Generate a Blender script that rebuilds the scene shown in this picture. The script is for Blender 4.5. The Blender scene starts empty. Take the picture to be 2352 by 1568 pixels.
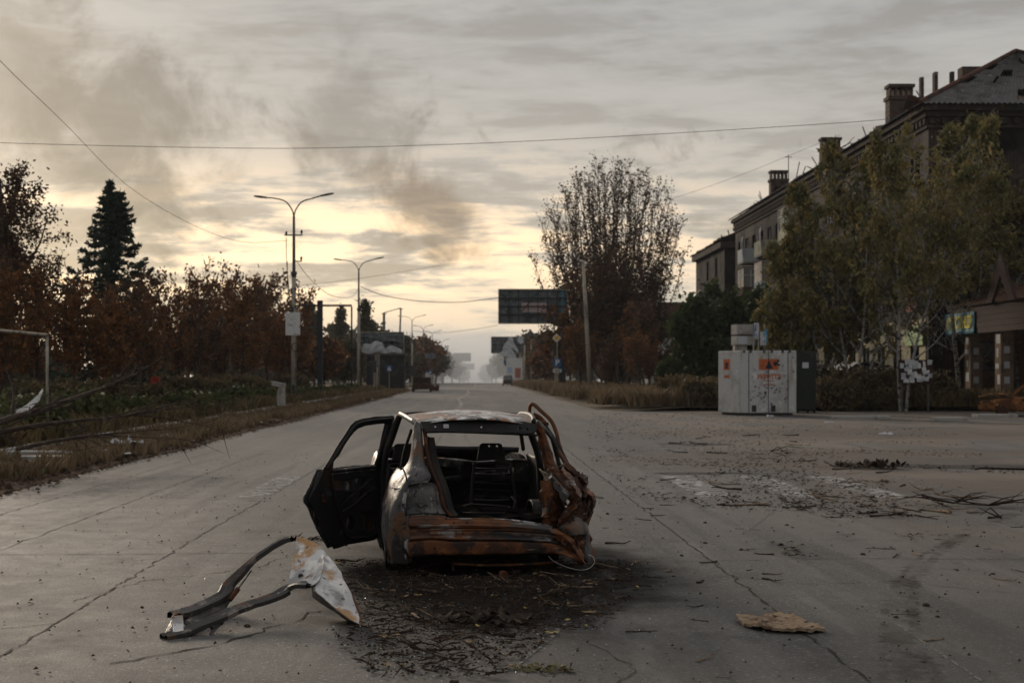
import bpy, bmesh, math, random
import numpy as np
from mathutils import Vector, Matrix, noise as mnoise
random.seed(7); rng = np.random.default_rng(7)
C = bpy.context.scene.collection
S = bpy.context.scene
F, CX, CY, H = 3267.0, 1090.0, 862.0, 1.62       # lens in picture units, vanishing point, horizon, eye height
def at(px, py, Y): return ((px-CX)*Y/F, Y, H-(py-CY)*Y/F)
def gx(px, Y): return (px-CX)*Y/F
def gz(py, Y): return H-(py-CY)*Y/F

# ---------------------------------------------------------------- camera
cd = bpy.data.cameras.new('camera'); cam = bpy.data.objects.new('camera', cd); C.objects.link(cam)
cam.location = (0, 0, H); cam.rotation_euler = (math.radians(90), 0, 0)
cd.sensor_width = 36; cd.lens = 50.0; cd.shift_x = 86/2352; cd.shift_y = 78/2352
cd.clip_start = .1; cd.clip_end = 9000
cd.dof.use_dof = True; cd.dof.focus_distance = 11.6; cd.dof.aperture_fstop = 3.6
S.camera = cam
# ---------------------------------------------------------------- world
W = bpy.data.worlds.new('World'); S.world = W; W.use_nodes = True
SUN_EL, SUN_AZ = math.radians(15), math.radians(-24)     # azimuth from +Y, positive to the right
def build_world():
    nt = W.node_tree; N = nt.nodes; K = nt.links; N.clear()
    def n(t, **kw):
        o = N.new(t)
        for k, v in kw.items(): setattr(o, k, v)
        return o
    def mth(op, a, b=None, c=None):
        m = n('ShaderNodeMath', operation=op)
        for i, v in enumerate((a, b, c)):
            if v is None: continue
            if isinstance(v, (int, float)): m.inputs[i].default_value = v
            else: K.new(v, m.inputs[i])
        return m.outputs[0]
    def comb(x, y, z=0.0):
        m = n('ShaderNodeCombineXYZ')
        for i, v in enumerate((x, y, z)):
            if isinstance(v, (int, float)): m.inputs[i].default_value = v
            else: K.new(v, m.inputs[i])
        return m.outputs[0]
    def noise(vec, scale, detail=6, rough=.55, dist=0.0):
        m = n('ShaderNodeTexNoise'); K.new(vec, m.inputs['Vector'])
        m.inputs['Scale'].default_value = scale; m.inputs['Detail'].default_value = detail
        m.inputs['Roughness'].default_value = rough; m.inputs['Distortion'].default_value = dist
        return m.outputs[0]
    def sm(v, lo, hi):
        m = n('ShaderNodeMapRange', interpolation_type='SMOOTHSTEP'); K.new(v, m.inputs[0])
        m.inputs[1].default_value = lo; m.inputs[2].default_value = hi
        return m.outputs[0]
    def mix(f, a, b):
        m = n('ShaderNodeMix', data_type='RGBA')
        if isinstance(f, (int, float)): m.inputs[0].default_value = f
        else: K.new(f, m.inputs[0])
        for i, v in ((6, a), (7, b)):
            if isinstance(v, tuple): m.inputs[i].default_value = (*v, 1)
            else: K.new(v, m.inputs[i])
        return m.outputs[2]
    tc = n('ShaderNodeTexCoord'); sp = n('ShaderNodeSeparateXYZ'); K.new(tc.outputs['Generated'], sp.inputs[0])
    x, y, z = sp.outputs
    az = mth('ARCTAN2', x, y); el = mth('ARCSINE', z)
    zz = mth('ADD', mth('MAXIMUM', z, 0.0), .13)
    p = comb(mth('DIVIDE', x, zz), mth('DIVIDE', y, zz), 0.0)
    big = noise(p, 1.15, 5, .55, .15)
    fine = noise(comb(mth('DIVIDE', x, zz), mth('MULTIPLY', mth('DIVIDE', y, zz), 1.5), 3.0), 3.4, 7, .60, .2)
    band = noise(comb(mth('MULTIPLY', az, 8.0), mth('MULTIPLY', el, 44.0), 1.3), 1.0, 7, .60, .25)
    cl = mth('ADD', mth('ADD', mth('MULTIPLY', big, .34), mth('MULTIPLY', fine, .22)), mth('MULTIPLY', band, .44))
    def gauss(ca, ce, wa, we, rot=0.0):
        da = mth('SUBTRACT', az, ca); de = mth('SUBTRACT', el, ce)
        cr, sr = math.cos(rot), math.sin(rot)
        u = mth('DIVIDE', mth('ADD', mth('MULTIPLY', da, cr), mth('MULTIPLY', de, sr)), wa)
        v = mth('DIVIDE', mth('SUBTRACT', mth('MULTIPLY', de, cr), mth('MULTIPLY', da, sr)), we)
        return mth('EXPONENT', mth('MULTIPLY', mth('ADD', mth('MULTIPLY', u, u), mth('MULTIPLY', v, v)), -1.0))
    # base grey overcast, lighter towards the horizon, brightened overhead out of view as fill
    elr = sm(el, 0.0, .62)
    lo_c, hi_c = (.57, .53, .47), (.35, .34, .325)
    base = mix(sm(el, .03, .25), lo_c, hi_c)
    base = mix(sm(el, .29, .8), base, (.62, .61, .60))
    thin = sm(cl, .46, .58)
    base = mix(mth('MULTIPLY', thin, .55), base, (.52, .50, .47))
    dark = sm(cl, .50, .43)
    base = mix(mth('MULTIPLY', dark, .62), base, (.26, .235, .21))
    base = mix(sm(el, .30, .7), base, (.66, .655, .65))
    # warm band around the hidden sun
    glow = gauss(-.06, .088, .27, .046)
    glow2 = gauss(-.32, .075, .18, .045)
    wide = gauss(-.05, .10, .8, .14)
    holes = sm(cl, .46, .535)
    g = mth('MINIMUM', mth('ADD', glow, mth('MULTIPLY', glow2, .8)), 1.0)
    base = mix(mth('MULTIPLY', wide, .30), base, (.64, .545, .43))
    base = mix(mth('MULTIPLY', mth('MULTIPLY', g, holes), .95), base, (1.42, 1.01, .62))
    base = mix(mth('MULTIPLY', mth('MULTIPLY', g, dark), .85), base, (.40, .33, .26))
    # smoke drifting up on the left, over the middle and behind the ruins
    sn = noise(comb(mth('MULTIPLY', az, 1.0), el, 5.0), 15.0, 6, .62, .4)
    def smoke(b, ca, ce, wa, we, rot, amt, col):
        m = gauss(ca, ce, wa, we, rot)
        m = sm(mth('ADD', mth('MULTIPLY', m, .80), mth('MULTIPLY', mth('SUBTRACT', sn, .5), 2.0)), .22, .85)
        return mix(mth('MULTIPLY', m, amt), b, col)
    base = smoke(base, -.235, .165, .080, .085, .35, .80, (.125, .112, .098))
    base = smoke(base, -.32, .20, .05, .07, 0.0, .65, (.16, .145, .125))
    base = smoke(base, -.085, .17, .048, .07, .5, .62, (.165, .147, .128))
    base = smoke(base, -.03, .115, .075, .028, -.5, .8, (.225, .155, .105))
    base = smoke(base, .165, .105, .03, .016, 0.0, .8, (.33, .27, .19))
    base = mix(sm(el, .035, .0), base, (.60, .60, .59))
    base = mix(sm(el, -.01, -.08), base, (.10, .095, .09))
    base = mix(mth('MULTIPLY', sm(y, .35, -.3), .5), base, (.33, .335, .345))
    # a little of the clear-sky model behind the cloud cover
    sky = n('ShaderNodeTexSky', sky_type='NISHITA'); sky.sun_disc = False
    sky.sun_elevation = SUN_EL; sky.sun_rotation = SUN_AZ
    b1 = n('ShaderNodeBackground'); K.new(sky.outputs[0], b1.inputs[0]); b1.inputs[1].default_value = .008
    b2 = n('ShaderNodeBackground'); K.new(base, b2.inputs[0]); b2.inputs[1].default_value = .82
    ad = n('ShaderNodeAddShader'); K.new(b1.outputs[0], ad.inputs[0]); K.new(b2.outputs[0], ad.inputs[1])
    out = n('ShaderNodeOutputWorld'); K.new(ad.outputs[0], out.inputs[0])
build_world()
sl = bpy.data.lights.new('sun', 'SUN'); sl.energy = 2.1; sl.angle = math.radians(12); sl.color = (1, .84, .66)
so = bpy.data.objects.new('sun', sl); C.objects.link(so)
so.rotation_euler = Vector((-math.sin(SUN_AZ)*math.cos(SUN_EL), -math.cos(SUN_AZ)*math.cos(SUN_EL), -math.sin(SUN_EL))).to_track_quat('-Z', 'Y').to_euler()
S.view_settings.view_transform = 'Standard'; S.view_settings.look = 'None'
S.view_settings.exposure = .22; S.view_settings.gamma = 1; S.view_settings.use_curve_mapping = False
S.cycles.volume_bounces = 0; S.cycles.max_bounces = 6; S.cycles.use_denoising = True
S.cycles.transparent_max_bounces = 12

# ---------------------------------------------------------------- materials
def mat(name, base, layers=(), rough=.8, metal=0.0, spec=.08, bump=0.0, bscale=40, coord='Object', emit=None, bdetail=6, brick=None, alpha=None, rlayers=()):
    """base colour, then layers (colour, scale, lo, hi, stretch[, detail]) laid over it where a noise passes lo..hi"""
    m = bpy.data.materials.new(name); m.use_nodes = True
    nt = m.node_tree; N = nt.nodes; K = nt.links
    b = N['Principled BSDF']; b.inputs['Roughness'].default_value = rough; b.inputs['Metallic'].default_value = metal
    b.inputs['Specular IOR Level'].default_value = spec
    if coord == 'World':
        src = N.new('ShaderNodeNewGeometry').outputs['Position']
    else:
        src = N.new('ShaderNodeTexCoord').outputs['Object']
    def nz(scale, st, det, off=0):
        mp = N.new('ShaderNodeMapping'); K.new(src, mp.inputs[0]); mp.inputs['Scale'].default_value = st; mp.inputs['Location'].default_value = (off, off*.7, off*.3)
        t = N.new('ShaderNodeTexNoise'); K.new(mp.outputs[0], t.inputs[0]); t.inputs['Scale'].default_value = scale; t.inputs['Detail'].default_value = det
        t.inputs['Roughness'].default_value = .6
        return t.outputs[0]
    col = None
    if brick:
        t = N.new('ShaderNodeTexBrick'); mp = N.new('ShaderNodeMapping'); K.new(src, mp.inputs[0])
        mp.inputs['Rotation'].default_value = brick['rot']; K.new(mp.outputs[0], t.inputs[0])
        t.inputs['Color1'].default_value = (*base, 1); t.inputs['Color2'].default_value = (*brick['c2'], 1); t.inputs['Mortar'].default_value = (*brick['m'], 1)
        t.inputs['Scale'].default_value = brick['s']; t.inputs['Mortar Size'].default_value = .015; col = t.outputs[0]
    for i, l in enumerate(layers):
        c, sc, lo, hi = l[:4]; st = l[4] if len(l) > 4 else (1, 1, 1); det = l[5] if len(l) > 5 else 6
        mr = N.new('ShaderNodeMapRange'); mr.interpolation_type = 'SMOOTHSTEP'; K.new(nz(sc, st, det, 3.1*i+1), mr.inputs[0])
        mr.inputs[1].default_value = lo; mr.inputs[2].default_value = hi
        mx = N.new('ShaderNodeMix'); mx.data_type = 'RGBA'; K.new(mr.outputs[0], mx.inputs[0])
        if col is None: mx.inputs[6].default_value = (*base, 1)
        else: K.new(col, mx.inputs[6])
        mx.inputs[7].default_value = (*c, 1); col = mx.outputs[2]
    if col is None: b.inputs['Base Color'].default_value = (*base, 1)
    else: K.new(col, b.inputs['Base Color'])
    if bump:
        bp = N.new('ShaderNodeBump'); bp.inputs['Strength'].default_value = 1.0; bp.inputs['Distance'].default_value = bump
        K.new(nz(bscale, (1, 1, 1), bdetail), bp.inputs['Height']); K.new(bp.outputs[0], b.inputs['Normal'])
    if alpha:
        sc, lo, hi, st = alpha
        mr = N.new('ShaderNodeMapRange'); mr.interpolation_type = 'SMOOTHSTEP'; K.new(nz(sc, st, 8, 9), mr.inputs[0])
        mr.inputs[1].default_value = lo; mr.inputs[2].default_value = hi; K.new(mr.outputs[0], b.inputs['Alpha'])
    return m
def leafmat(name, c1, c2, c3):
    """each leaf clump keeps one of three natural colours"""
    m = mat(name, c1, [(c2, .9, .42, .58), (c3, 2.3, .56, .68)], rough=.75, spec=.15)
    nt = m.node_tree; b = nt.nodes['Principled BSDF']; tr = nt.nodes.new('ShaderNodeBsdfTranslucent')
    mx = nt.nodes.new('ShaderNodeMixShader'); mx.inputs[0].default_value = .22
    src = b.inputs['Base Color'].links[0].from_socket; nt.links.new(src, tr.inputs[0])
    nt.links.new(b.outputs[0], mx.inputs[1]); nt.links.new(tr.outputs[0], mx.inputs[2])
    nt.links.new(mx.outputs[0], nt.nodes['Material Output'].inputs[0])
    return m

# ---------------------------------------------------------------- mesh helpers
class MB:
    def __init__(s): s.v = []; s.f = []
    def add(s, vs, fs):
        k = len(s.v); s.v += [tuple(p) for p in vs]; s.f += [tuple(i+k for i in f) for f in fs]; return s
    def box(s, c, d, rz=0.0, taper=1.0, tilt=None):
        hx, hy, hz = d[0]/2, d[1]/2, d[2]/2; vs = []
        M_ = Matrix.Rotation(rz, 3, 'Z')
        if tilt: M_ = M_ @ Matrix.Rotation(tilt[0], 3, 'X') @ Matrix.Rotation(tilt[1], 3, 'Y')
        for z in (-1, 1):
            t = taper if z > 0 else 1.0
            for x, y in ((-1, -1), (1, -1), (1, 1), (-1, 1)):
                p = M_ @ Vector((x*hx*t, y*hy*t, z*hz)); vs.append((c[0]+p.x, c[1]+p.y, c[2]+p.z))
        return s.add(vs, [(3, 2, 1, 0), (4, 5, 6, 7), (0, 1, 5, 4), (1, 2, 6, 5), (2, 3, 7, 6), (3, 0, 4, 7)])
    def bb(s, x0, x1, y0, y1, z0, z1): return s.box(((x0+x1)/2, (y0+y1)/2, (z0+z1)/2), (x1-x0, y1-y0, z1-z0))
    def tube(s, pts, r, n=6, cap=True, flat=None):
        pts = [Vector(p) for p in pts]; m = len(pts)
        rs = r if isinstance(r, (list, tuple)) else [r]*m
        vs = []; u = None
        for i, p in enumerate(pts):
            d = (pts[min(i+1, m-1)]-pts[max(i-1, 0)]); d = d.normalized() if d.length > 1e-9 else Vector((0, 0, 1))
            if u is None: u = d.orthogonal().normalized() if not flat else (Vector(flat)-Vector(flat).dot(d)*d).normalized()
            else:
                u = u-u.dot(d)*d; u = u.normalized() if u.length > 1e-6 else d.orthogonal().normalized()
            w = d.cross(u)
            rr = rs[i]; ra, rb = (rr if isinstance(rr, (tuple, list)) else (rr, rr))
            for k in range(n):
                a = 2*math.pi*(k+.5)/n; vs.append(p+u*math.cos(a)*ra+w*math.sin(a)*rb)
        fs = [(i*n+k, i*n+(k+1) % n, (i+1)*n+(k+1) % n, (i+1)*n+k) for i in range(m-1) for k in range(n)]
        if cap: fs += [tuple(range(n-1, -1, -1)), tuple((m-1)*n+k for k in range(n))]
        return s.add(vs, fs)
    def grid(s, rows, thick=0.0, close=False):
        nr, nc = len(rows), len(rows[0])
        vs = [p for r in rows for p in r]
        fs = [(i*nc+j, i*nc+j+1, (i+1)*nc+j+1, (i+1)*nc+j) for i in range(nr-1) for j in range(nc-1)]
        return s.add(vs, fs)
    def prism(s, poly, z0, z1):
        n = len(poly); vs = [(x, y, z0) for x, y in poly]+[(x, y, z1) for x, y in poly]
        return s.add(vs, [tuple(range(n-1, -1, -1)), tuple(range(n, 2*n))]+[(i, (i+1) % n, n+(i+1) % n, n+i) for i in range(n)])
    def lathe(s, c, prof, n=20, axis='z'):
        vs = []
        for r, h in prof:
            for k in range(n):
                a = 2*math.pi*k/n; u, v = r*math.cos(a), r*math.sin(a)
                vs.append((c[0]+u, c[1]+v, c[2]+h) if axis == 'z' else ((c[0]+h, c[1]+u, c[2]+v) if axis == 'x' else (c[0]+u, c[1]+h, c[2]+v)))
        m = len(prof)
        return s.add(vs, [(i*n+k, i*n+(k+1) % n, (i+1)*n+(k+1) % n, (i+1)*n+k) for i in range(m-1) for k in range(n)]+[tuple(range(n-1, -1, -1)), tuple((m-1)*n+k for k in range(n))])
    def build(s, name, m, parent=None, loc=(0, 0, 0), rz=0.0, smooth=False, solid=0.0, bevel=0.0, fix=True):
        me = bpy.data.meshes.new(name); me.from_pydata(s.v, [], s.f)
        if fix:
            bm = bmesh.new(); bm.from_mesh(me); bmesh.ops.recalc_face_normals(bm, faces=bm.faces); bm.to_mesh(me); bm.free()
        ms = m if isinstance(m, (list, tuple)) else [m]
        for q in ms: me.materials.append(q)
        if smooth: me.polygons.foreach_set('use_smooth', [True]*len(me.polygons))
        me.update()
        o = bpy.data.objects.new(name, me); C.objects.link(o); o.location = loc; o.rotation_euler = (0, 0, rz)
        if parent: o.parent = parent
        if solid:
            md = o.modifiers.new('thickness', 'SOLIDIFY'); md.thickness = solid; md.offset = 0
        if bevel:
            md = o.modifiers.new('bevel', 'BEVEL'); md.width = bevel; md.segments = 2; md.limit_method = 'ANGLE'
        return o
def tag(o, label=None, cat=None, group=None, kind=None):
    if label: o['label'] = label
    if cat: o['category'] = cat
    if group: o['group'] = group
    if kind: o['kind'] = kind
    return o
def thing(name, label, cat, loc=(0, 0, 0), rz=0.0, group=None):
    o = bpy.data.objects.new(name, None); C.objects.link(o); o.location = loc; o.rotation_euler = (0, 0, rz); o.empty_display_size = .2
    return tag(o, label, cat, group)
def dup(root, loc, rz=0.0, scale=1.0, label=None, group=None):
    r = root.copy(); C.objects.link(r); r.location = loc; r.rotation_euler = (0, 0, rz)
    r.scale = (scale,)*3 if isinstance(scale, (int, float)) else scale
    if label: r['label'] = label
    if group: r['group'] = group
    for ch in list(root.children):
        c = ch.copy(); C.objects.link(c); c.parent = r
        for g in ch.children:
            d = g.copy(); C.objects.link(d); d.parent = c
    return r
def cr(p0, p1, p2, p3, t):
    return tuple(.5*(2*b+(c-a)*t+(2*a-5*b+4*c-d)*t*t+(3*b-a-3*c+d)*t**3) for a, b, c, d in zip(p0, p1, p2, p3))
def curve(pts, n):
    m = len(pts); out = []
    for i in range(n):
        u = i/(n-1)*(m-1); k = min(int(u), m-2); t = u-k
        out.append(cr(pts[max(k-1, 0)], pts[k], pts[k+1], pts[min(k+2, m-1)], t))
    return out
def loft(rows, nr, nc):
    rr = [curve(r, nc) for r in rows]
    cols = [curve([r[j] for r in rr], nr) for j in range(nc)]
    return [[cols[j][i] for j in range(nc)] for i in range(nr)]
def crumple(rows, amp, freq, seed=0.0, ridged=True):
    out = []
    for r in rows:
        q = []
        for p in r:
            v = Vector(p)*freq+Vector((seed, seed*1.7, -seed))
            d = mnoise.noise_vector(v)
            if ridged:
                e = mnoise.noise_vector(v*2.3); d = Vector([(1-2*abs(a))*.7+b*.5 for a, b in zip(d, e)])
            q.append(tuple(a+b*amp for a, b in zip(p, d)))
        out.append(q)
    return out
def inside(px, py, poly):
    res = np.zeros(px.shape, bool); n = len(poly)
    for i in range(n):
        x0, y0 = poly[i]; x1, y1 = poly[(i+1) % n]
        if y0 == y1: continue
        c = ((y0 > py) != (y1 > py)) & (px < (x1-x0)*(py-y0)/(y1-y0)+x0); res ^= c
    return res
def raster_plate(outer, holes, h, fn, wob=0.0):
    """fills an outline (with holes) by small quads snapped to its edge; fn turns 2-D into a 3-D point"""
    P = np.array(outer, float); x0, y0 = P.min(0)-h; x1, y1 = P.max(0)+h
    nx, ny = int((x1-x0)/h)+1, int((y1-y0)/h)+1
    cx, cy = np.meshgrid(x0+(np.arange(nx)+.5)*h, y0+(np.arange(ny)+.5)*h)
    keep = inside(cx, cy, outer)
    for q in holes: keep &= ~inside(cx, cy, q)
    segs = []
    for poly in [outer]+list(holes):
        for i in range(len(poly)): segs.append((np.array(poly[i], float), np.array(poly[(i+1) % len(poly)], float)))
    vid = {}; vs = []; fs = []
    def kp(i, j): return 0 <= i < ny and 0 <= j < nx and keep[i, j]
    def vert(i, j):
        if (i, j) in vid: return vid[(i, j)]
        p = np.array((x0+j*h, y0+i*h))
        if not (kp(i, j) and kp(i-1, j) and kp(i, j-1) and kp(i-1, j-1)):
            best = None
            for a, b in segs:
                d = b-a; t = np.clip(np.dot(p-a, d)/max(np.dot(d, d), 1e-9), 0, 1); q = a+d*t; e = np.hypot(*(p-q))
                if best is None or e < best[0]: best = (e, q)
            if best[0] < h*1.2: p = best[1]
        vid[(i, j)] = len(vs); vs.append(fn(p[0], p[1])); return vid[(i, j)]
    for i in range(ny):
        for j in range(nx):
            if keep[i, j]: fs.append((vert(i, j), vert(i, j+1), vert(i+1, j+1), vert(i+1, j)))
    return vs, fs
def circ(cx, cy, rx, ry=None, n=14): ry = ry or rx; return [(cx+rx*math.cos(2*math.pi*k/n), cy+ry*math.sin(2*math.pi*k/n)) for k in range(n)]
def text(body, size, m, parent, loc, rot, name='lettering', depth=.004, sx=1.0, align='CENTER', bold=0.0):
    cu = bpy.data.curves.new(name, 'FONT'); cu.body = body; cu.size = size; cu.extrude = depth; cu.align_x = align; cu.align_y = 'CENTER'; cu.offset = bold
    t = bpy.data.objects.new(name, cu); C.objects.link(t); bpy.context.view_layer.update()
    me = bpy.data.meshes.new_from_object(t.evaluated_get(bpy.context.evaluated_depsgraph_get())); bpy.data.objects.remove(t)
    me.materials.clear(); me.materials.append(m)
    o = bpy.data.objects.new(name, me); C.objects.link(o); o.parent = parent; o.location = loc; o.rotation_euler = rot; o.scale = (sx, 1, 1)
    return o
# ---------------------------------------------------------------- palette
GREY=(.30,.29,.28)
m_dark = mat('charred_metal', (.008,.0072,.007), [((.020,.012,.008),4,.52,.62),((.04,.038,.036),9,.62,.70)], rough=.62, metal=.1, spec=.3, bump=.004, bscale=30)
m_body = mat('burnt_grey_metal', (.05,.048,.047), [((.12,.113,.107),3.2,.49,.62,(1,1,.6)),((.10,.045,.018),2.6,.52,.60),((.016,.014,.013),3.6,.51,.58,(1,1,.4)),((.34,.32,.30),12,.61,.65,(1,1,.4)),((.018,.015,.013),23,.58,.64)], rough=.5, metal=.3, spec=.5, bump=.010, bscale=16)
m_soot = mat('matt_soot', (.010,.009,.0085), [((.03,.026,.023),6,.56,.66)], rough=1, spec=0.0)
m_rust = mat('rusted_metal', (.105,.036,.012), [((.04,.016,.008),3.0,.46,.58),((.19,.075,.024),6,.56,.66),((.02,.013,.01),4.4,.55,.63),((.25,.22,.20),14,.64,.69,(.5,1,2))], rough=.8, metal=.1, spec=.3, bump=.008, bscale=26)
m_rear = mat('scorched_rear_metal', (.080,.031,.013), [((.075,.070,.066),2.6,.50,.58,(.5,1,2.4)),((.25,.23,.21),5,.56,.62,(.3,1,3.2)),((.16,.052,.014),3.3,.53,.62),((.014,.011,.01),4.0,.57,.63,(.6,1,1.6)),((.42,.39,.36),15,.67,.71,(.4,1,2))], rough=.5, metal=.35, spec=.5, bump=.005, bscale=28)
m_roof = mat('ash_white_roof_metal', (.36,.345,.325), [((.13,.12,.115),4.5,.48,.53,(1,.6,1)),((.17,.07,.028),2.6,.50,.56,(1,.7,1)),((.035,.032,.03),7,.54,.58,(1,.7,1)),((.58,.56,.53),9,.58,.62)], rough=.5, metal=.3, spec=.5, bump=.004, bscale=14)
m_lid = mat('scorched_white_panel', (.47,.46,.45), [((.24,.225,.215),4,.50,.58,(1,1,.7)),((.34,.19,.075),2.8,.51,.60),((.62,.59,.55),7,.55,.64),((.17,.075,.025),6,.61,.67),((.06,.05,.045),17,.63,.67)], rough=.5, metal=.2, spec=.4, bump=.003, bscale=18)
m_ltrim = mat('charred_frame_metal', (.03,.026,.023), [((.15,.12,.095),6,.56,.63),((.09,.04,.017),4,.56,.64),((.3,.27,.24),13,.64,.69)], rough=.5, metal=.3, spec=.5, bump=.003, bscale=30)
m_conc = mat('weathered_concrete', (.30,.285,.26), [((.21,.195,.175),2.2,.48,.62),((.40,.385,.36),6,.58,.66),((.12,.11,.10),9,.66,.72)], rough=.9, bump=.006, bscale=30)
m_pole = mat('pole_concrete', (.30,.265,.21), [((.14,.12,.10),3,.50,.62,(1,1,.3)),((.35,.32,.27),5,.60,.66)], rough=.9, bump=.004, bscale=30)
m_metal = mat('lamp_metal', (.07,.065,.06), [((.12,.105,.09),4,.52,.62)], rough=.6, metal=.4)
m_black = mat('black_paint', (.012,.012,.013), rough=.5, spec=.5)
m_wire = mat('cable_black', (.018,.017,.017), rough=.8)
m_white = mat('dirty_white_paint', (.55,.54,.52), [((.30,.28,.25),4,.55,.66)], rough=.7)
m_bark = mat('dark_bark', (.045,.032,.025), [((.085,.066,.052),6,.5,.62,(1,1,.3))], rough=.95, bump=.02, bscale=12)
m_birch = mat('birch_bark', (.27,.255,.23), [((.045,.04,.036),3.2,.52,.58,(1.2,1.2,2.2)),((.24,.21,.18),5,.56,.66)], rough=.9, bump=.01, bscale=14)
m_twig = mat('charred_twig', (.035,.024,.017), [((.09,.062,.042),7,.55,.64)], rough=.95)
m_twig2 = mat('pale_twig', (.20,.145,.10), [((.08,.055,.035),7,.5,.62)], rough=.95)
lf_brown = leafmat('withered_brown_leaves', (.10,.047,.020), (.16,.066,.022), (.045,.028,.017))
lf_dark = leafmat('dark_brown_leaves', (.050,.030,.019), (.085,.042,.020), (.030,.023,.017))
lf_green = leafmat('dark_green_leaves', (.028,.042,.018), (.045,.060,.022), (.075,.075,.026))
lf_birch = leafmat('birch_leaves', (.11,.105,.042), (.17,.135,.048), (.36,.24,.07))
lf_far = leafmat('far_leaves', (.060,.058,.034), (.085,.060,.032), (.045,.052,.03))
lf_fir = leafmat('fir_needles', (.018,.032,.022), (.028,.045,.03), (.014,.024,.018))
gr_dry = leafmat('dry_grass', (.17,.12,.07), (.11,.078,.045), (.085,.085,.035))
gr_green = leafmat('green_weeds', (.055,.068,.026), (.085,.09,.035), (.15,.115,.055))
gr_mix = leafmat('mixed_weeds', (.085,.066,.036), (.13,.092,.042), (.06,.066,.028))
m_litter = mat('leaf_litter', (.055,.036,.024), [((.12,.07,.04),9,.52,.60),((.03,.022,.017),5,.54,.62),((.20,.15,.10),22,.62,.68)], rough=1, bump=.03, bscale=18)
m_glassy = mat('broken_glass', (.45,.5,.5), rough=.12, spec=.9)
m_puddle = mat('puddle_water', (.02,.018,.016), rough=.06, spec=.6)
# ---------------------------------------------------------------- ground, road, forecourt
def gh(Y):                                   # the road dips away beyond the crest
    return 0.0 if Y < 300 else -((Y-300)**1.5)*.00055 if Y < 900 else -((600)**1.5)*.00055-(Y-900)*.003
YS = [-30, -10, 0, 5, 10, 15, 20, 30, 40, 50, 60, 80, 100, 150, 200, 250, 300, 330, 360, 400, 450, 500, 600, 700, 900, 1200, 1600]
XS = [-900, -300, -100, -50, -30, -20, -14, -10, -6, -3, 0, 3, 6, 10, 14, 20, 30, 50, 100, 300, 900]
m_earth = mat('bare_earth', (.085,.066,.048), [((.12,.095,.06),.35,.45,.6),((.05,.055,.028),.9,.5,.62),((.045,.035,.027),3,.5,.65)], rough=1, bump=.04, bscale=4, coord='World')
b = MB(); b.grid([[(x, y, gh(y)-.02) for x in XS] for y in YS]); tag(b.build('ground', m_earth, fix=False, smooth=True), kind='structure')

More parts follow.
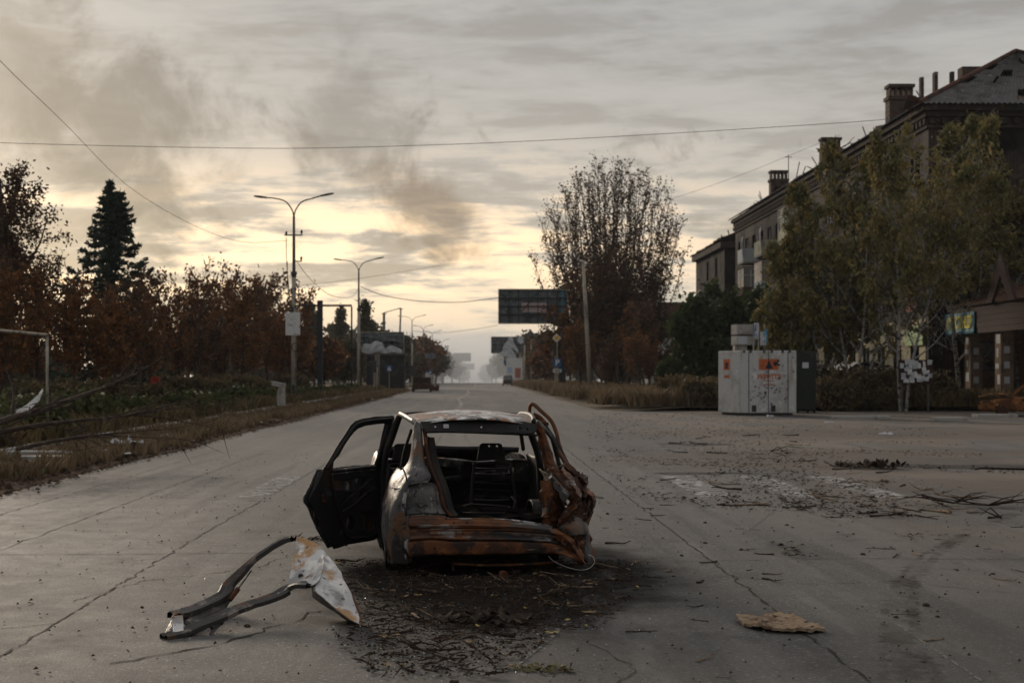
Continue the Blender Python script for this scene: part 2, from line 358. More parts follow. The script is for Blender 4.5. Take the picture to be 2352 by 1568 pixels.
def road_mat():
    m = mat('worn_asphalt', (.078,.073,.068), [
        ((.112,.103,.094), .16, .45, .58, (1.6, .22, 1), 4),
        ((.056,.054,.052), .9, .50, .66, (2.2, .10, 1), 5),
        ((.115,.108,.102), 2.0, .57, .72, (1.5, .12, 1), 6),
        ((.047,.045,.043), 1.2, .58, .70, (1, .8, 1), 8),
        ((.21,.20,.19), 42, .56, .72, (.7, 1.0, 1), 3),
        ((.05,.048,.045), 55, .56, .68, (.6, 1, 1), 3)], rough=.78, spec=.2, bump=.010, bscale=60, coord='World')
    nt = m.node_tree; N = nt.nodes; K = nt.links; b = N['Principled BSDF']
    col = b.inputs['Base Color'].links[0].from_socket
    g = N.new('ShaderNodeNewGeometry'); sp = N.new('ShaderNodeSeparateXYZ'); K.new(g.outputs['Position'], sp.inputs[0]); X, Y, _ = sp.outputs
    def mth(op, a, b_=None):
        q = N.new('ShaderNodeMath'); q.operation = op
        for i, v in enumerate((a, b_)):
            if v is None: continue
            if isinstance(v, (int, float)): q.inputs[i].default_value = v
            else: K.new(v, q.inputs[i])
        return q.outputs[0]
    def nz(sc, det=6, st=(1, 1, 1), off=0):
        mp = N.new('ShaderNodeMapping'); K.new(g.outputs['Position'], mp.inputs[0]); mp.inputs['Scale'].default_value = st; mp.inputs['Location'].default_value = (off, off, 0)
        t = N.new('ShaderNodeTexNoise'); K.new(mp.outputs[0], t.inputs[0]); t.inputs['Scale'].default_value = sc; t.inputs['Detail'].default_value = det; t.inputs['Roughness'].default_value = .65; return t.outputs[0]
    def sm(v, lo, hi):
        q = N.new('ShaderNodeMapRange'); q.interpolation_type = 'SMOOTHSTEP'; K.new(v, q.inputs[0]); q.inputs[1].default_value = lo; q.inputs[2].default_value = hi; return q.outputs[0]
    def mix(f, a, c):
        q = N.new('ShaderNodeMix'); q.data_type = 'RGBA'; K.new(f, q.inputs[0]); K.new(a, q.inputs[6]); q.inputs[7].default_value = (*c, 1); return q.outputs[2]
    def blob(cx, cy, rx, ry, amp, sc=1.3, rot=0.0, off=0):
        dx, dy = mth('SUBTRACT', X, cx), mth('SUBTRACT', Y, cy); c_, s_ = math.cos(rot), math.sin(rot)
        u = mth('DIVIDE', mth('ADD', mth('MULTIPLY', dx, c_), mth('MULTIPLY', dy, s_)), rx); v = mth('DIVIDE', mth('SUBTRACT', mth('MULTIPLY', dy, c_), mth('MULTIPLY', dx, s_)), ry)
        d = mth('SQRT', mth('ADD', mth('MULTIPLY', u, u), mth('MULTIPLY', v, v)))
        return mth('ADD', d, mth('MULTIPLY', mth('SUBTRACT', nz(sc, 8, off=off), .5), amp))
    # dusty brown film over the forecourt
    dust = mth('MULTIPLY', sm(X, 2.5, 7.5), sm(nz(.35, 6, (1, .6, 1)), .40, .60))
    col = mix(mth('MULTIPLY', dust, .8), col, (.150,.118,.090))
    # old patches of dirt where the twigs collect
    for a in ((6.5, 27, 5.5, 3.4, 1.2, .7, 0, 3), (8.2, 20.5, 3.2, 2.2, 1.2, 1.1, 0, 7), (11, 40, 8, 5, 1.2, .4, 0, 11), (9.0, 30, 6, 1.4, 1.0, .9, .1, 5)):
        f = sm(blob(*a[:5], a[5], a[6], a[7]), 1.15, .45); col = mix(mth('MULTIPLY', f, .62), col, (.075,.058,.045))
    # soot, ash and burnt oil round the wreck
    f = sm(blob(.12, 11.5, 1.65, 2.9, .9, 1.6, -.04, 2), 1.15, .62); soot = f; col = mix(mth('MULTIPLY', f, .90), col, (.010,.0088,.0078))
    f = sm(blob(-.1, 9.2, 1.0, 1.9, 1.1, 2.4, .1, 9), 1.15, .30); col = mix(mth('MULTIPLY', f, .6), col, (.035,.028,.023))
    f = sm(blob(-2.1, 10.4, 1.2, .9, .8, 1.2, .0, 4), 1.2, .3); col = mix(mth('MULTIPLY', f, .35), col, (.06,.056,.052))
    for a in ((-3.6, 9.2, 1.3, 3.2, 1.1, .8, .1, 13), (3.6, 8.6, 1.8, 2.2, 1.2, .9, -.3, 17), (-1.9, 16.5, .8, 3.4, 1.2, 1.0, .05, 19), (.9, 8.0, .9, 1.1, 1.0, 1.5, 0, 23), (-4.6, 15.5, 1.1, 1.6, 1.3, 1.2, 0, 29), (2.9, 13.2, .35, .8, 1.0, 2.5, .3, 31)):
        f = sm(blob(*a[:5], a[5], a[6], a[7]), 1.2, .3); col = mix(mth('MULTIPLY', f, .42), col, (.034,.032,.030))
    # faint scraped wheel lanes
    for x0 in (-4.9, -3.3, -1.5, .95, 2.75, 4.3):
        d = mth('ABSOLUTE', mth('SUBTRACT', X, x0)); f = mth('MULTIPLY', sm(d, .34, .05), sm(nz(5, 6, (1, .25, 1), x0), .45, .66)); col = mix(mth('MULTIPLY', f, .28), col, (.17,.16,.15))
    K.new(col, b.inputs['Base Color'])
    K.new(mth('SUBTRACT', .2, mth('MULTIPLY', soot, .18)), b.inputs['Specular IOR Level'])
    K.new(mth('ADD', .62, mth('MULTIPLY', nz(3, 5), .3)), b.inputs['Roughness'])
    return m
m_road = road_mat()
# left edge wanders a little where dirt and weeds creep over it
def ledge(y): return -6.45+.28*mnoise.noise(Vector((y*.11, 0, 0)))+.12*mnoise.noise(Vector((y*.7, 3, 0)))
def redge(y): return 5.75+.25*mnoise.noise(Vector((y*.1, 9, 0)))
yy = [-20+i*1.0 for i in range(0, 130)]+[110+i*6 for i in range(32)]+[y for y in YS if y > 300]
rows = [[(x, y, gh(y)) for x in (ledge(y), -4, -2, 0, 2, 4, redge(y) if y > 66 else 6.5)] for y in yy]
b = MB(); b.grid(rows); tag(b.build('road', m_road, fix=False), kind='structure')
poly = [(6.5, -20), (60, -20), (60, 64)]
for i in range(60):
    t = i/59; x = 60-t*(60-6.3); y = 65.2+1.0*(t**2)+.5*mnoise.noise(Vector((x*.25, 4, 0)))+.35*mnoise.noise(Vector((x*1.3, 4, 0))); poly.append((x, y))
poly.append((6.5, 66.5))
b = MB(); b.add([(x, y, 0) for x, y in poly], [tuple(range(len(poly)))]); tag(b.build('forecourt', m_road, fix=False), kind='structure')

# worn zebra crossing
m_zebra = mat('worn_road_paint', (.36,.35,.33), [((.24,.23,.22),8,.5,.65,(1,.4,1))], rough=.85, alpha=(11, .465, .56, (.5, 1.1, 1)))
m_zebra_faint = mat('faint_road_paint', (.21,.20,.19), rough=.85, alpha=(14, .52, .60, (.5, 1.0, 1)))
def sheet(name, x0, x1, y0, y1, m, z=.004):
    n = 8; b = MB(); b.grid([[(x0+(x1-x0)*j/2, y0+(y1-y0)*i/n, z) for j in range(3)] for i in range(n+1)]); return tag(b.build(name, m, fix=False), kind='structure')
for x, w, fa in ((-3.15, .42, 0), (-4.25, .40, 1), (-5.5, .42, 1), (-6.25, .3, 1), (3.0, .48, 0), (4.2, .48, 0), (5.3, .5, 0), (1.9, .35, 1), (6.4, .5, 1)):
    sheet('crossing_stripe', x, x+w, 18.9+random.uniform(-.2, .2), 22.9, m_zebra_faint if fa else m_zebra)
# faded centre line in the distance, scratches
m_line = mat('faded_lane_line', (.24,.23,.21), rough=.85, alpha=(2.5, .42, .52, (3, .3, 1)))
pts = [(-.95, 62), (-.75, 80), (-1.1, 100), (-.55, 125), (-.7, 150), (-.05, 180), (.1, 230), (.1, 295)]
b = MB(); cp = curve([(x, y, 0) for x, y in pts], 60); b.grid([[(x-.09-y*.0003, y, .004), (x+.09+y*.0003, y, .004)] for x, y, _ in cp]); tag(b.build('lane_line', m_line, fix=False), kind='structure')
def ribbon(pts, w, m, name='road_crack', wob=.02, z=.004, n=None, seed=0, gaps=0):
    L = sum(math.dist(pts[i][:2], pts[i+1][:2]) for i in range(len(pts)-1)); n = n or max(8, int(L/.07)); n = min(n, 420)
    P = [Vector((p[0]+(p[1]-p[0])*0, p[1], 0)) for p in pts]; out = []
    for i in range(n):
        u = i/(n-1)*(len(P)-1); k = min(int(u), len(P)-2); q = P[k].lerp(P[k+1], u-k); d = (P[k+1]-P[k]).normalized(); s = Vector((-d.y, d.x, 0))
        q = q+s*wob*(mnoise.noise(Vector((i*.23, seed, 0)))+.6*mnoise.noise(Vector((i*.9, seed, 5))))
        ww = w*max(.12, .75+1.5*mnoise.noise(Vector((i*.35, seed, 9)))); out.append([tuple(q-s*ww+Vector((0, 0, z))), tuple(q+s*ww+Vector((0, 0, z)))])
    b = MB(); b.grid(out); return tag(b.build(name, m, fix=False), kind='structure')
m_crack = mat('crack_dirt', (.028,.025,.021), [((.05,.05,.022),3,.55,.62)], rough=1)
m_seam = mat('seam_dirt', (.075,.069,.062), rough=1)
ribbon([(2.0, 40), (2.02, 24), (2.06, 14), (2.1, 4)], .009, m_crack, wob=.05, seed=1)
ribbon([(-2.72, 30), (-2.78, 14), (-2.7, 5)], .008, m_seam, wob=.04, seed=2)
ribbon([(-4.45, 32), (-4.4, 12), (-4.5, 6)], .007, m_seam, wob=.04, seed=3)
ribbon([(-5.6, 40), (-5.5, 10)], .007, m_seam, wob=.04, seed=13)
ribbon([(-.9, 60), (-.9, 18)], .008, m_seam, wob=.05, seed=14)
ribbon([(-6.3, 12.95), (-4, 12.85), (-1.6, 13.0)], .007, m_crack, wob=.03, seed=4)
ribbon([(1.2, 12.3), (3.4, 12.6), (8, 12.35)], .006, m_crack, wob=.03, seed=5)
ribbon([(-2.05, 8.0), (-1.5, 8.6), (-1.15, 9.6), (-.9, 10)], .010, m_crack, wob=.08, seed=6)
ribbon([(-4.2, 19), (-2.7, 18.4), (-.8, 18.7)], .008, m_seam, wob=.05, seed=7)
ribbon([(1.6, 18.0), (4, 17.6), (7.5, 18.1)], .007, m_seam, wob=.05, seed=8)
ribbon([(3.1, 7.2), (3.3, 8.3), (4.4, 9.4), (4.3, 10.6)], .006, m_crack, wob=.09, seed=9)
ribbon([(-1.6, 12.95), (-1.9, 11.9), (-2.6, 11.2), (-2.9, 10.2)], .005, m_crack, wob=.09, seed=41)
ribbon([(2.08, 11.5), (2.6, 11.0), (3.3, 11.2), (4.0, 10.6)], .004, m_crack, wob=.08, seed=42)
ribbon([(-2.75, 9.3), (-3.3, 8.9), (-3.6, 8.0), (-4.2, 7.6)], .005, m_crack, wob=.08, seed=43)
ribbon([(2.05, 15.5), (1.5, 15.9), (1.3, 17.2)], .005, m_crack, wob=.08, seed=44)
ribbon([(-2.75, 20), (-3.6, 21), (-4.4, 20.6)], .008, m_seam, wob=.12, seed=45)
ribbon([(.5, 7.0), (.9, 7.8), (.7, 8.6)], .004, m_crack, wob=.07, seed=46)
m_tyrem = mat('tyre_mark_dirt', (.054,.044,.037), rough=.95, spec=.05, alpha=(2.2, .36, .95, (1, 1, 1)))
ribbon([(2.36, 7.0), (2.62, 8.4), (3.02, 9.83), (3.5, 11.3), (4.2, 12.9), (4.95, 14.3)], .055, m_tyrem, 'tyre_mark', .01, .0045, 300, 31)
ribbon([(2.02, 7.0), (2.40, 8.4), (2.84, 9.83), (3.36, 11.3), (4.12, 13.0), (5.0, 14.5)], .035, m_tyrem, 'tyre_mark', .01, .0055, 300, 32)
ribbon([(2.20, 7.0), (2.50, 8.4), (2.92, 9.83), (3.42, 11.3), (4.15, 12.95), (5.2, 14.9), (6.4, 16.8)], .11, mat('faint_tyre_mark_dirt', (.066,.055,.046), rough=.95, spec=.05, alpha=(1.6, .38, .90, (1, 1, 1))), 'tyre_mark', .01, .003, 300, 33)
m_scr = mat('scraped_asphalt', (.17,.16,.145), rough=.9, alpha=(22, .38, .6, (1, 1, 1)))
ribbon([(2.75, 14.6), (3.55, 16.9)], .022, m_scr, 'scrape_mark', wob=.02, seed=10)
ribbon([(.25, 8.0), (.62, 9.35)], .018, m_scr, 'scrape_mark', wob=.02, seed=11)
ribbon([(2.68, 7.3), (2.75, 9.3)], .010, m_scr, 'scrape_mark', wob=.01, seed=12)
# puddles in the ruts of the forecourt
def puddle(cx, cy, rx, ry, seed, rot=0.0, m=m_puddle):
    pts = []
    for k in range(40):
        a = 2*math.pi*k/40; r = 1+.55*mnoise.noise(Vector((math.cos(a)*1.3, math.sin(a)*1.3, seed))); x, y = rx*r*math.cos(a), ry*r*math.sin(a)
        pts.append((cx+x*math.cos(rot)-y*math.sin(rot), cy+x*math.sin(rot)+y*math.cos(rot), .006))
    b = MB(); b.add(pts, [tuple(range(40))]); tag(b.build('puddle', m, fix=False), kind='structure')
m_mud = mat('dark_mud', (.035,.029,.024), [((.07,.055,.043),4,.5,.62)], rough=.55, bump=.01, bscale=12)
puddle(9.1, 25.2, 2.3, .62, 3, -.25, m_mud); puddle(9.6, 24.5, 1.2, .22, 5, -.3); puddle(5.3, 33.5, .8, .5, 7, 0, m_mud); puddle(3.75, 23.6, .95, .22, 8, 0, m_mud)

# kerb and litter strip on the left, kerb on the right verge
b = MB()
y = 12.0
while y < 150:
    L_ = 2.9
    if random.random() > .12: b.box((-9.35+random.uniform(-.03, .03), y+L_/2, .07+random.uniform(-.02, .01)), (.16, L_-.04, .22), rz=random.uniform(-.012, .012))
    y += L_
tag(b.build('kerb', m_conc, bevel=.01), kind='structure')
def verge(name, x0, x1, y0, y1, nx, ny, hgt, m, edgefn=None, seed=0):
    rows = []
    for i in range(ny+1):
        y = y0+(y1-y0)*(i/ny)**1.5; r = []
        for j in range(nx+1):
            t = j/nx; xa = edgefn(y) if edgefn else x1; x = x0+(xa-x0)*t
            z = hgt*min(1, (1-t)*4)*(.45+.9*abs(mnoise.noise(Vector((x*1.1, y*1.1, seed)))))+.004
            if j == nx: x += .22*mnoise.noise(Vector((y*2.3, seed, 1))); z = -.012
            r.append((x, y, z))
        rows.append(r)
    b = MB(); b.grid(rows); return b.build(name, m, smooth=True, fix=False)
tag(verge('litter_strip', -9.3, -6.3, 6, 130, 26, 420, .12, m_litter, ledge), kind='structure')
rows = []
for i in range(120):
    y = 64.6+i*1.9; r = []
    for j in range(12):
        t = j/11; x0 = redge(y); x = x0-.3+t*(26-x0) if y > 70 else 6.0+t*20
        z = min(1, t*5)*(.14+.25*abs(mnoise.noise(Vector((x*.4, y*.3, 2))))); r.append((x, y, z-.012+gh(y)))
    rows.append(r)
b = MB(); b.grid(rows); tag(b.build('right_verge', m_earth, smooth=True, fix=False), kind='structure')
rows = []
for i in range(120):
    y = 8+i*2.5; rows.append([(-9.45-t*40, y, .10+.25*abs(mnoise.noise(Vector((t*9, y*.3, 7))))-.1*(t > .97)+gh(y)) for t in [j/10 for j in range(11)]])
b = MB(); b.grid(rows); tag(b.build('left_verge', m_earth, smooth=True, fix=False), kind='structure')

# ---------------------------------------------------------------- grass and weeds: one scatter each
def scatter(name, pts, h, w, m, lean=.35, per=5, kind='stuff'):
    P = np.repeat(np.array(pts), per, 0); n = len(P); P[:, :2] += rng.normal(0, .10, (n, 2))
    a = rng.uniform(0, 2*np.pi, n); hh = h*rng.uniform(.45, 1.25, n); ww = w*rng.uniform(.6, 1.4, n); l = rng.normal(0, lean, (n, 2))*hh[:, None]
    d = np.stack([np.cos(a), np.sin(a), 0*a], 1)*ww[:, None]/2
    tip = P+np.stack([l[:, 0], l[:, 1], hh], 1); mid = P+np.stack([l[:, 0]*.35, l[:, 1]*.35, hh*.55], 1)
    V = np.stack([P-d, P+d, mid+d*.8, tip+d*.15, tip-d*.15, mid-d*.8], 1).reshape(-1, 3)
    k = np.arange(n)*6; fs = np.stack([k, k+1, k+2, k+5], 1).tolist()+np.stack([k+5, k+2, k+3, k+4], 1).tolist()
    b = MB(); b.v = V.tolist(); b.f = fs; o = b.build(name, m, fix=False)
    return tag(o, kind=kind)
def clumps(n, fx, y0, y1, p=1.6, z=.1, thr=-.1, sc=.5, seed=0):
    out = []
    while len(out) < n:
        y = y0+(y1-y0)*random.random()**p; x = fx(y)
        if mnoise.noise(Vector((x*sc, y*sc*.6, seed))) > thr: out.append((x, y, z+gh(y)))
    return out
def ledged(name, o, label, cat): return tag(o, label, cat)
ledged('', scatter('dry_grass', clumps(3600, lambda y: ledge(y)-.35-abs(random.gauss(0, 1))*1.3, 13, 150, 1.7, .04, -.15, .7, 1), .26, .05, gr_dry), 'short dry brown grass and weeds creeping over the left road edge', 'grass')
ledged('', scatter('green_weeds', clumps(5000, lambda y: random.uniform(-13.6, -9.5), 16, 150, 1.6, .15, -.25, .5, 2), .48, .08, gr_mix, .45), 'green weeds and rose leaves growing behind the left kerb', 'weeds')
ledged('', scatter('tall_dry_grass', clumps(6500, lambda y: random.uniform(redge(y)+.1, 20 if y < 110 else 12), 66, 210, 1.5, .2, -.2, .25, 3), .75, .10, gr_dry), 'tall dry brown grass on the verge right of the road', 'grass')
ledged('', scatter('verge_weeds', clumps(5200, lambda y: random.uniform(11.5, 26), 64.5, 100, 1.3, .2, -.2, .3, 4), .70, .12, gr_mix, .4), 'green and yellow weeds in front of the apartment block', 'weeds')
# ---------------------------------------------------------------- trees
def grow(b, p, d, L_, r, lvl, P, tips, rnd):
    """one limb as a wobbling tapered tube; children branch off it; the last level leaves tips for the leaves"""
    n = P['seg'][lvl]; pts = [Vector(p)]; d = Vector(d).normalized(); q = Vector(p)
    for i in range(n):
        d = (d+Vector((rnd.gauss(0, 1), rnd.gauss(0, 1), rnd.gauss(0, .6)))*P['wob'][lvl]+Vector((0, 0, P['up'][lvl]))).normalized()
        q = q+d*L_/n; pts.append(q.copy())
    r1 = r*P['tip'][lvl]; rs = [r+(r1-r)*i/n for i in range(n+1)]
    b.tube(pts, rs, 6 if lvl == 0 else (4 if lvl == 1 else 3), cap=False)
    last = lvl == P['levels']-1
    if lvl >= P['leaf_from']:
        for i in range(1, n+1):
            if i/n >= P.get('leaf_t', .3): tips.append((pts[i].copy(), (pts[i]-pts[i-1]).normalized(), lvl))
    if last: return
    k = P['kids'][lvl]; t0 = P['t0'][lvl]
    for j in range(k):
        t = t0+(1-t0)*(j+rnd.random()*.8)/k; u = min(t*n, n-.001); i = int(u); pt = pts[i].lerp(pts[i+1], u-i)
        ax = (pts[i+1]-pts[i]).normalized(); o = ax.orthogonal().normalized(); az = j*2.4+rnd.uniform(-.6, .6)
        o = Matrix.Rotation(az, 3, ax) @ o; an = P['ang'][lvl]*rnd.uniform(.7, 1.25)
        nd = ax*math.cos(an)+o*math.sin(an)
        f = P['shape'](t) if lvl == 0 else (1-.45*t)
        grow(b, pt, nd, L_*P['len'][lvl]*f*rnd.uniform(.75, 1.2), max(.013, (r+(r1-r)*t)*P['rad'][lvl]), lvl+1, P, tips, rnd)
def leaves(tips, per, size, spread, rnd_seed, droop=0.0, aspect=1.6, keep=None, hang=0.0):
    g = np.random.default_rng(rnd_seed)
    T = np.array([tuple(t[0]) for t in tips]); T = np.repeat(T, per, 0); n = len(T)
    if n == 0: return MB()
    c = T+g.normal(0, spread, (n, 3)); c[:, 2] -= np.abs(g.normal(0, hang, n)) if hang else 0
    if keep is not None:
        k = keep(c, g); c = c[k]; n = len(c)
    a = g.uniform(0, 2*np.pi, n); e = g.uniform(-1, 1, n)*(1-droop) - droop
    u = np.stack([np.cos(a)*np.sqrt(1-np.clip(e, -1, 1)**2), np.sin(a)*np.sqrt(1-np.clip(e, -1, 1)**2), np.clip(e, -1, 1)], 1)
    w = np.cross(u, g.normal(0, 1, (n, 3))); w /= np.linalg.norm(w, axis=1)[:, None]
    s = (size*g.uniform(.5, 1.3, n))[:, None]; ua = u*s*aspect/2; wa = w*s/2
    V = np.stack([c-ua, c+wa-ua*.1, c+ua, c-wa-ua*.1], 1).reshape(-1, 3); k = np.arange(n)*4
    b = MB(); b.v = V.tolist(); b.f = np.stack([k, k+1, k+2, k+3], 1).tolist(); return b
def make_tree(name, label, cat, P, seed, lm, bm_=None, group=None, loc=(0, 0, 0), leaf=(6, .2, .25), H_=10, r=.2, stems=1, fan=.3, keep=None, droop=0, hang=0, rz=0, aspect=1.6, lean=(0, 0), half=None, zmin=None):
    rnd = random.Random(seed); t = thing(name, label, cat, loc, rz, group); b = MB(); tips = []
    for s in range(stems):
        a = s*2*math.pi/stems+rnd.random(); f = fan*rnd.uniform(.5, 1.1) if stems > 1 else .02
        grow(b, (math.cos(a)*.18*(stems > 1), math.sin(a)*.18*(stems > 1), -.1), (math.cos(a)*f+lean[0], math.sin(a)*f+lean[1], 1), H_*P['trunk']*rnd.uniform(.9, 1.05), r*(1 if stems == 1 else .6), 0, P, tips, rnd)
    lb = leaves(tips, leaf[0], leaf[1], leaf[2], seed, droop, aspect, keep, hang)
    A = np.array(b.v); B_ = np.array(lb.v) if lb.v else A       # grown at roughly the right size, then brought to the exact height and spread
    kz = H_/np.percentile(B_[:, 2], 99.7); kx = (half/np.percentile(np.hypot(B_[:, 0], B_[:, 1]), 97)) if half else kz
    b.v = (A*(kx, kx, kz)).tolist(); lb.v = (B_*(kx, kx, kz)).tolist() if lb.v else []
    if zmin is not None and lb.v:
        q = np.array(lb.v).reshape(-1, 4, 3); q = q[q[:, :, 2].mean(1) > zmin+np.random.default_rng(seed).normal(0, .35, len(q))]; lb.v = q.reshape(-1, 3).tolist(); lb.f = np.arange(len(q)*4).reshape(-1, 4).tolist()
    b.build('trunk', bm_ or m_bark, t, smooth=True, fix=False)
    if lb.v: lb.build('crown', lm, t, fix=False)
    return t
dome = lambda t: 1.15-.75*t
P_chest = dict(levels=4, trunk=.80, seg=(7, 6, 4, 3), wob=(.07, .13, .18, .22), up=(.02, .10, .05, .02), tip=(.25, .3, .4, .5), kids=(13, 8, 6), t0=(.26, .15, .15), ang=(.85, .65, .7), len=(.42, .42, .42), rad=(.42, .45, .5), leaf_from=2, shape=dome)
def sparse_top(z0, z1, hi=.25):          # fewer leaves left towards the top
    def k(c, g):
        t = np.clip((c[:, 2]-z0)/(z1-z0), 0, 1); return g.random(len(c)) < (1-t)+hi*t
    return k
def gaps(seed, zmin=-9, sc=1.0, base=None, cut=-.15, rest=.2):       # leaves gather in clumps with gaps between
    def k(c, g):
        x, y, z = c[:, 0]*sc, c[:, 1]*sc, c[:, 2]*sc*.8
        n = np.sin(1.9*x+1.3*y+seed)+np.sin(2.3*y-1.7*z+seed*2)+np.sin(2.4*z+1.1*x)+.7*np.sin(4.1*x-3.3*z+seed)
        r = (n > cut) | (g.random(len(c)) < rest); r &= c[:, 2]+g.normal(0, .5, len(c)) > zmin
        return r & base(c, g) if base else r
    return k
# --- brown row on the left: four shapes, each planted several times
row = 'brown trees in a row along the left verge'
protos = [make_tree('withered_tree', 'x', 'tree', P_chest, 11+i, lf_brown if i < 3 else lf_dark, loc=(0, -400, 0), leaf=(3, .15, .20), H_=8, r=.16, zmin=1.7, keep=gaps(i, -9, 1.6, sparse_top(2.4, 6.2, .16), -.1, .16), stems=(1, 2, 1, 2)[i], fan=.22, group=row, half=(1.9, 2.3, 1.7, 2.1)[i]) for i in range(4)]
def plant(proto, px, Y, hpx, label, rz=None, wide=1.0, base=8.0, group=row, z=0.0):
    h = H+(CY-hpx)*Y/F; s = h/base
    return dup(proto, (gx(px, Y), Y, z), random.uniform(0, 6) if rz is None else rz, (s*wide, s*wide, s), label, group)
spots = [(95, 50, 610), (20, 47, 600), (165, 58, 640), (262, 62, 625), (315, 70, 640), (232, 52, 650), (385, 76, 618), (420, 90, 640), (455, 84, 655), (497, 92, 606), (540, 100, 640), (575, 104, 612), (612, 112, 625), (645, 120, 640), (350, 60, 690), (470, 72, 700), (560, 82, 715), (625, 96, 700), (410, 66, 720)]
names = ['full brown withered tree at the far left behind the white pipe frame', 'dark brown withered tree at the left edge behind the fallen branch', 'bushy withered tree between the tall bare tree and the spruce', 'rust brown withered tree directly in front of the tall spruce', 'brown withered tree under the right flank of the spruce', 'low brown withered tree below the spruce near the hedge', 'thin topped brown tree just right of the spruce', 'pale topped brown tree two trees right of the spruce', 'dense rust brown tree midway between spruce and sign pole', 'tallest thin brown tree midway between spruce and sign pole', 'spreading brown tree right of the tallest thin one', 'brown tree with feathery top left of the sign pole', 'brown tree close to the left of the sign pole', 'brown tree rising directly behind the sign pole', 'low brown tree beside the red cabinet', 'low bushy brown tree right of the red cabinet', 'low dark brown tree above the green hedge near the sign pole', 'low rust brown tree beside the foot of the sign pole', 'small brown tree right behind the red cabinet']
for i, ((px, Y, hp), nm) in enumerate(zip(spots, names)): plant(protos[i % 4], px, Y, hp, nm, wide=1.0)
# the tall nearly bare one with hanging tufts at the far left
P_bare = dict(P_chest, kids=(15, 9, 7), ang=(.75, .6, .7), leaf_from=2, up=(.02, .07, -.03, -.06))
make_tree('bare_tree', 'tall nearly bare tree with drooping seed tufts at the left edge', 'tree', P_bare, 31, lf_dark, loc=(gx(15, 52), 52, 0), leaf=(4, .075, .13), H_=10.4, r=.2, hang=.08, keep=sparse_top(2, 8, .30), half=3.2)
make_tree('bare_tree', 'slender nearly bare tree between the tall bare tree and the spruce', 'tree', P_bare, 37, lf_dark, loc=(gx(105, 57), 57, 0), leaf=(4, .075, .13), H_=8.9, r=.15, hang=.08, keep=sparse_top(2, 7, .30), half=2.6)
# spruce
def spruce(px, Y, top, half, label, seed):
    h = H+(CY-top)*Y/F; t = thing('spruce_tree', label, 'tree', (gx(px, Y), Y, 0)); rnd = random.Random(seed)
    tb = MB(); tb.tube([(0, 0, 0), (0, 0, h*.55), (-.05, 0, h)], [.2, .12, .02], 7); V = []
    tb.tube([(0.05, 0, h*.66), (.45, .08, h*.78), (.58, .1, h*.965)], [.08, .05, .012], 5)
    for cx, cy, ht, z0, lim in ((0, 0, h, 1.2, 9), (.58, .1, h*.965, h*.70, .75)):
        z = z0
        while z < ht-.1:
            f = (ht-z)/(h-1.2); k = 8 if lim > 1 else 5
            for j in range(k):
                a = j*6.283/k+rnd.uniform(-.35, .35); L_ = min(half*1.25*f+.06, half*(.32+.62*f), lim)*rnd.uniform(.72, 1.14)
                c = curve([(cx, cy, z+.10*L_), (cx+math.cos(a)*L_*.4, cy+math.sin(a)*L_*.4, z-.06*L_), (cx+math.cos(a)*L_*.8, cy+math.sin(a)*L_*.8, z-.16*L_), (cx+math.cos(a)*L_, cy+math.sin(a)*L_, z+.02*L_)], 7); tb.tube(c, [.028*(1-i/7.5) for i in range(7)], 3, cap=False)
                for q in range(int(6+L_*20)):
                    u = rnd.random(); i = min(int(u*6), 5); p = Vector(c[i]).lerp(Vector(c[i+1]), u*6-i); w = (.05+.30*L_*u*(1-u)*2)
                    V.append((p+Vector((-math.sin(a)*rnd.gauss(0, w), math.cos(a)*rnd.gauss(0, w), -abs(rnd.gauss(0, .055)))), None, 0))
            z += .24+.30*min(1, f*2)
    tb.build('trunk', m_bark, t, smooth=True, fix=False); leaves(V, 2, .13, .03, seed, .3, 3.0).build('crown', lf_fir, t, fix=False)
spruce(252, 80, 412, 4.1, 'tall dark green spruce with a forked top above the brown trees', 5)
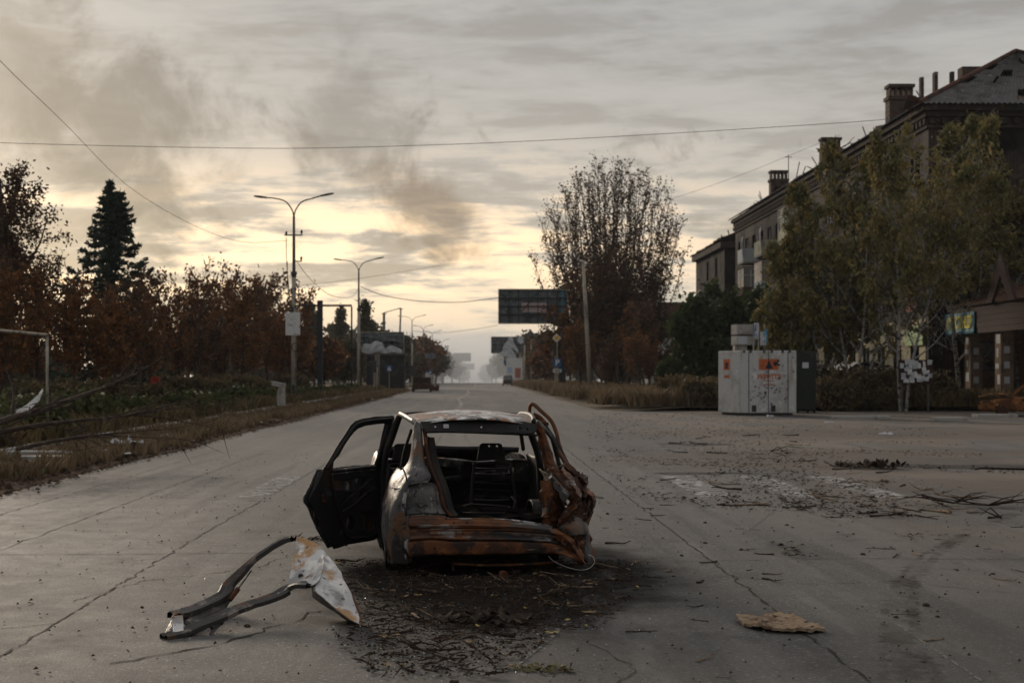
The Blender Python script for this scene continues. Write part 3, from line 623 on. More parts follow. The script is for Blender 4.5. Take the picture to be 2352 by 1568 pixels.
# --- big broad fan tree on the right of the road
P_fan = dict(levels=4, trunk=.62, seg=(8, 7, 5, 3), wob=(.05, .07, .10, .16), up=(.015, .13, .16, .10), tip=(.3, .3, .35, .5), kids=(15, 10, 8), t0=(.16, .10, .12), ang=(.50, .46, .5), len=(.46, .40, .34), rad=(.5, .5, .5), leaf_from=3, shape=lambda t: 1.15-.35*t, leaf_t=.3)
def fan_tree(px, Y, top, half, label, seed):
    h = H+(CY-top)*Y/F; t = thing('fan_crowned_tree', label, 'tree', (gx(px, Y), Y, 0)); g = random.Random(seed); b = MB(); tips = []
    for k in range(95):
        a = k*2.39996+g.uniform(-.2, .2); u = ((k+.5)/95)**.5; rad = half*u*g.uniform(.88, 1.05); zt = 9.5+(h-9.5)*math.sqrt(max(0, 1-(u*.93)**2))*g.uniform(.93, 1.0)-(2.6*max(0, u-.8)/.2)*g.random()
        b0 = Vector((math.cos(a)*.5*u, math.sin(a)*.5*u, g.uniform(.4, 3.5)*(1-u*.6))); e = Vector((math.cos(a)*rad, math.sin(a)*rad, zt)); m1 = Vector((math.cos(a)*rad*.66, math.sin(a)*rad*.66, b0.z+(zt-b0.z)*.47))
        c = [Vector(p) for p in curve([tuple(b0), tuple(m1), tuple(e)], 9)]; c = [p+Vector(mnoise.noise_vector(p*.7))*.5 for p in c]
        b.tube(c, [.05*(1-.82*i/8)+.009 for i in range(9)], 4, cap=False)
        for q in range(24):
            v = .22+.78*(q+g.random())/24; i = min(int(v*8), 7); p = c[i].lerp(c[i+1], v*8-i); d = (c[i+1]-c[i]).normalized(); o = Vector((g.gauss(0, 1), g.gauss(0, 1), g.gauss(0, .5))); d2 = (d*.9+o.normalized()*.62+Vector((0, 0, .35))).normalized(); l = g.uniform(.5, 1.5)
            p1 = p+d2*l*.5; p2 = p+d2*l+Vector((0, 0, .12)); b.tube([p, p1, p2], [.022, .017, .009], 3, cap=False)
            for w in range(3):
                o = Vector((g.gauss(0, 1), g.gauss(0, 1), g.gauss(0, .4)+.5)).normalized(); s_ = p.lerp(p2, g.uniform(.4, 1)); e2 = s_+(d2+o*.8).normalized()*g.uniform(.25, .6); b.tube([s_, e2], [.012, .007], 3, cap=False); tips.append((e2, d2, 0)); tips.append((s_, d2, 0))
    b.tube([(0, 0, -.1), (0, 0, 1.5), (0, 0, 4)], [.5, .42, .25], 8); b.build('trunk', m_bark, t, smooth=True, fix=False)
    leaves(tips, 3, .15, .20, seed, .2, 1.6, sparse_top(9, 17, .42)).build('crown', lf_dark, t, fix=False)
fan_tree(1405, 128, 380, 7.1, 'huge broad fan shaped tree with bare twigs above brown leaves beside the billboard', 9)
under = [(1335, 120, 600, 'tall brown tree merging into the left flank of the fan shaped tree', 1, 1.35), (1425, 118, 560, 'tall brown tree in the heart of the fan shaped tree', 0, 1.3), (1490, 119, 600, 'tall brown tree merging into the right flank of the fan shaped tree', 2, 1.35), (1290, 118, 700, 'reddish brown tree overlapping the right end of the near billboard', 0, 1.3), (1345, 112, 735, 'brown tree behind the bare concrete pole', 1, 1.3), (1440, 110, 690, 'wide rust brown tree below the fan shaped tree', 2, 1.5), (1520, 104, 700, 'brown tree between the fan shaped tree and the burnt block', 3, 1.4), (1590, 98, 715, 'low brown tree left of the concrete shelter', 0, 1.3), (1485, 96, 760, 'low brown tree in front of the fan shaped tree', 1, 1.4), (1385, 100, 770, 'dark low tree at the foot of the fan shaped tree', 3, 1.3)]
for px, Y, hp, nm, k, w in under: plant(protos[3 if hp < 620 else k], px, Y, hp, nm, wide=w*.9, group='brown trees under the fan shaped tree')
gp = make_tree('green_tree', 'dark green bushy tree left of the concrete shelter', 'tree', dict(P_chest, leaf_from=2), 61, lf_green, loc=(gx(1640, 80), 80, 0), leaf=(9, .20, .28), H_=6.0, r=.14, stems=3, fan=.5, keep=gaps(61, -9, 1.5, None, .1, .15))
dup(gp, (gx(1700, 92), 92, 0), 2.0, 1.2, 'dark green tree in front of the burnt block corner')
dup(gp, (gx(1588, 86), 86, 0), 4.0, .55, 'low green shrub left of the shelter in the dry grass')
dup(gp, (gx(1545, 78), 78, 0), 1.0, .42, 'lowest green shrub under the brown trees on the right verge')
# --- birches before the block
P_birch = dict(levels=4, trunk=.93, seg=(10, 7, 6, 5), wob=(.06, .11, .13, .07), up=(.01, .12, -.02, -.55), tip=(.15, .25, .4, .5), kids=(17, 8, 6), t0=(.16, .2, .15), ang=(.72, .70, .9), len=(.34, .42, .50), rad=(.5, .45, .35), leaf_from=3, shape=lambda t: 1.25-.85*t, leaf_t=.1)
for px, Y, hp, st, sd, hf, lb in ((1968, 67, 325, 3, 71, 3.8, 'tall birch with white forked stems in front of the apartment block'), (2073, 63.6, 262, 2, 72, 4.3, 'tallest birch with a dark lower trunk beside the notice board'), (2215, 70.9, 308, 2, 73, 4.6, 'yellowing birch rising behind the bus station canopy'), (2350, 72, 372, 2, 74, 4.2, 'birch at the right edge behind the canopy roof'), (1808, 70, 572, 2, 75, 2.4, 'slim birch before the white balconies'), (1893, 68, 428, 2, 76, 2.6, 'birch between the slim birch and the white stemmed one')):
    make_tree('birch_tree', lb, 'tree', P_birch, sd, lf_birch, m_birch, loc=(gx(px, Y), Y, 0), zmin={73: 5.9, 74: 6.4, 72: 5.1, 71: 3.0}.get(sd, 2.0), keep=gaps(sd, -9, 1.15, None, .35, .10), leaf=(4, .12, .13), H_=H+(CY-hp)*Y/F, r=.17, stems=st, fan=.22, droop=.65, hang=.16, aspect=2.6, group='birches before the apartment block', half=hf)
# --- green shrubs before the block and beyond the notice board
sh = make_tree('shrub', 'green and yellow shrub beside the arched canopy frame', 'shrub', dict(P_chest, levels=3, kids=(8, 7), leaf_from=1, t0=(.05, .1)), 81, gr_mix, loc=(gx(1985, 66), 66, 0), leaf=(14, .13, .22), H_=1.9, r=.04, stems=5, fan=.8)
for px, Y, s, lb in ((1925, 64.6, .75, 'green shrub right of the dark steel container'), (2110, 66.5, .9, 'yellowing shrub below the notice board'), (2040, 65, .55, 'small shrub left of the notice board post'), (1895, 70, 1.0, 'shrub behind the dark steel container'), (2150, 66.5, .7, 'tall dark shrub between notice board and bus station'), (1560, 70, .8, 'shrub at the left foot of the shelter plaza'), (1610, 67, .75, 'dark shrub just left of the concrete shelter')):
    dup(sh, (gx(px, Y), Y, .05), random.uniform(0, 6), s, lb, 'shrubs in front of the block')
# left hedge of rose bushes with pale flowers
m_rose = mat('pale_rose_petals', (.42,.38,.27), rough=.8)
hd = make_tree('rose_bush', 'green rose bush behind the left kerb', 'shrub', dict(P_chest, levels=3, kids=(8, 7), leaf_from=1, t0=(.05, .1)), 91, gr_green, loc=(0, -405, 0), leaf=(14, .10, .16), H_=.85, r=.025, stems=5, fan=.8)
fb = MB(); rr = random.Random(3)
for k in range(4): fb.lathe((rr.uniform(-.5, .5), rr.uniform(-.4, .4), rr.uniform(.75, 1.05)), [(.01, -.03), (.05, 0), (.045, .03), (.01, .05)], 7)
fb.build('blossoms', m_rose, hd)
places = ['left of the fallen branch tip', 'under the fallen branch tip', 'right of the branch tip with pale flowers', 'in front of the red cabinet', 'right of the red cabinet with pale flowers', 'midway along the hedge', 'below the tallest thin brown tree', 'left of the concrete stump', 'beside the concrete stump', 'left of the sign pole foot', 'right of the sign pole foot', 'beyond the sign pole', 'near the second lamp pole', 'beyond the second lamp pole', 'far along the hedge by the dark kiosk']
for i, pl in enumerate(places):
    y = 24+i*i*.32+i*2.4; dup(hd, (-10.3-random.uniform(0, .7), y, .1), random.uniform(0, 6), random.uniform(.9, 1.3), 'green rose bush '+pl, 'rose bushes behind the left kerb')
for i in range(16):
    y = 26+i*5.5; dup(sh, (-12.6-random.uniform(0, 1.2), y, .1), random.uniform(0, 6), random.uniform(.5, .85), 'dark green undergrowth shrub beneath the brown row of trees', 'undergrowth beneath the brown trees')
# --- poplars and far trees
P_pop = dict(levels=3, trunk=.95, seg=(8, 5, 4), wob=(.02, .08, .1), up=(.02, .35, .3), tip=(.15, .3, .5), kids=(34, 7), t0=(.10, .15), ang=(.55, .5), len=(.20, .45), rad=(.3, .5), leaf_from=1, shape=lambda t: 1.1-.6*t)
pp = make_tree('poplar_tree', 'slim dark poplar behind the second lamp pole', 'tree', P_pop, 95, lf_far, loc=(gx(828, 175), 175, 0), leaf=(3, .30, .25), H_=H+(CY-688)*175/F, r=.2)
for px, Y, hp, lb in ((705, 165, 695, 'slim poplar behind the left arm of the steel gantry'), (777, 190, 705, 'slim poplar inside the steel gantry frame'), (848, 185, 735, 'shorter poplar right of the second lamp pole'), (722, 175, 715, 'short poplar beside the dark gantry post')):
    h = H+(CY-hp)*Y/F; dup(pp, (gx(px, Y), Y, 0), 1.0, h/(H+(CY-688)*175/F), lb, 'poplars beyond the gantry')
fr = make_tree('far_tree', 'x', 'tree', dict(P_chest, levels=3, kids=(12, 7), leaf_from=1), 97, lf_far, loc=(0, -410, 0), leaf=(12, .50, .55), H_=8, r=.16)
fr2 = make_tree('far_tree', 'x', 'tree', dict(P_chest, levels=3, kids=(12, 7), leaf_from=1), 98, lf_brown, loc=(0, -415, 0), leaf=(12, .5, .55), H_=8, r=.16)
far = [(690, 150, 770, 0, 'olive tree under the left arm of the steel gantry'), (745, 140, 775, 1, 'brown tree under the middle of the steel gantry'), (790, 150, 780, 0, 'olive brown tree at the right post of the gantry'), (660, 135, 745, 1, 'brown tree just right of the sign pole'), (865, 230, 750, 0, 'small tree behind the torn left billboard'), (925, 250, 770, 0, 'dark green tree right of the tilted pole'), (975, 290, 775, 1, 'russet tree behind the fourth lamp pole'), (958, 270, 800, 1, 'low russet tree beside the burnt van'), (1000, 330, 790, 0, 'hazy tree left of the road in the smoke'), (1018, 400, 800, 0, 'very hazy tree left of the far billboards'), (1040, 480, 815, 0, 'faint tree left of the road end'), (1140, 480, 815, 0, 'faint tree right of the road end'), (1165, 430, 790, 0, 'hazy tree behind the second billboard'), (1062, 600, 835, 0, 'faintest tree left of the vanishing road'), (1120, 620, 838, 0, 'faintest tree right of the vanishing road'), (1215, 300, 765, 0, 'grey green tree right of the second billboard'), (1235, 260, 780, 1, 'brown tree behind the no stopping sign'), (1260, 220, 760, 0, 'dark tree behind the parking sign'), (1250, 185, 800, 1, 'low brown tree by the parking sign'), (1200, 360, 785, 0, 'pale tree behind the white board'), (1310, 200, 760, 1, 'brown tree behind the teal billboard post')]
for i, (px, Y, hp, k, lb) in enumerate(far):
    h = H+(CY-hp)*Y/F-gh(Y); s = h/8; dup(fr2 if k else fr, (gx(px, Y), Y, gh(Y)), i*1.3, (s*1.2, s*1.2, s), lb, 'far trees down the road')
def wood(x0, x1, y0, y1, n, h, name, label, seed):
    g = random.Random(seed); b = MB(); V = []
    for i in range(n):
        x, y = g.uniform(x0, x1), g.uniform(y0, y1); hh = h*g.uniform(.7, 1.2); z = gh(y)
        b.tube([(x, y, z), (x, y, z+hh*.7)], [.25, .1], 4)
        for q in range(170):
            a = g.random(); ang = g.uniform(0, 6.28); r = hh*.33*math.sqrt(g.random())*math.sin(math.pi*(.12+.85*a)); V.append((Vector((x+r*math.cos(ang), y+r*math.sin(ang), z+hh*(.12+.88*a))), None, 0))
    o = leaves(V, 2, .95, .4, seed); k = len(o.v); o.add(b.v, b.f); o = o.build(name, lf_far, fix=False); tag(o, label, 'woods', kind='stuff')
wood(-70, -12, 230, 560, 110, 10, 'far_woods', 'belt of far trees fading into smoke left of the road', 4)
wood(13, 80, 200, 620, 110, 10, 'far_woods', 'belt of far trees fading into smoke right of the road', 5)
wood(-60, -24, 95, 225, 12, 4.0, 'back_woods', 'dim thicket behind the row of brown trees', 6)
for o in protos+[hd, fr, fr2]:
    for ch in list(o.children): bpy.data.objects.remove(ch)
    bpy.data.objects.remove(o)
# fallen branch in the left foreground
def fallen(root, pts, r0, seed, k=12):
    rnd = random.Random(seed); b = MB(); c = curve(pts, 14); b.tube(c, [r0*(1-.75*i/13) for i in range(14)], 7)
    for j in range(k):
        i = rnd.randint(2, 12); s = Vector(c[i]); d = (Vector(c[i+1])-s).normalized(); d = (d+Vector((rnd.gauss(0, .25), rnd.gauss(0, .4), rnd.gauss(.05, .22)))).normalized(); L_ = rnd.uniform(.8, 2.4); p = [s]
        for q in range(5): d = (d+Vector((rnd.gauss(0, .12), rnd.gauss(0, .12), rnd.gauss(0, .1)))).normalized(); p.append(p[-1]+d*L_/5)
        b.tube(p, [r0*.32*(1-q/6) for q in range(6)], 4, cap=False)
        for w in range(3):
            e = p[rnd.randint(2, 5)]; dd = (d+Vector((rnd.gauss(0, .6), rnd.gauss(0, .6), rnd.gauss(0, .4)))).normalized(); b.tube([e, e+dd*.3, e+dd*.6+Vector((0, 0, .05))], [.008, .006, .003], 3, cap=False)
    return b
Yb = 24.0
t = thing('fallen_branch', 'long fallen leafless branch propped over the hedge at the left edge', 'branch', (-9.2, Yb, 0))
def lp(px, py, Y): x, y, z = at(px, py, Y); return (x+9.2, y-Yb, z)
fallen(t, [lp(-120, 1010, 22.0), lp(0, 968, 23), lp(110, 935, 24.5), lp(210, 900, 26), lp(275, 877, 27)], .075, 1, 16).build('limb', m_bark, t, smooth=True, fix=False)
fallen(t, [lp(-120, 1030, 21.4), lp(20, 988, 22.4), lp(150, 968, 23.4), lp(260, 958, 24.6), lp(360, 945, 25.4)], .05, 2, 12).build('limb', m_bark, t, smooth=True, fix=False)
t = thing('fallen_branch', 'thin fallen branch lying on the leaf litter below the long branch', 'branch', (-8.4, 21.5, 0))
def lp(px, py, Y): x, y, z = at(px, py, Y); return (x+8.4, y-21.5, z)
fallen(t, [lp(40, 1030, 20.5), lp(140, 1010, 21.5), lp(230, 998, 22.5), lp(300, 992, 23)], .035, 8, 5).build('limb', m_bark, t, smooth=True, fix=False)
# ---------------------------------------------------------------- lamp poles, wires, signs
def lamp(px, Y, top, arm, label, group='double armed street lamps', detail=True, x=None, tilt=(0.10, .17)):
    X = gx(px, Y); h = H+(CY-top)*Y/F-gh(Y); t = thing('street_lamp', label, 'street lamp', (X, Y, gh(Y)), 0, group)
    b = MB(); b.tube([(0, 0, -.1), (0, 0, h*.62)], [.165, .12], 10); b.build('concrete_post', m_pole, t, smooth=True)
    b = MB(); b.tube([(0, 0, h*.60), (0, 0, h*.62), (0, 0, h-1.35)], [.15, .095, .07], 8)
    b.lathe((0, 0, h*.62), [(.15, -.12), (.17, -.1), (.17, .05), (.10, .08)], 10); b.build('steel_mast', m_metal, t, smooth=True)
    for sgn in (-1, 1):
        L_ = arm; c = curve([(0, 0, h-1.4), (sgn*.10, 0, h-1.0), (sgn*.45, 0, h-.55), (sgn*1.0, 0, h-.38), (sgn*L_*.72, 0, h-.38+L_*.72*tilt[sgn > 0]-.1)], 12)
        b = MB(); b.tube(c, .038, 6); a = b.build('arm', m_metal, t, smooth=True)
        e = Vector(c[-1]); d = Vector((sgn, 0, tilt[sgn > 0]+.02)).normalized(); b = MB(); b.tube([e-d*.1, e, e+d*.35, e+d*.62, e+d*.72], [(.03, .05), (.05, .10), (.065, .13), (.05, .11), (.01, .03)], 8, flat=(0, 0, 1)); b.build('lamp_head', m_metal, a, smooth=True)
    return t, h
l1, h1 = lamp(675, 78, 440, 2.1, 'nearest double armed street lamp with a white board strapped to its post')
zb = lambda py: gz(py, 78)
b = MB(); b.box((-.02, 0, zb(540)), (1.0, .06, .07)); b.build('cross_arm', m_metal, l1); b = MB(); b.box((.2, 0, zb(600)), (.5, .06, .06)); b.build('cross_arm', m_metal, l1)
for dx, pz in ((-.42, 540), (.42, 537), (.40, 598)): b = MB(); b.lathe((dx, 0, zb(pz)), [(.03, 0), (.06, .03), (.05, .09), (.07, .11), (.05, .2), (.02, .22)], 8); b.build('insulator', m_black, l1, smooth=True)
b = MB(); b.bb(-.43, .37, -.24, -.20, zb(770), zb(717))
b.build('notice_panel', m_white, l1, bevel=.008)
b = MB()
for k in range(9): b.bb(-.02, .12 if k % 2 else .04, -.246, -.243, zb(727)-k*.12-.03, zb(727)-k*.12)
b.build('faded_print', mat('faded_ink', (.33,.33,.33), rough=.9), l1)
b = MB(); rr = random.Random(4)
for k in range(26):
    a = rr.uniform(0, 6.28); z = zb(rr.uniform(655, 712)); r = rr.uniform(.15, .42); b.tube([(0.05*math.cos(a), -.05, z), (r*math.cos(a)*.7, r*math.sin(a)*.5-.1, z-.22*rr.random()), (r*math.cos(a)*.3, -.15, z-.45*rr.random())], [.03, .05, .02], 5)
b.build('tangled_cable_box', m_black, l1)
b = MB(); 
for dx, z1 in ((-.42, 545), (-.36, 600), (-.33, 640)): b.tube(curve([(dx, 0, zb(z1)), (dx+.03, -.05, zb(z1+60)), (-.22, -.1, zb(700)), (-.45, -.1, zb(800)), (-.9, -.3, zb(900)), (-1.3, -.5, .15)], 20), .018, 4)
b.build('hanging_wires', m_wire, l1)
b = MB(); b.tube([(.1+.2*math.cos(a/10*6.28), -.2, zb(797)+.24*math.sin(a/10*6.28)) for a in range(11)], .02, 5); b.build('cable_coil', m_wire, l1)
b = MB(); b.bb(-.06, .08, -.185, -.15, zb(904), zb(884)); b.build('access_hatch', m_black, l1)
lb = ['double armed street lamp standing second from the sign board pole', 'double armed street lamp right of the tilted pole', 'double armed lamp behind the burnt van', 'double armed lamp beside the small white road sign', 'faint double armed lamp in the smoke', 'faintest double armed lamp far down the road']
for (px, Y, top, arm), l in zip(((824, 122, 588, 2.05), (946.5, 240, 722, 2.4), (972, 283, 744, 1.9), (993, 318, 757, 1.9), (1015, 380, 777, 1.9), (1037, 520, 800, 1.9)), lb):
    t, hh = lamp(px, Y, top, arm, l)
    b = MB(); b.box((0, 0, hh*.68), (.7, .06, .06)); b.build('cross_arm', m_metal, t)
def pole(px, Y, base_y, top_y, r, m, label, lean=0.0, name='utility_pole', cat='pole', extra=None):
    X = gx(px, Y); h = gz(top_y, Y)-gh(Y); t = thing(name, label, cat, (X, Y, gh(Y))); b = MB(); b.tube([(0, 0, -.1), (lean, 0, h)], [r, r*.62], 8); b.build('post', m, t, smooth=True)
    b = MB(); b.box((lean*.97, 0, h-.12), (.6, .08, .08)); b.build('cross_arm', m_metal, t)
    return t, h
t, h = pole(1357, 103, 0, 603, .19, m_pole, 'bare leaning concrete pole in front of the fan shaped tree', lean=-.55)
b = MB(); b.box((-.60, -.05, h+.1), (.45, .22, .12), tilt=(0, .3)); b.build('bracket', m_white, t)
t, h = pole(882, 165, 0, 718, .24, m_black, 'black soot covered pole joined to the tilted pole by a bar')
b = MB(); b.tube([(0, 0, h), (gx(920, 172)-gx(882, 165), 7, gz(707, 172))], .05, 5); b.build('tie_bar', m_metal, t)
t, h = pole(914, 172, 0, 707, .17, m_pole, 'leaning braced pole just left of the third street lamp', lean=.35)
b = MB(); b.tube([(.9, 0, 0), (.25, 0, h*.55)], [.15, .11], 7); b.build('brace', m_pole, t, smooth=True)
pole(1205, 230, 0, 792, .15, m_pole, 'slim pale pole left of the no stopping sign')
pole(1508, 125, 0, 690, .14, m_pole, 'thin pale pole showing through the brown trees on the right')
pole(1220, 250, 0, 780, .12, m_pole, 'slender pole behind the second billboard edge')
pole(866, 120, 0, 836, .06, m_pole, 'short thin pale post between the black pole and second lamp', name='post', cat='post')
# concrete stump left of the near lamp
t = thing('concrete_stump', 'broken grey concrete stump in the hedge left of the sign pole', 'stump', (gx(646, 66), 66, 0)); b = MB(); b.tube([(0, 0, -.1), (0, 0, .8), (.05, 0, 1.25)], [.2, .19, .15], 7); b.build('shaft', m_conc, t); b = MB(); b.box((-.12, 0, 1.2), (.62, .34, .2), tilt=(0, .2)); b.build('cap', m_conc, t)
# steel gantry
m_gant = mat('gantry_steel', (.028,.03,.036), rough=.6, metal=.3)
t = thing('steel_gantry', 'dark steel gantry frame rising behind the brown trees left of the second lamp', 'gantry', (gx(735, 118), 118, 0))
g0 = gx(735, 118); z1 = gz(700, 118)
b = MB(); b.bb(-.22, .22, -.2, .2, 0, gz(690, 118)); b.build('column', m_gant, t)
b = MB(); b.bb(gx(682, 118)-g0, gx(808, 118)-g0, -.07, .07, z1-.14, z1+.03); b.build('beam', m_gant, t)
b = MB(); b.bb(gx(806, 118)-g0, gx(809.5, 118)-g0, -.07, .07, 0, z1-.14); b.build('post', m_gant, t)
# wires: each one thing
def wire(pts, label, r=.02, n=26, group='overhead wires'):
    o = pts[0]; b = MB(); b.tube([tuple(a-c for a, c in zip(p, o)) for p in curve(pts, n)], r*.62, 4); o_ = b.build('overhead_wire', m_wire, loc=o, fix=False); return tag(o_, label, 'wire', group)
def sag(a, b_, s, n=7):
    return [(a[0]+(b_[0]-a[0])*i/(n-1), a[1]+(b_[1]-a[1])*i/(n-1), a[2]+(b_[2]-a[2])*i/(n-1)-s*4*(i/(n-1))*(1-i/(n-1))) for i in range(n)]
wire([at(x, y, Y) for x, y, Y in ((-420, -400, 17), (-60, 60, 26), (0, 140, 30), (150, 285, 38), (300, 432, 50), (450, 520, 62), (560, 556, 72), (663, 552, 78))], 'slack wire running from the top left down to the nearest street lamp', .015)
wire([at(x, y, 48) for x, y in ((-700, 300), (-300, 316), (0, 328), (300, 336), (640, 341), (900, 336), (1200, 325), (1600, 303), (1980, 279), (2040, 272))], 'long nearly level wire crossing the whole sky above the road', .014)
wire([at(x, y, Y) for x, y, Y in ((680, 598, 78), (712, 640, 85), (760, 678, 98), (806, 682, 112), (822, 665, 122))], 'drooping wire between the two nearest street lamps', .03)
wire([at(x, y, 122) for x, y in ((828, 658), (880, 678), (960, 691), (1050, 694), (1110, 688), (1148, 683))], 'double wire from the second street lamp across to the near billboard', .045)
wire([at(x, y, 240) for x, y in ((948, 760), (1010, 764), (1080, 757), (1143, 747))], 'lower far wire crossing the road below the near billboard', .05)
wire([at(x, y, Y) for x, y, Y in ((690, 655, 80), (760, 648, 90), (822, 640, 105), (900, 628, 120), (1010, 610, 125))], 'thin wire rising to the right past the second street lamp', .018)
wire([at(x, y, Y) for x, y, Y in ((1500, 470, 130), (1600, 438, 122), (1720, 395, 115), (1830, 350, 108), (1930, 310, 100))], 'thin wire slanting up to the chimneys of the apartment block', .02)
# white pipe frame at the left edge, with torn sheet
t = thing('pipe_frame', 'white steel pipe frame leaning at the left edge with a torn white banner', 'frame', (gx(104, 33), 33, 0)); g0 = gx(104, 33)
b = MB(); b.tube([(0.05, 0, .2), (.04, 0, gz(770, 33))], .035, 7); b.build('post', m_pole, t, smooth=True)
b = MB(); b.tube([(.04, 0, gz(769, 33)), (gx(0, 31)-g0, -2, gz(759, 31)), (gx(-90, 30)-g0, -3, gz(752, 30))], .035, 7); b.build('crossbar', m_pole, t, smooth=True)
b = MB(); rows = loft([[(gx(98, 33)-g0, -.1, gz(893, 33)), (gx(88, 33)-g0, -.12, gz(905, 33)), (gx(70, 33)-g0, -.2, gz(925, 33)), (gx(42, 33)-g0, -.3, gz(945, 33))], [(gx(103, 33)-g0, -.2, gz(897, 33)), (gx(98, 33)-g0, -.25, gz(915, 33)), (gx(85, 33)-g0, -.3, gz(940, 33)), (gx(62, 33)-g0, -.4, gz(955, 33))]], 6, 14); b.grid(crumple(rows, .05, 4)); b.build('torn_banner', m_white, t, solid=.01)
# red cabinet among the trees
m_red = mat('faded_red_paint', (.30,.035,.02), [((.16,.03,.02),3,.5,.65)], rough=.6)
t = thing('red_cabinet', 'faded red metal cabinet standing among the brown trees', 'cabinet', (gx(357, 60), 60, 0)); b = MB(); b.bb(-.18, .16, -.15, .15, .35, 1.55); b.build('body', m_red, t, bevel=.02)
b = MB(); b.bb(-.14, .12, -.17, -.152, .42, 1.45); b.build('door', m_red, t); b = MB(); b.tube([(-.13, 0, 0), (-.13, 0, .36)], .03, 5); b.tube([(.11, 0, 0), (.11, 0, .36)], .03, 5); b.build('legs', m_black, t)

# ---------------------------------------------------------------- billboards
m_slate = mat('weathered_board_backing', (.10,.112,.118), [((.055,.06,.062),1.2,.48,.6),((.17,.18,.185),2.5,.56,.64)], rough=.8)
m_teal = mat('teal_paint', (.05,.14,.18), rough=.6); m_pale = mat('faded_pink_poster', (.40,.31,.29), rough=.8); m_paper = mat('torn_paper', (.42,.42,.43), [((.30,.31,.34),2,.5,.6)], rough=.9)
def torn(px, m_, pts, Y, name, parent, o, seed=1, bulge=.25):
    sh_ = [(x, y) for x, y in pts]; vs, fs = raster_plate(sh_, [], (max(p[0] for p in pts)-min(p[0] for p in pts))/26, lambda x, y: tuple(a-c for a, c in zip(at(x, y, Y-bulge*abs(mnoise.noise(Vector((x*.06, y*.06, seed))))), o)))
    b = MB(); b.add(vs, fs); return b.build(name, m_, parent, solid=.02)
def billboard(x0, x1, y0, y1, Y, post_px, label, grid_=True, post_m=None, nx=7, rows_=3):
    o = (gx(post_px, Y), Y, gh(Y)); t = thing('billboard', label, 'billboard', o); X0, X1, Z0, Z1 = gx(x0, Y)-o[0], gx(x1, Y)-o[0], gz(y1, Y)-o[2], gz(y0, Y)-o[2]
    b = MB(); b.bb(X0, X1, .10, .16, Z0, Z1); b.build('panel', m_slate, t)
    b = MB(); w = .10
    for xa, xb, za, zb_ in ((X0-w, X1+w, Z1, Z1+w), (X0-w, X1+w, Z0-w, Z0), (X0-w, X0, Z0, Z1), (X1, X1+w, Z0, Z1)): b.bb(xa, xb, -.02, .2, za, zb_)
    b.build('frame', m_pole, t)
    b = MB()
    for i in range(1, nx): x = X0+(X1-X0)*i/nx; b.bb(x-.03, x+.03, .02, .098, Z0, Z1)
    for i in range(1, rows_+1): z = Z0+(Z1-Z0)*i/(rows_+1); b.bb(X0, X1, -.05, .018, z-.05, z+.05)
    b.build('bracing', m_gant, t)
    b = MB(); b.tube([(0, 0.3, 0), (0, .3, Z1)], .26 if Y < 200 else .2, 10); b.build('post', post_m or m_pole, t, smooth=True)
    return t, o
t, o = billboard(1147, 1302, 666, 741, 124, 1293, 'near double billboard seen from its braced back beside the fan shaped tree', post_m=m_teal)
b = MB(); b.bb(gx(1198, 124)-o[0], gx(1255, 124)-o[0], .06, .099, gz(717, 124), gz(695, 124)); b.build('poster_remnant', m_pale, t)
b = MB(); b.tube([(gx(1198, 124)-o[0], -.1, gz(715, 124)), (gx(1232, 124)-o[0], -.1, gz(675, 124))], .04, 5); b.build('brace', m_gant, t)
t, o = billboard(1129, 1203, 774, 810, 255, 1195, 'second billboard with a large torn white sheet hanging from it')
torn(0, m_paper, [(1153, 806), (1158, 790), (1166, 782), (1168, 774), (1177, 774), (1180, 786), (1192, 806), (1190, 810), (1172, 795), (1186, 818), (1184, 826), (1166, 822), (1146, 812)], 254.3, 'torn_sheet', t, o, 2)
torn(0, m_paper, [(1190, 774), (1202, 774), (1202, 786), (1196, 790), (1188, 784)], 254.3, 'torn_corner', t, o, 3)
t, o = billboard(822, 926, 764, 810, 150, 866, 'wide billboard with peeled grey and white paper left of the road', nx=8)
torn(0, m_paper, [(826, 796), (838, 788), (850, 790), (862, 782), (878, 786), (884, 800), (898, 792), (912, 797), (924, 804), (922, 811), (900, 808), (886, 812), (866, 808), (848, 812), (830, 808)], 149.6, 'peeled_paper', t, o, 4)
torn(0, m_slate, [(846, 765), (870, 766), (925, 766), (924, 788), (900, 782), (880, 784), (858, 776), (846, 780)], 149.7, 'grey_paper', t, o, 5)
t, o = billboard(1041, 1081, 811, 829, 480, 1055, 'small hazy billboard left of the vanishing road', nx=4, rows_=1)
t, o = billboard(1056, 1089, 835, 848, 560, 1075, 'faintest low billboard just left of the vanishing road', nx=4, rows_=1)
t, o = billboard(1118, 1150, 838, 852, 470, 1130, 'faint low billboard right of the vanishing road', nx=4, rows_=1)
# white board and kiosk wall right of the road
t = thing('advert_board', 'tall pale board with faded blue and red prints behind the black car', 'board', (gx(1182, 235), 235, 0)); g0 = gx(1182, 235)
b = MB(); b.bb(gx(1163, 235)-g0, gx(1200, 235)-g0, 0, .5, gz(882, 235), gz(822, 235)); b.build('panel', m_white, t)
b = MB(); b.bb(gx(1164, 235)-g0, gx(1176, 235)-g0, -.03, -.003, gz(856, 235), gz(843, 235)); b.build('blue_print', mat('faded_blue_print', (.32,.40,.52), rough=.8), t)
b = MB(); b.bb(gx(1183, 235)-g0, gx(1196, 235)-g0, -.03, -.003, gz(868, 235), gz(845, 235)); b.build('red_print', mat('faded_red_print', (.33,.12,.10), rough=.8), t)
b = MB(); b.tube([(gx(1202, 235)-g0, 0, 0), (gx(1202, 235)-g0, 0, gz(815, 235))], .16, 8); b.build('post', m_pole, t)
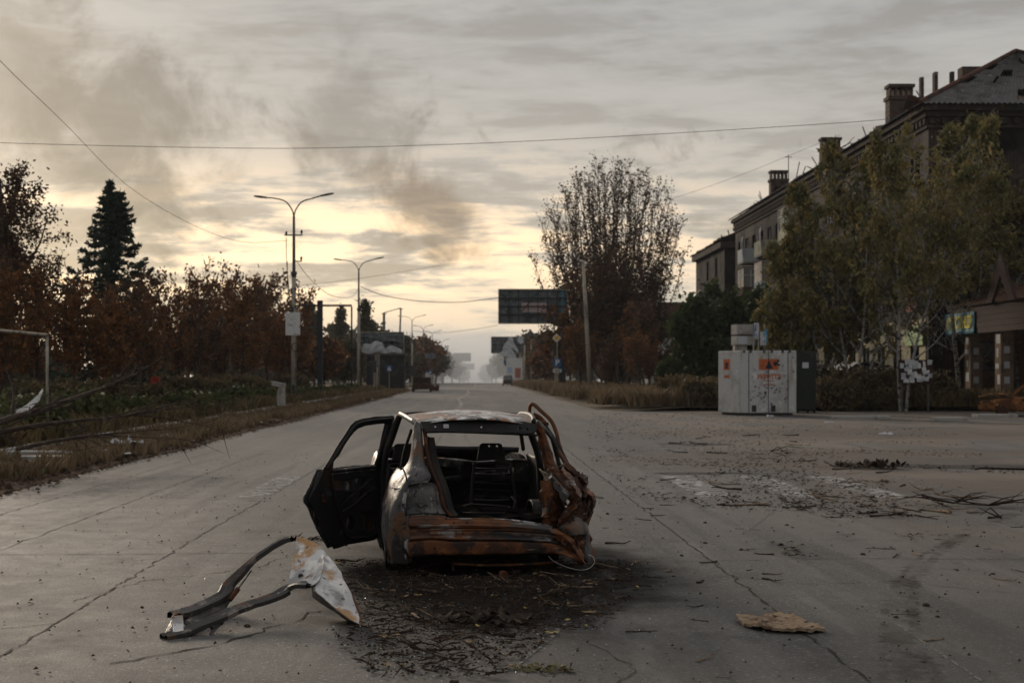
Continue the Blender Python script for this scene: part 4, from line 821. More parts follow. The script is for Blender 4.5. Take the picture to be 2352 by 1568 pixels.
# dark kiosk under the left billboard
t = thing('kiosk', 'black burnt kiosk below the peeled left billboard', 'kiosk', (gx(885, 160), 160, 0)); g0 = gx(885, 160)
b = MB(); b.bb(gx(842, 160)-g0, gx(928, 160)-g0, 0, 3, 0, gz(816, 160)); b.build('wall', mat('soot_wall', (.02,.021,.022), [((.05,.05,.05),1,.5,.65)], rough=.9), t)
b = MB(); b.bb(gx(838, 160)-g0, gx(932, 160)-g0, -.3, 3.3, gz(816, 160), gz(812, 160)); b.build('roof', m_metal, t)
b = MB(); b.bb(gx(852, 160)-g0, gx(872, 160)-g0, -.03, .0, .8, 2.6); b.build('shutter', m_gant, t)
# ---------------------------------------------------------------- road signs and traffic lights
m_blue = mat('sign_blue', (.035,.10,.24), rough=.5); m_sw = mat('sign_white', (.62,.62,.60), rough=.6); m_yel = mat('sign_yellow', (.62,.36,.04), rough=.5); m_sred = mat('sign_red', (.45,.06,.05), rough=.5)
def signpost(px, Y, top_y, name, label, r=.04, m=None):
    t = thing(name, label, 'road sign', (gx(px, Y), Y, gh(Y))); b = MB(); b.tube([(0, 0.06, 0), (0, .06, gz(top_y, Y)-gh(Y))], r, 6); b.build('post', m or m_pole, t); return t
def disc(r, z, y=0.0, n=24, th=.015): b = MB(); b.lathe((0, y, z), [(.001, -th), (r, -th), (r, th), (.001, th)], n, 'y'); return b
t = signpost(1280, 112, 768, 'parking_sign', 'blue parking sign with P below a yellow diamond sign beside the teal post', .05, m_pole)
z = gz(776, 112); b = MB(); b.box((-.05, 0, z), (.50, .03, .50), tilt=(0, math.radians(45))); b.build('diamond_board', m_sw, t); b = MB(); b.box((-.05, -.02, z), (.33, .02, .33), tilt=(0, math.radians(45))); b.build('diamond_centre', m_yel, t)
z = gz(833, 112); b = MB(); b.bb(-.33, .33, -.05, -.02, z-.33, z+.33); b.build('board', m_blue, t, bevel=.02); text('P', .62, m_sw, t, (0, -.055, z), (math.radians(90), 0, 0), bold=.015)
z = gz(851, 112); b = MB(); b.bb(-.33, .33, -.05, -.02, z-.13, z+.13); b.build('sub_board', m_sw, t)
b = MB(); b.bb(-.24, .24, -.056, -.051, z-.02, z+.05); b.bb(-.2, .2, -.056, -.051, z-.08, z-.05); b.build('arrow_marks', m_black, t)
def traffic_light(px, Y, y0, y1, label, w=.34):
    t = thing('traffic_light', label, 'traffic light', (gx(px, Y), Y, gh(Y))); Z1, Z0 = gz(y0, Y)-gh(Y), gz(y1, Y)-gh(Y); b = MB(); b.tube([(0, .2, 0), (0, .2, Z0+.1)], .07, 7); b.build('post', m_pole, t)
    b = MB(); b.bb(-w/2, w/2, 0, .22, Z0, Z1); b.build('housing', m_black, t, bevel=.03)
    for k in range(3): b = MB(); zz = Z0+(Z1-Z0)*(k+.5)/3; b.lathe((0, -.06, zz), [(w*.34, -.08), (w*.36, -.08), (w*.36, .05), (.01, .05)], 12, 'y'); b.build('visor', m_black, t)
    return t
t = traffic_light(1276, 116, 789, 817, 'dead black traffic light behind the yellow diamond sign', .42)
traffic_light(946, 150, 839, 862, 'dead black traffic light at the foot of the third street lamp', .48)
traffic_light(859, 135, 828, 855, 'dead black traffic light beside the thin post under the left billboard', .5)
t = signpost(1242, 190, 834, 'no_stopping_sign', 'round no stopping sign with a red ring and cross on blue'); z = gz(843.5, 190)
disc(.62, z, -.02).build('ring', m_sred, t); disc(.47, z, -.045).build('centre', mat('sign_faded_blue', (.10,.13,.33), rough=.5), t)
b = MB(); b.box((0, -.07, z), (1.0, .02, .12), tilt=(0, math.radians(45))); b.box((0, -.075, z), (1.0, .02, .12), tilt=(0, math.radians(-45))); b.build('cross', m_sred, t)
def walk_sign(px, Y, y0, y1, label):
    t = signpost(px, Y, y0, 'crossing_sign', label); Z1, Z0 = gz(y0, Y), gz(y1, Y); w = (Z1-Z0)*.98; b = MB(); b.bb(-w/2, w/2, 0, .03, Z0, Z1); b.build('board', m_blue, t)
    b = MB(); b.add([(-w*.34, -.01, Z0+.12*w), (w*.34, -.01, Z0+.12*w), (0, -.01, Z1-.12*w)], [(0, 1, 2)]); b.build('triangle', m_sw, t, solid=.01)
    b = MB(); zc = Z0+.28*w; b.tube([(-.10*w, -.03, zc-.10*w), (0, -.03, zc+.05*w), (0, -.03, zc+.2*w)], .03*w, 5); b.tube([(.10*w, -.03, zc-.10*w), (0, -.03, zc+.05*w)], .03*w, 5); b.build('walking_figure', m_black, t)
walk_sign(894, 142, 839, 852, 'blue pedestrian crossing sign in front of the black kiosk'); walk_sign(988, 260, 850, 858, 'small blue crossing sign near the burnt van'); 
t = signpost(988, 262, 812, 'direction_board', 'small pale direction board on the fifth lamp beside the russet tree'); b = MB(); b.bb(-1.0, 1.0, -.05, 0, gz(823, 262), gz(811, 262)); b.build('board', m_slate, t)
t = signpost(1166, 236, 828, 'round_blue_sign', 'round blue sign on a thin post before the torn billboard', .04, m_metal)
o_ = disc(.62, gz(833, 236), -.5).build('disc', m_blue, t); b = MB(); b.box((0, -.56, gz(835, 236)), (.5, .02, .22)); b.build('car_mark', m_sw, t)
t = thing('concrete_block', 'small white concrete block in the grass by the teal post', 'block', (gx(1309, 118), 118, .1)); b = MB(); b.bb(-.5, .5, -.2, .2, .45, .75); b.bb(-.4, .4, -.15, .15, 0, .448); b.build('body', m_conc, t, bevel=.03)
# ---------------------------------------------------------------- apartment block
BR = dict(rot=(math.radians(90), 0, 0), c2=(.115,.085,.070), m=(.16,.145,.13), s=1.4)
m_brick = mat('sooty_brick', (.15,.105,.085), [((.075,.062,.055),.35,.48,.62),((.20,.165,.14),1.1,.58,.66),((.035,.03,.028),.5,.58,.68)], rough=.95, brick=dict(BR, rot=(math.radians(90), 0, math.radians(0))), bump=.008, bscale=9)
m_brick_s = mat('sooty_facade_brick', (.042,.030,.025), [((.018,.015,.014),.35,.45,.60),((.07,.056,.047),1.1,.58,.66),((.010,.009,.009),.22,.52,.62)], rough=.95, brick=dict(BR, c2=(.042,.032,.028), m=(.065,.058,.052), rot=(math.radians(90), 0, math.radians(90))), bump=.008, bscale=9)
m_cream = mat('cream_plaster', (.42,.36,.24), [((.30,.25,.17),.8,.5,.65),((.16,.13,.10),1.9,.60,.68)], rough=.95)
m_void = mat('burnt_interior', (.006,.006,.006), rough=1)
m_pane = mat('dirty_window_pane', (.03,.032,.035), rough=.08, spec=.8)
m_gpane = mat('reflecting_window_pane', (.45,.42,.38), rough=.1, metal=.55, spec=1.0)
m_slateroof = mat('asbestos_roof', (.11,.106,.102), [((.065,.06,.058),1.2,.5,.62),((.24,.235,.225),2.2,.60,.68,(1,1,2.5)),((.09,.045,.03),.8,.60,.68)], rough=.9)
m_rroof = mat('rust_roof_edge', (.085,.04,.028), [((.04,.028,.022),2,.5,.6)], rough=.9)
m_cornice = mat('sooty_cornice', (.034,.027,.023), [((.075,.062,.053),2.5,.55,.65)], rough=.95)
def wall(b, u0, u1, v0, v1, ops, pt, dep, inward):
    """rectangle u x v with rectangular openings and their reveals; pt(u,v,w) gives a 3-D point, w inward"""
    us = sorted({u0, u1, *[o[0] for o in ops], *[o[1] for o in ops]}); vs_ = sorted({v0, v1, *[o[2] for o in ops], *[o[3] for o in ops]})
    idx = {}; V = []; Fs = []
    def g(i, j):
        if (i, j) not in idx: idx[(i, j)] = len(V); V.append(pt(us[i], vs_[j], 0))
        return idx[(i, j)]
    for i in range(len(us)-1):
        for j in range(len(vs_)-1):
            cu, cv = (us[i]+us[i+1])/2, (vs_[j]+vs_[j+1])/2
            if any(o[0] < cu < o[1] and o[2] < cv < o[3] for o in ops): continue
            Fs.append((g(i, j), g(i+1, j), g(i+1, j+1), g(i, j+1)))
    b.add(V, Fs)
    for a, c, d, e in ops:
        q = [(a, d), (c, d), (c, e), (a, e)]
        for k in range(4):
            p, r = q[k], q[(k+1) % 4]; b.add([pt(p[0], p[1], 0), pt(r[0], r[1], 0), pt(r[0], r[1], dep), pt(p[0], p[1], dep)], [(0, 1, 2, 3)])
def window(parent, a, c, d, e, pt, style, name='window', wm=None):
    fr = MB(); w = .07; mid = (a+c)/2
    def bar(x0, x1, z0, z1, w0=.16, w1=.22):
        P = [pt(x, z, q) for q in (w0, w1) for x, z in ((x0, z0), (x1, z0), (x1, z1), (x0, z1))]; fr.add(P, [(0, 1, 2, 3), (7, 6, 5, 4), (0, 4, 5, 1), (1, 5, 6, 2), (2, 6, 7, 3), (3, 7, 4, 0)])
    bar(a, a+w, d, e); bar(c-w, c, d, e); bar(a+w, c-w, d, d+w); bar(a+w, c-w, e-w, e)
    if style != 2: bar(mid-.03, mid+.03, d+w, e-w)
    if style == 0: bar(a+w, mid-.03, e-.5, e-.44); bar(mid+.03, c-w, e-.5, e-.44)
    o = fr.build(name, wm or m_white, parent)
    pm = m_void if style == 2 else m_pane
    b = MB(); b.add([pt(a, d, .20 if pm is m_pane else .45), pt(c, d, .20 if pm is m_pane else .45), pt(c, e, .20 if pm is m_pane else .45), pt(a, e, .20 if pm is m_pane else .45)], [(0, 1, 2, 3)]); b.build('pane', pm, o)
BX, BY0, BY1, EZ = 23.3, 73.0, 127.0, 15.5; BD = 14.0
blk = thing('apartment_block', 'long sooty four storey brick apartment block with chimneys behind the birches', 'building', (BX, BY0, 0))
ptS = lambda u, v, w: (w, u, v)              # facade along the road
ptE = lambda u, v, w: (u, w, v)              # end wall facing the camera
rw = random.Random(12); opsS = []; FL = [1.5, 5.0, 8.35, 11.6]; balc = [28.6, 37.6, 45.0]
for k in range(17):
    u = 2.2+k*3.1
    for f, z in enumerate(FL):
        opsS.append((u-.75, u+.75, z, z+1.75))
opsE = [(x-.8, x+.8, z, z+1.75) for x in (3.0, 6.3, 9.6, 12.0) for z in FL]
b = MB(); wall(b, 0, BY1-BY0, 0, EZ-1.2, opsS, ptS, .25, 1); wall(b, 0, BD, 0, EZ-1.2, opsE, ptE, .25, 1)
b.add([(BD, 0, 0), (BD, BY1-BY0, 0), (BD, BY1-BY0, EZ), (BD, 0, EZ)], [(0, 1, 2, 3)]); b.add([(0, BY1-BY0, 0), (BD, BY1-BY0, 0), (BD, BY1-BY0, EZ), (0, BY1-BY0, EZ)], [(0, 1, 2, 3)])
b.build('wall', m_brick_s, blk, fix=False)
b = MB(); b.bb(.5, BD-.3, .5, BY1-BY0-.3, .1, EZ-.3); b.build('dark_interior', m_void, blk)
# cream plaster on the ground floor
b = MB(); wall(b, .4, 33, .6, 4.55, [o for o in opsS if o[2] < 2 and o[1] < 33], lambda u, v, w: (-.03+w, u, v), .03, 1); b.build('ground_floor_plaster', m_cream, blk, fix=False)
for o in opsS:
    window(blk, *o, ptS, rw.choice([0, 1, 2, 2, 2]), wm=rw.choice([m_white, m_white, m_cornice]))
for o in opsE: window(blk, *o, ptE, rw.choice([0, 1, 2, 2]), wm=m_cornice)
# cornice with dentils, eaves
b = MB(); Lb = BY1-BY0
for (z0, z1, pr) in ((EZ-1.2, EZ-1.05, .12), (EZ-1.05, EZ-.62, .0), (EZ-.62, EZ-.35, .22), (EZ-.35, EZ-.05, .42)):
    b.bb(-pr, 0.3, -pr, Lb, z0, z1); b.bb(.3, BD, -pr, .3, z0, z1)
k = 0
while k*.62 < Lb: b.bb(-.20, -.002, k*.62, k*.62+.3, EZ-1.0, EZ-.68); k += 1
for k in range(int(BD/.62)): b.bb(k*.62, k*.62+.3, -.20, -.002, EZ-1.0, EZ-.68)
b.build('cornice', m_cornice, blk)
# corrugated hipped roof, broken in places
RZ = 19.7; e = .62
def corr(u): return .035*math.sin(u*2*math.pi/.26*.5)
b = MB()
def slope(p0, p1, p2, p3, n, hole=None, seed=0):
    rows = []
    for i in range(9):
        t = i/8; rows.append([tuple(a+(c-a)*t for a, c in zip([p0[k]+(p1[k]-p0[k])*j/n for k in range(3)], [p3[k]+(p2[k]-p3[k])*j/n for k in range(3)])) for j in range(n+1)])
    rows = [[(x, y, z+(.045 if j % 2 else -.045)*(i < 8)) for j, (x, y, z) in enumerate(r)] for i, r in enumerate(rows)]
    nc = n+1; V = [p for r in rows for p in r]; Fs = []
    for i in range(8):
        for j in range(n):
            if hole and hole(i/8, j/n): continue
            Fs.append((i*nc+j, i*nc+j+1, (i+1)*nc+j+1, (i+1)*nc+j))
    b.add(V, Fs)
z0 = EZ-.03; hp = 6.6
holeS = lambda t, u: mnoise.noise(Vector((u*9, t*2.2, 1))) > .12+.5*(t < .2) and u > .12
slope((-e, -e, z0), (-e, Lb+.2, z0), (BD/2, Lb-hp, RZ), (BD/2, hp, RZ), 300, holeS)
slope((BD+e, -e, z0), (BD+e, Lb+.2, z0), (BD/2, Lb-hp, RZ), (BD/2, hp, RZ), 60)
slope((-e, -e, z0), (BD+e, -e, z0), (BD/2+.02, hp, RZ), (BD/2-.02, hp, RZ), 110, lambda t, u: mnoise.noise(Vector((u*6, t*4, 6))) > .28 and t < .8)
b.build('roof', m_slateroof, blk, fix=False)
b = MB()
for (p, q) in (((-e, -e, z0+.06), (BD/2, hp, RZ+.08)), ((BD+e, -e, z0+.06), (BD/2, hp, RZ+.08)), ((BD/2, hp, RZ+.08), (BD/2, Lb-hp, RZ+.08))): b.tube([p, tuple((a+c)/2 for a, c in zip(p, q)), q], .13, 6)
b.build('roof_ridge_caps', m_rroof, blk)
rj = random.Random(44)          # torn sheets and broken boards sticking up along the eave
for k in range(22):
    b = MB(); y = rj.uniform(0, Lb); x = rj.uniform(-.6, .3); b.box((x, y, EZ+.12+rj.random()*.2), (rj.uniform(.3, .9), rj.uniform(.2, .8), .03), rj.uniform(0, 3), tilt=(rj.gauss(0, .5), rj.gauss(0, .5))); b.build('torn_sheet', m_rroof, blk)
for k in range(20): b = MB(); y = rj.uniform(2, Lb-1); b.tube([(rj.uniform(-.3, 1.5), y, EZ), (rj.uniform(-.3, 1.5), y+rj.uniform(-1.5, 1.5), EZ+rj.uniform(.5, 1.5))], .035, 4); b.build('broken_lath', m_black, blk)
b = MB()          # bare rafters where the sheets are gone
for k in range(24):
    y = 5+k*2.05; x1, z1 = (BD/2, RZ-.15) if hp < y < Lb-hp else (BD/2*min(y, Lb-y)/hp, z0+(RZ-z0)*min(y, Lb-y)/hp-.15)
    b.tube([(-.3, y, z0), (x1, y, z1)], .06, 4)
b.build('rafters', m_black, blk)
m_chim = mat('chimney_brick', (.085,.052,.04), [((.045,.035,.03),1.5,.5,.6),((.16,.115,.09),3,.60,.68)], rough=.95, brick=dict(BR, c2=(.065,.045,.036), m=(.10,.09,.08), s=1.8))
for yy_, ztop, w, xx in ((48.7, 19.1, 1.45, 2.7), (31, 18.95, 1.4, 2.7), (14, 19.35, 1.5, 2.7)):
    b = MB(); z1 = ztop-.95; b.bb(xx-w/2, xx+w/2, yy_-.45, yy_+.45, EZ-.5, z1)
    b.bb(xx-w/2-.09, xx+w/2+.09, yy_-.54, yy_+.54, z1, z1+.22)
    for k in range(5): xk = xx-w/2+.09+k*(w-.18)/4; b.bb(xk-.05, xk+.05, yy_-.40, yy_+.40, z1+.22, z1+.76)
    b.bb(xx-w/2-.05, xx+w/2+.05, yy_-.5, yy_+.5, z1+.76, z1+.95); b.build('chimney', m_chim, blk)
b = MB(); b.bb(4.0, 7.2, 6.6, 7.4, EZ+.2, 18.9); b.bb(2.1, 2.3, 8, 8.3, EZ, 18.6); b.bb(2.9, 3.1, 8, 8.4, EZ, 18.9); b.bb(3.5, 3.7, 7, 7.3, EZ, 18.7); b.build('ruined_attic_wall', m_chim, blk)
b = MB(); b.tube([(3.3, 47.5, EZ+1), (3.3, 47.5, 20.3)], .04, 5); b.tube([(3.0, 47.5, 20.1), (3.6, 47.5, 20.1)], .03, 4); b.build('antenna', m_metal, blk)
# balconies
m_bgrey = mat('grey_balcony_sheet', (.38,.40,.41), rough=.7); m_bcream = mat('cream_balcony_sheet', (.42,.40,.29), [((.28,.26,.19),2,.5,.6)], rough=.8); m_bred = mat('brown_balcony_sheet', (.07,.045,.038), rough=.8)
def balcony(y0, y1, z, out, fm, glaze, seed):
    b = MB(); b.bb(-out, -.005, y0, y1, z-.16, z); o = b.build('balcony', m_conc, blk)
    b = MB(); b.bb(-out, -out+.05, y0, y1, z, z+1.05); b.bb(-out+.05, -.005, y0, y0+.05, z, z+1.05); b.bb(-out+.05, -.005, y1-.05, y1, z, z+1.05); b.build('parapet', fm, o)
    if glaze:
        b = MB(); w = .06; zt = z+2.55
        n = 5
        for k in range(n+1): y = y0+(y1-y0-w)*k/n; b.bb(-out, -out+w, y, y+w, z+1.052, zt)
        for k in range(3): x = -out+w+.001+(out-w-.07)*k/2; b.bb(x, x+w, y0, y0+w, z+1.052, zt) if k else None
        b.bb(-out-.002, -.005, y0-.002, y0+w+.002, zt, zt+.07); b.bb(-out-.002, -out+w+.002, y0+w+.002, y1, zt, zt+.07); b.bb(-out+.002, -out+w-.004, y0+.1, y1, z+2.0, z+2.05); b.bb(-out+w, -.06, y0+.002, y0+w-.004, z+2.0, z+2.05)
        b.build('glazing_bars', m_white, o)
        b = MB(); g_ = random.Random(seed)
        for k in range(n):
            if g_.random() < .62: ya = y0+(y1-y0-w)*k/n+w; yb = y0+(y1-y0-w)*(k+1)/n; b.add([(-out+.03, ya, z+1.06), (-out+.03, yb, z+1.06), (-out+.03, yb, zt), (-out+.03, ya, zt)], [(0, 1, 2, 3)])
        b.add([(-out+w, y0+.03, z+1.06), (-.1, y0+.03, z+1.06), (-.1, y0+.03, zt), (-out+w, y0+.03, zt)], [(0, 1, 2, 3)]); b.build('pane', m_gpane, o)
        b = MB(); b.bb(-out-.08, -.005, y0-.08, y1+.05, zt+.08, zt+.14); b.build('canopy', m_bred, o)
    else:
        b = MB(); b.tube([(-out+.03, y0+.03, z+1), (-out+.03, y0+.03, z+2.2)], .02, 4); b.tube([(-out+.03, y1-.03, z+1), (-out+.03, y1-.03, z+2.2)], .02, 4); b.tube([(-out+.03, y0+.03, z+2.2), (-out+.03, y1-.03, z+2.2)], .02, 4); b.build('rail', m_metal, o)
        rows = loft([[(-out-.02, y0-.02, z+2.1), (-out-.05, y0+.2, z+2.0), (-out-.04, y0+.6, z+1.9)], [(-out-.08, y0-.1, z+1.3), (-out-.02, y0+.1, z+1.2), (-out-.1, y0+.4, z+1.4)], [(-out-.1, y0-.35, z+.6), (-out-.12, y0-.05, z+.3), (-out-.05, y0+.15, z+.7)]], 10, 8)
        b = MB(); b.grid(crumple(rows, .06, 3, seed)); b.build('hanging_cloth', m_paper, o)
for i, (y0, y1) in enumerate(((27.2, 30.4), (36.4, 39.2), (43.8, 46.2))):
    for f, z in enumerate((4.55, 7.85, 11.0)):
        balcony(y0, y1, z, 1.25, (m_bcream, m_bgrey, m_bred)[(i+2*f+1) % 3] if not (i == 0 and f == 2) else m_bcream, (i == 0) or (i == 1 and f == 1) or (i == 2 and f != 2), i*3+f)
# front stub: curved canopy hoops along the basement
t = thing('arched_canopy', 'row of dark steel hoops with torn sheeting along the basement of the block', 'canopy', (21.3, 74.5, 0))
b = MB()
for k in range(14): y = k*1.0; b.tube([(1.5*math.sin(a*.1745)*1.1-.6, y, 1.1+1.15*math.cos(a*.1745)) for a in range(-9, 10)][3:], .03, 4, cap=False)
for a in (-5, 0, 5): b.tube([(1.5*math.sin(a*.1745)*1.1-.6, 0, 1.1+1.15*math.cos(a*.1745)), (1.5*math.sin(a*.1745)*1.1-.6, 13, 1.1+1.15*math.cos(a*.1745))], .025, 4)
b.build('hoops', m_metal, t)
rows = [[(1.5*math.sin(a*.1745)*1.13-.6, y, 1.12+1.18*math.cos(a*.1745)) for a in range(-9, 5)] for y in np.linspace(-.2, 4.2, 12)]
b = MB(); b.grid(crumple(rows, .10, 1.3, 3)); b.build('torn_sheeting', mat('grey_plastic_sheet', (.34,.33,.31), [((.16,.15,.14),1.5,.5,.6)], rough=.6), t, smooth=True)
b = MB(); b.bb(-1.9, .9, -.3, 13, 0, .9); b.build('low_wall', m_cornice, t)
# red and green shop panel at the corner
t = thing('shop_panel', 'red and white shop lettering panel on the cream corner wall', 'sign', (BX-.12, 74.6, 0)); b = MB(); b.bb(-.06, 0, 0, 1.7, 5.0, 7.4); b.build('board', m_sred, t)
b = MB(); b.bb(-.09, -.062, .3, 1.4, 6.3, 6.6); b.bb(-.09, -.062, .3, .9, 5.6, 5.9); b.build('white_patches', m_sw, t)
b = MB(); b.bb(-.06, 0, -1.2, 1.9, 3.2, 4.2); b.build('green_board', mat('pale_green_board', (.30,.38,.20), rough=.7), t)

# ---------------------------------------------------------------- burnt-out block beyond
m_burnt = mat('fire_blackened_brick', (.014,.0105,.009), [((.006,.0055,.005),.3,.42,.56),((.035,.024,.018),.8,.60,.68)], rough=.97, brick=dict(BR, rot=(math.radians(90), 0, math.radians(90)), c2=(.022,.017,.015), m=(.03,.027,.024)))
t = thing('burnt_block', 'dark burnt out brick block with a broken roofline beyond the apartment block', 'building', (24.6, 140, 0))
ops = [(4.2, 5.4, z, z+2.0) for z in (5.0, 8.4, 11.6)]+[(9.5, 10.7, z, z+2.0) for z in (5.0, 8.4, 11.6)]+[(13.2, 14.4, z, z+2.0) for z in (5.0, 8.4)]
opf = [(x, x+1.7, z, z+2.6) for x in (1.5, 5.0, 9.0) for z in (4.6, 8.2, 11.4)]
b = MB(); wall(b, 0, 18, 0, 14.2, ops, ptS, .4, 1); wall(b, 0, 13, 0, 14.2, opf, ptE, .4, 1); b.add([(0, 18, 0), (13, 18, 0), (13, 18, 14), (0, 18, 14)], [(0, 1, 2, 3)])
b.build('wall', m_burnt, t, fix=False)
b = MB(); b.bb(.6, 12.5, .6, 17.5, 0, 13.6); b.build('dark_interior', m_void, t)
b = MB(); b.bb(-.45, .3, -.3, 18.2, 14.2, 14.75); b.bb(.3, 13, -.35, .3, 14.2, 14.75); b.build('cornice', m_cornice, t)
rows = loft([[(-.6, -.5, 15.0), (-.6, 5, 14.9), (-.6, 10, 14.85), (-.6, 18.5, 14.8)], [(2.5, 1.5, 16.2), (2.5, 5, 15.5), (2.5, 10, 16.0), (2.5, 17, 15.2)], [(5, 3, 17.0), (5, 6, 16.0), (5, 11, 16.5), (5, 15, 15.6)]], 8, 26)
b = MB(); b.grid(crumple(rows, .22, .9, 2)); b.build('collapsed_roof', m_rroof, t, solid=.1)
b = MB()
for k in range(12): b.tube([(k*.9, 1, 14.6), (k*.9+rw.uniform(-.5, .8), 1+rw.uniform(0, 2), 15.6+rw.uniform(0, .9))], .07, 4)
b.build('charred_rafters', m_black, t)
b = MB(); b.bb(1.2, 6.5, -1.2, -.005, 7.6, 7.8); b.bb(1.2, 6.5, -1.2, -1.1, 7.8, 8.7); b.build('balcony', m_bred, t)
# low pale house seen through the trees
t = thing('low_house', 'low pale house glimpsed through the brown trees left of the burnt block', 'building', (gx(1580, 185), 185, 0)); b = MB(); b.bb(-5, 5, 0, 8, 0, 9.5); b.build('wall', m_conc, t); b = MB(); b.prism([(-5.5, -.5), (5.5, -.5), (5.5, 8.5), (-5.5, 8.5)], 9.5, 9.8); b.bb(-4, 4, 1, 7, 9.8, 11.2); b.build('roof', m_rroof, t)
for k in range(4): b = MB(); b.bb(-4+k*2.2, -3+k*2.2, -.06, -.003, 6.2, 7.8); b.build('window', m_pane, t)

# ---------------------------------------------------------------- bus station canopy
m_fascia = mat('maroon_boards', (.042,.022,.021), [((.026,.015,.015),3,.5,.6,(.3,.3,4)),((.07,.04,.037),4,.62,.7)], rough=.8)
m_pbr = mat('pillar_brick', (.16,.11,.072), [((.09,.065,.05),1.5,.5,.62)], rough=.95, brick=dict(rot=(math.radians(90), 0, 0), c2=(.13,.082,.052), m=(.24,.21,.175), s=4.2), bump=.006, bscale=20)
kx, ky0, ky1 = 24.0, 56.0, 72.3; EB = gz(764, 68)
t = thing('bus_station', 'open fronted bus station with brick pillars, maroon fascia and small gable', 'bus station', (kx, ky0, 0)); D_ = ky1-ky0
b = MB(); b.bb(-.1, 6, 0, D_, 0, .14); b.build('floor_slab', m_conc, t)
b = MB()
for k in range(5): b.bb(-.02-.012*(k % 2), .12, 0, D_, EB-.02+k*.27, EB+.24+k*.27)
b.build('fascia', m_fascia, t)
for yb in (13.6, 9.6, 5.2, 1.2):
    b = MB(); b.bb(.14, .72, yb-.36, yb+.36, .14, EB-.02); b.build('pillar', m_pbr, t)
b = MB(); b.bb(5.0, 5.25, 0, D_, .14, EB+.5); b.bb(.9, 5.0, D_-.25, D_, .14, EB+.5); b.build('back_wall', mat('ochre_wall', (.19,.11,.06), [((.11,.065,.035),1.4,.5,.6)], rough=.9), t)
b = MB(); b.add([(-.15, -.2, EB+1.33), (-.15, D_+.2, EB+1.33), (3, D_+.2, EB+2.5), (3, -.2, EB+2.5)], [(0, 1, 2, 3)]); b.add([(3, -.2, EB+2.5), (3, D_+.2, EB+2.5), (6.2, D_+.2, EB+1.33), (6.2, -.2, EB+1.33)], [(0, 1, 2, 3)]); b.build('roof', m_rroof, t, solid=.08)
yg = 66.4-ky0-2.1; b = MB()
for s in (-1, 1): P0 = (yg+s*1.75, EB+1.30); P1 = (yg, EB+3.55); P2 = (yg, EB+2.5); P3 = (yg+s*1.05, EB+1.30); b.add([(-.25+w, y, z) for w in (0, .12) for y, z in (P0, P1, P2, P3)], [(0, 1, 2, 3), (7, 6, 5, 4), (0, 4, 5, 1), (1, 5, 6, 2), (2, 6, 7, 3), (3, 7, 4, 0)])
b.build('gable', m_fascia, t)
for yb in (11.5, 7.4, 3.2):
    b = MB()
    for k in range(4): b.bb(4.35, 4.4, yb-1.5, yb+1.5, .75+k*.17, .86+k*.17)
    for k in range(3): b.bb(3.9+k*.15, 4.02+k*.15, yb-1.5, yb+1.5, .62, .66)
    for s in (-1.4, 0, 1.4): b.bb(3.9, 4.34, yb+s-.03, yb+s+.03, .14, .618)
    tag(b.build('wooden_bench', m_fascia, loc=(kx, ky0, 0)), 'dark slatted bench against the ochre wall '+{11.5: 'behind the farthest brick pillars', 7.4: 'in the middle of the bus station', 3.2: 'at the near end of the bus station'}[yb], 'bench')
g_ = random.Random(5)
def paper(x, y, z, w, h, label):
    b = MB(); b.grid([[(0, (j/4-.5)*w, (i/4-.5)*h) for j in range(5)] for i in range(5)]); b.v = [(vx-.004-.012*abs(mnoise.noise(Vector((vy*9, vz*9, z)))), vy, vz) for vx, vy, vz in b.v]; tag(b.build('pasted_notice', m_paper, loc=(x, y, z)), label, 'notice', 'notices pasted on the bus station pillars')
for yb in (13.6, 9.6):
    for k in range(4): paper(kx+.135, ky0+yb+g_.uniform(-.12, .12), 1.5+k*.62+g_.uniform(-.1, .1), g_.uniform(.25, .5), g_.uniform(.2, .45), 'torn paper notice pasted on a brick pillar of the bus station')
    for k in range(3):
        b = MB(); b.bb(-.13, .13, -.004, 0, -.16, .16); tag(b.build('pasted_notice', m_paper, loc=(kx+.42, ky0+yb-.364, 1.4+k*.7)), 'torn paper notice pasted on a brick pillar of the bus station', 'notice', 'notices pasted on the bus station pillars')
# banner with the station name
m_ban = mat('blue_banner', (.09,.22,.28), [((.05,.13,.17),2.5,.5,.62)], rough=.7); m_bl = mat('banner_yellow', (.75,.64,.08), rough=.7)
t = thing('station_banner', 'blue banner with yellow lettering on the maroon fascia of the bus station', 'banner', (kx-.06, ky0, 0))
ya, yb = 68.0-ky0, 72.2-ky0; zt, zl = gz(714, 68), gz(768, 70)
rows = [[(-.03-.03*mnoise.noise(Vector((y*1.3, z*1.6, 0))), y, z) for y in np.linspace(ya, yb, 24)] for z in np.linspace(zl, zt, 8)]
b = MB(); b.grid(rows); b.build('cloth', m_ban, t, smooth=True, solid=.01)
text('АВТОСТАНЦІЯ', .80, m_bl, t, (-.085, (ya+yb)/2, (zl+zt)/2), (math.radians(90), 0, math.radians(-90)), sx=.62, bold=.014)
# poster inside the station
t = thing('wall_poster', 'dark framed picture poster on the end wall of the bus station', 'poster', (kx+2.0, ky1-.262, 2.6)); b = MB(); b.bb(-1.0, 1.0, -.03, 0, -.75, .75); b.build('frame', m_black, t); b = MB(); b.bb(-.9, .9, -.036, -.031, -.65, .65); b.build('print', mat('poster_print', (.17,.17,.18), [((.05,.04,.04),2,.5,.58)], rough=.7), t)

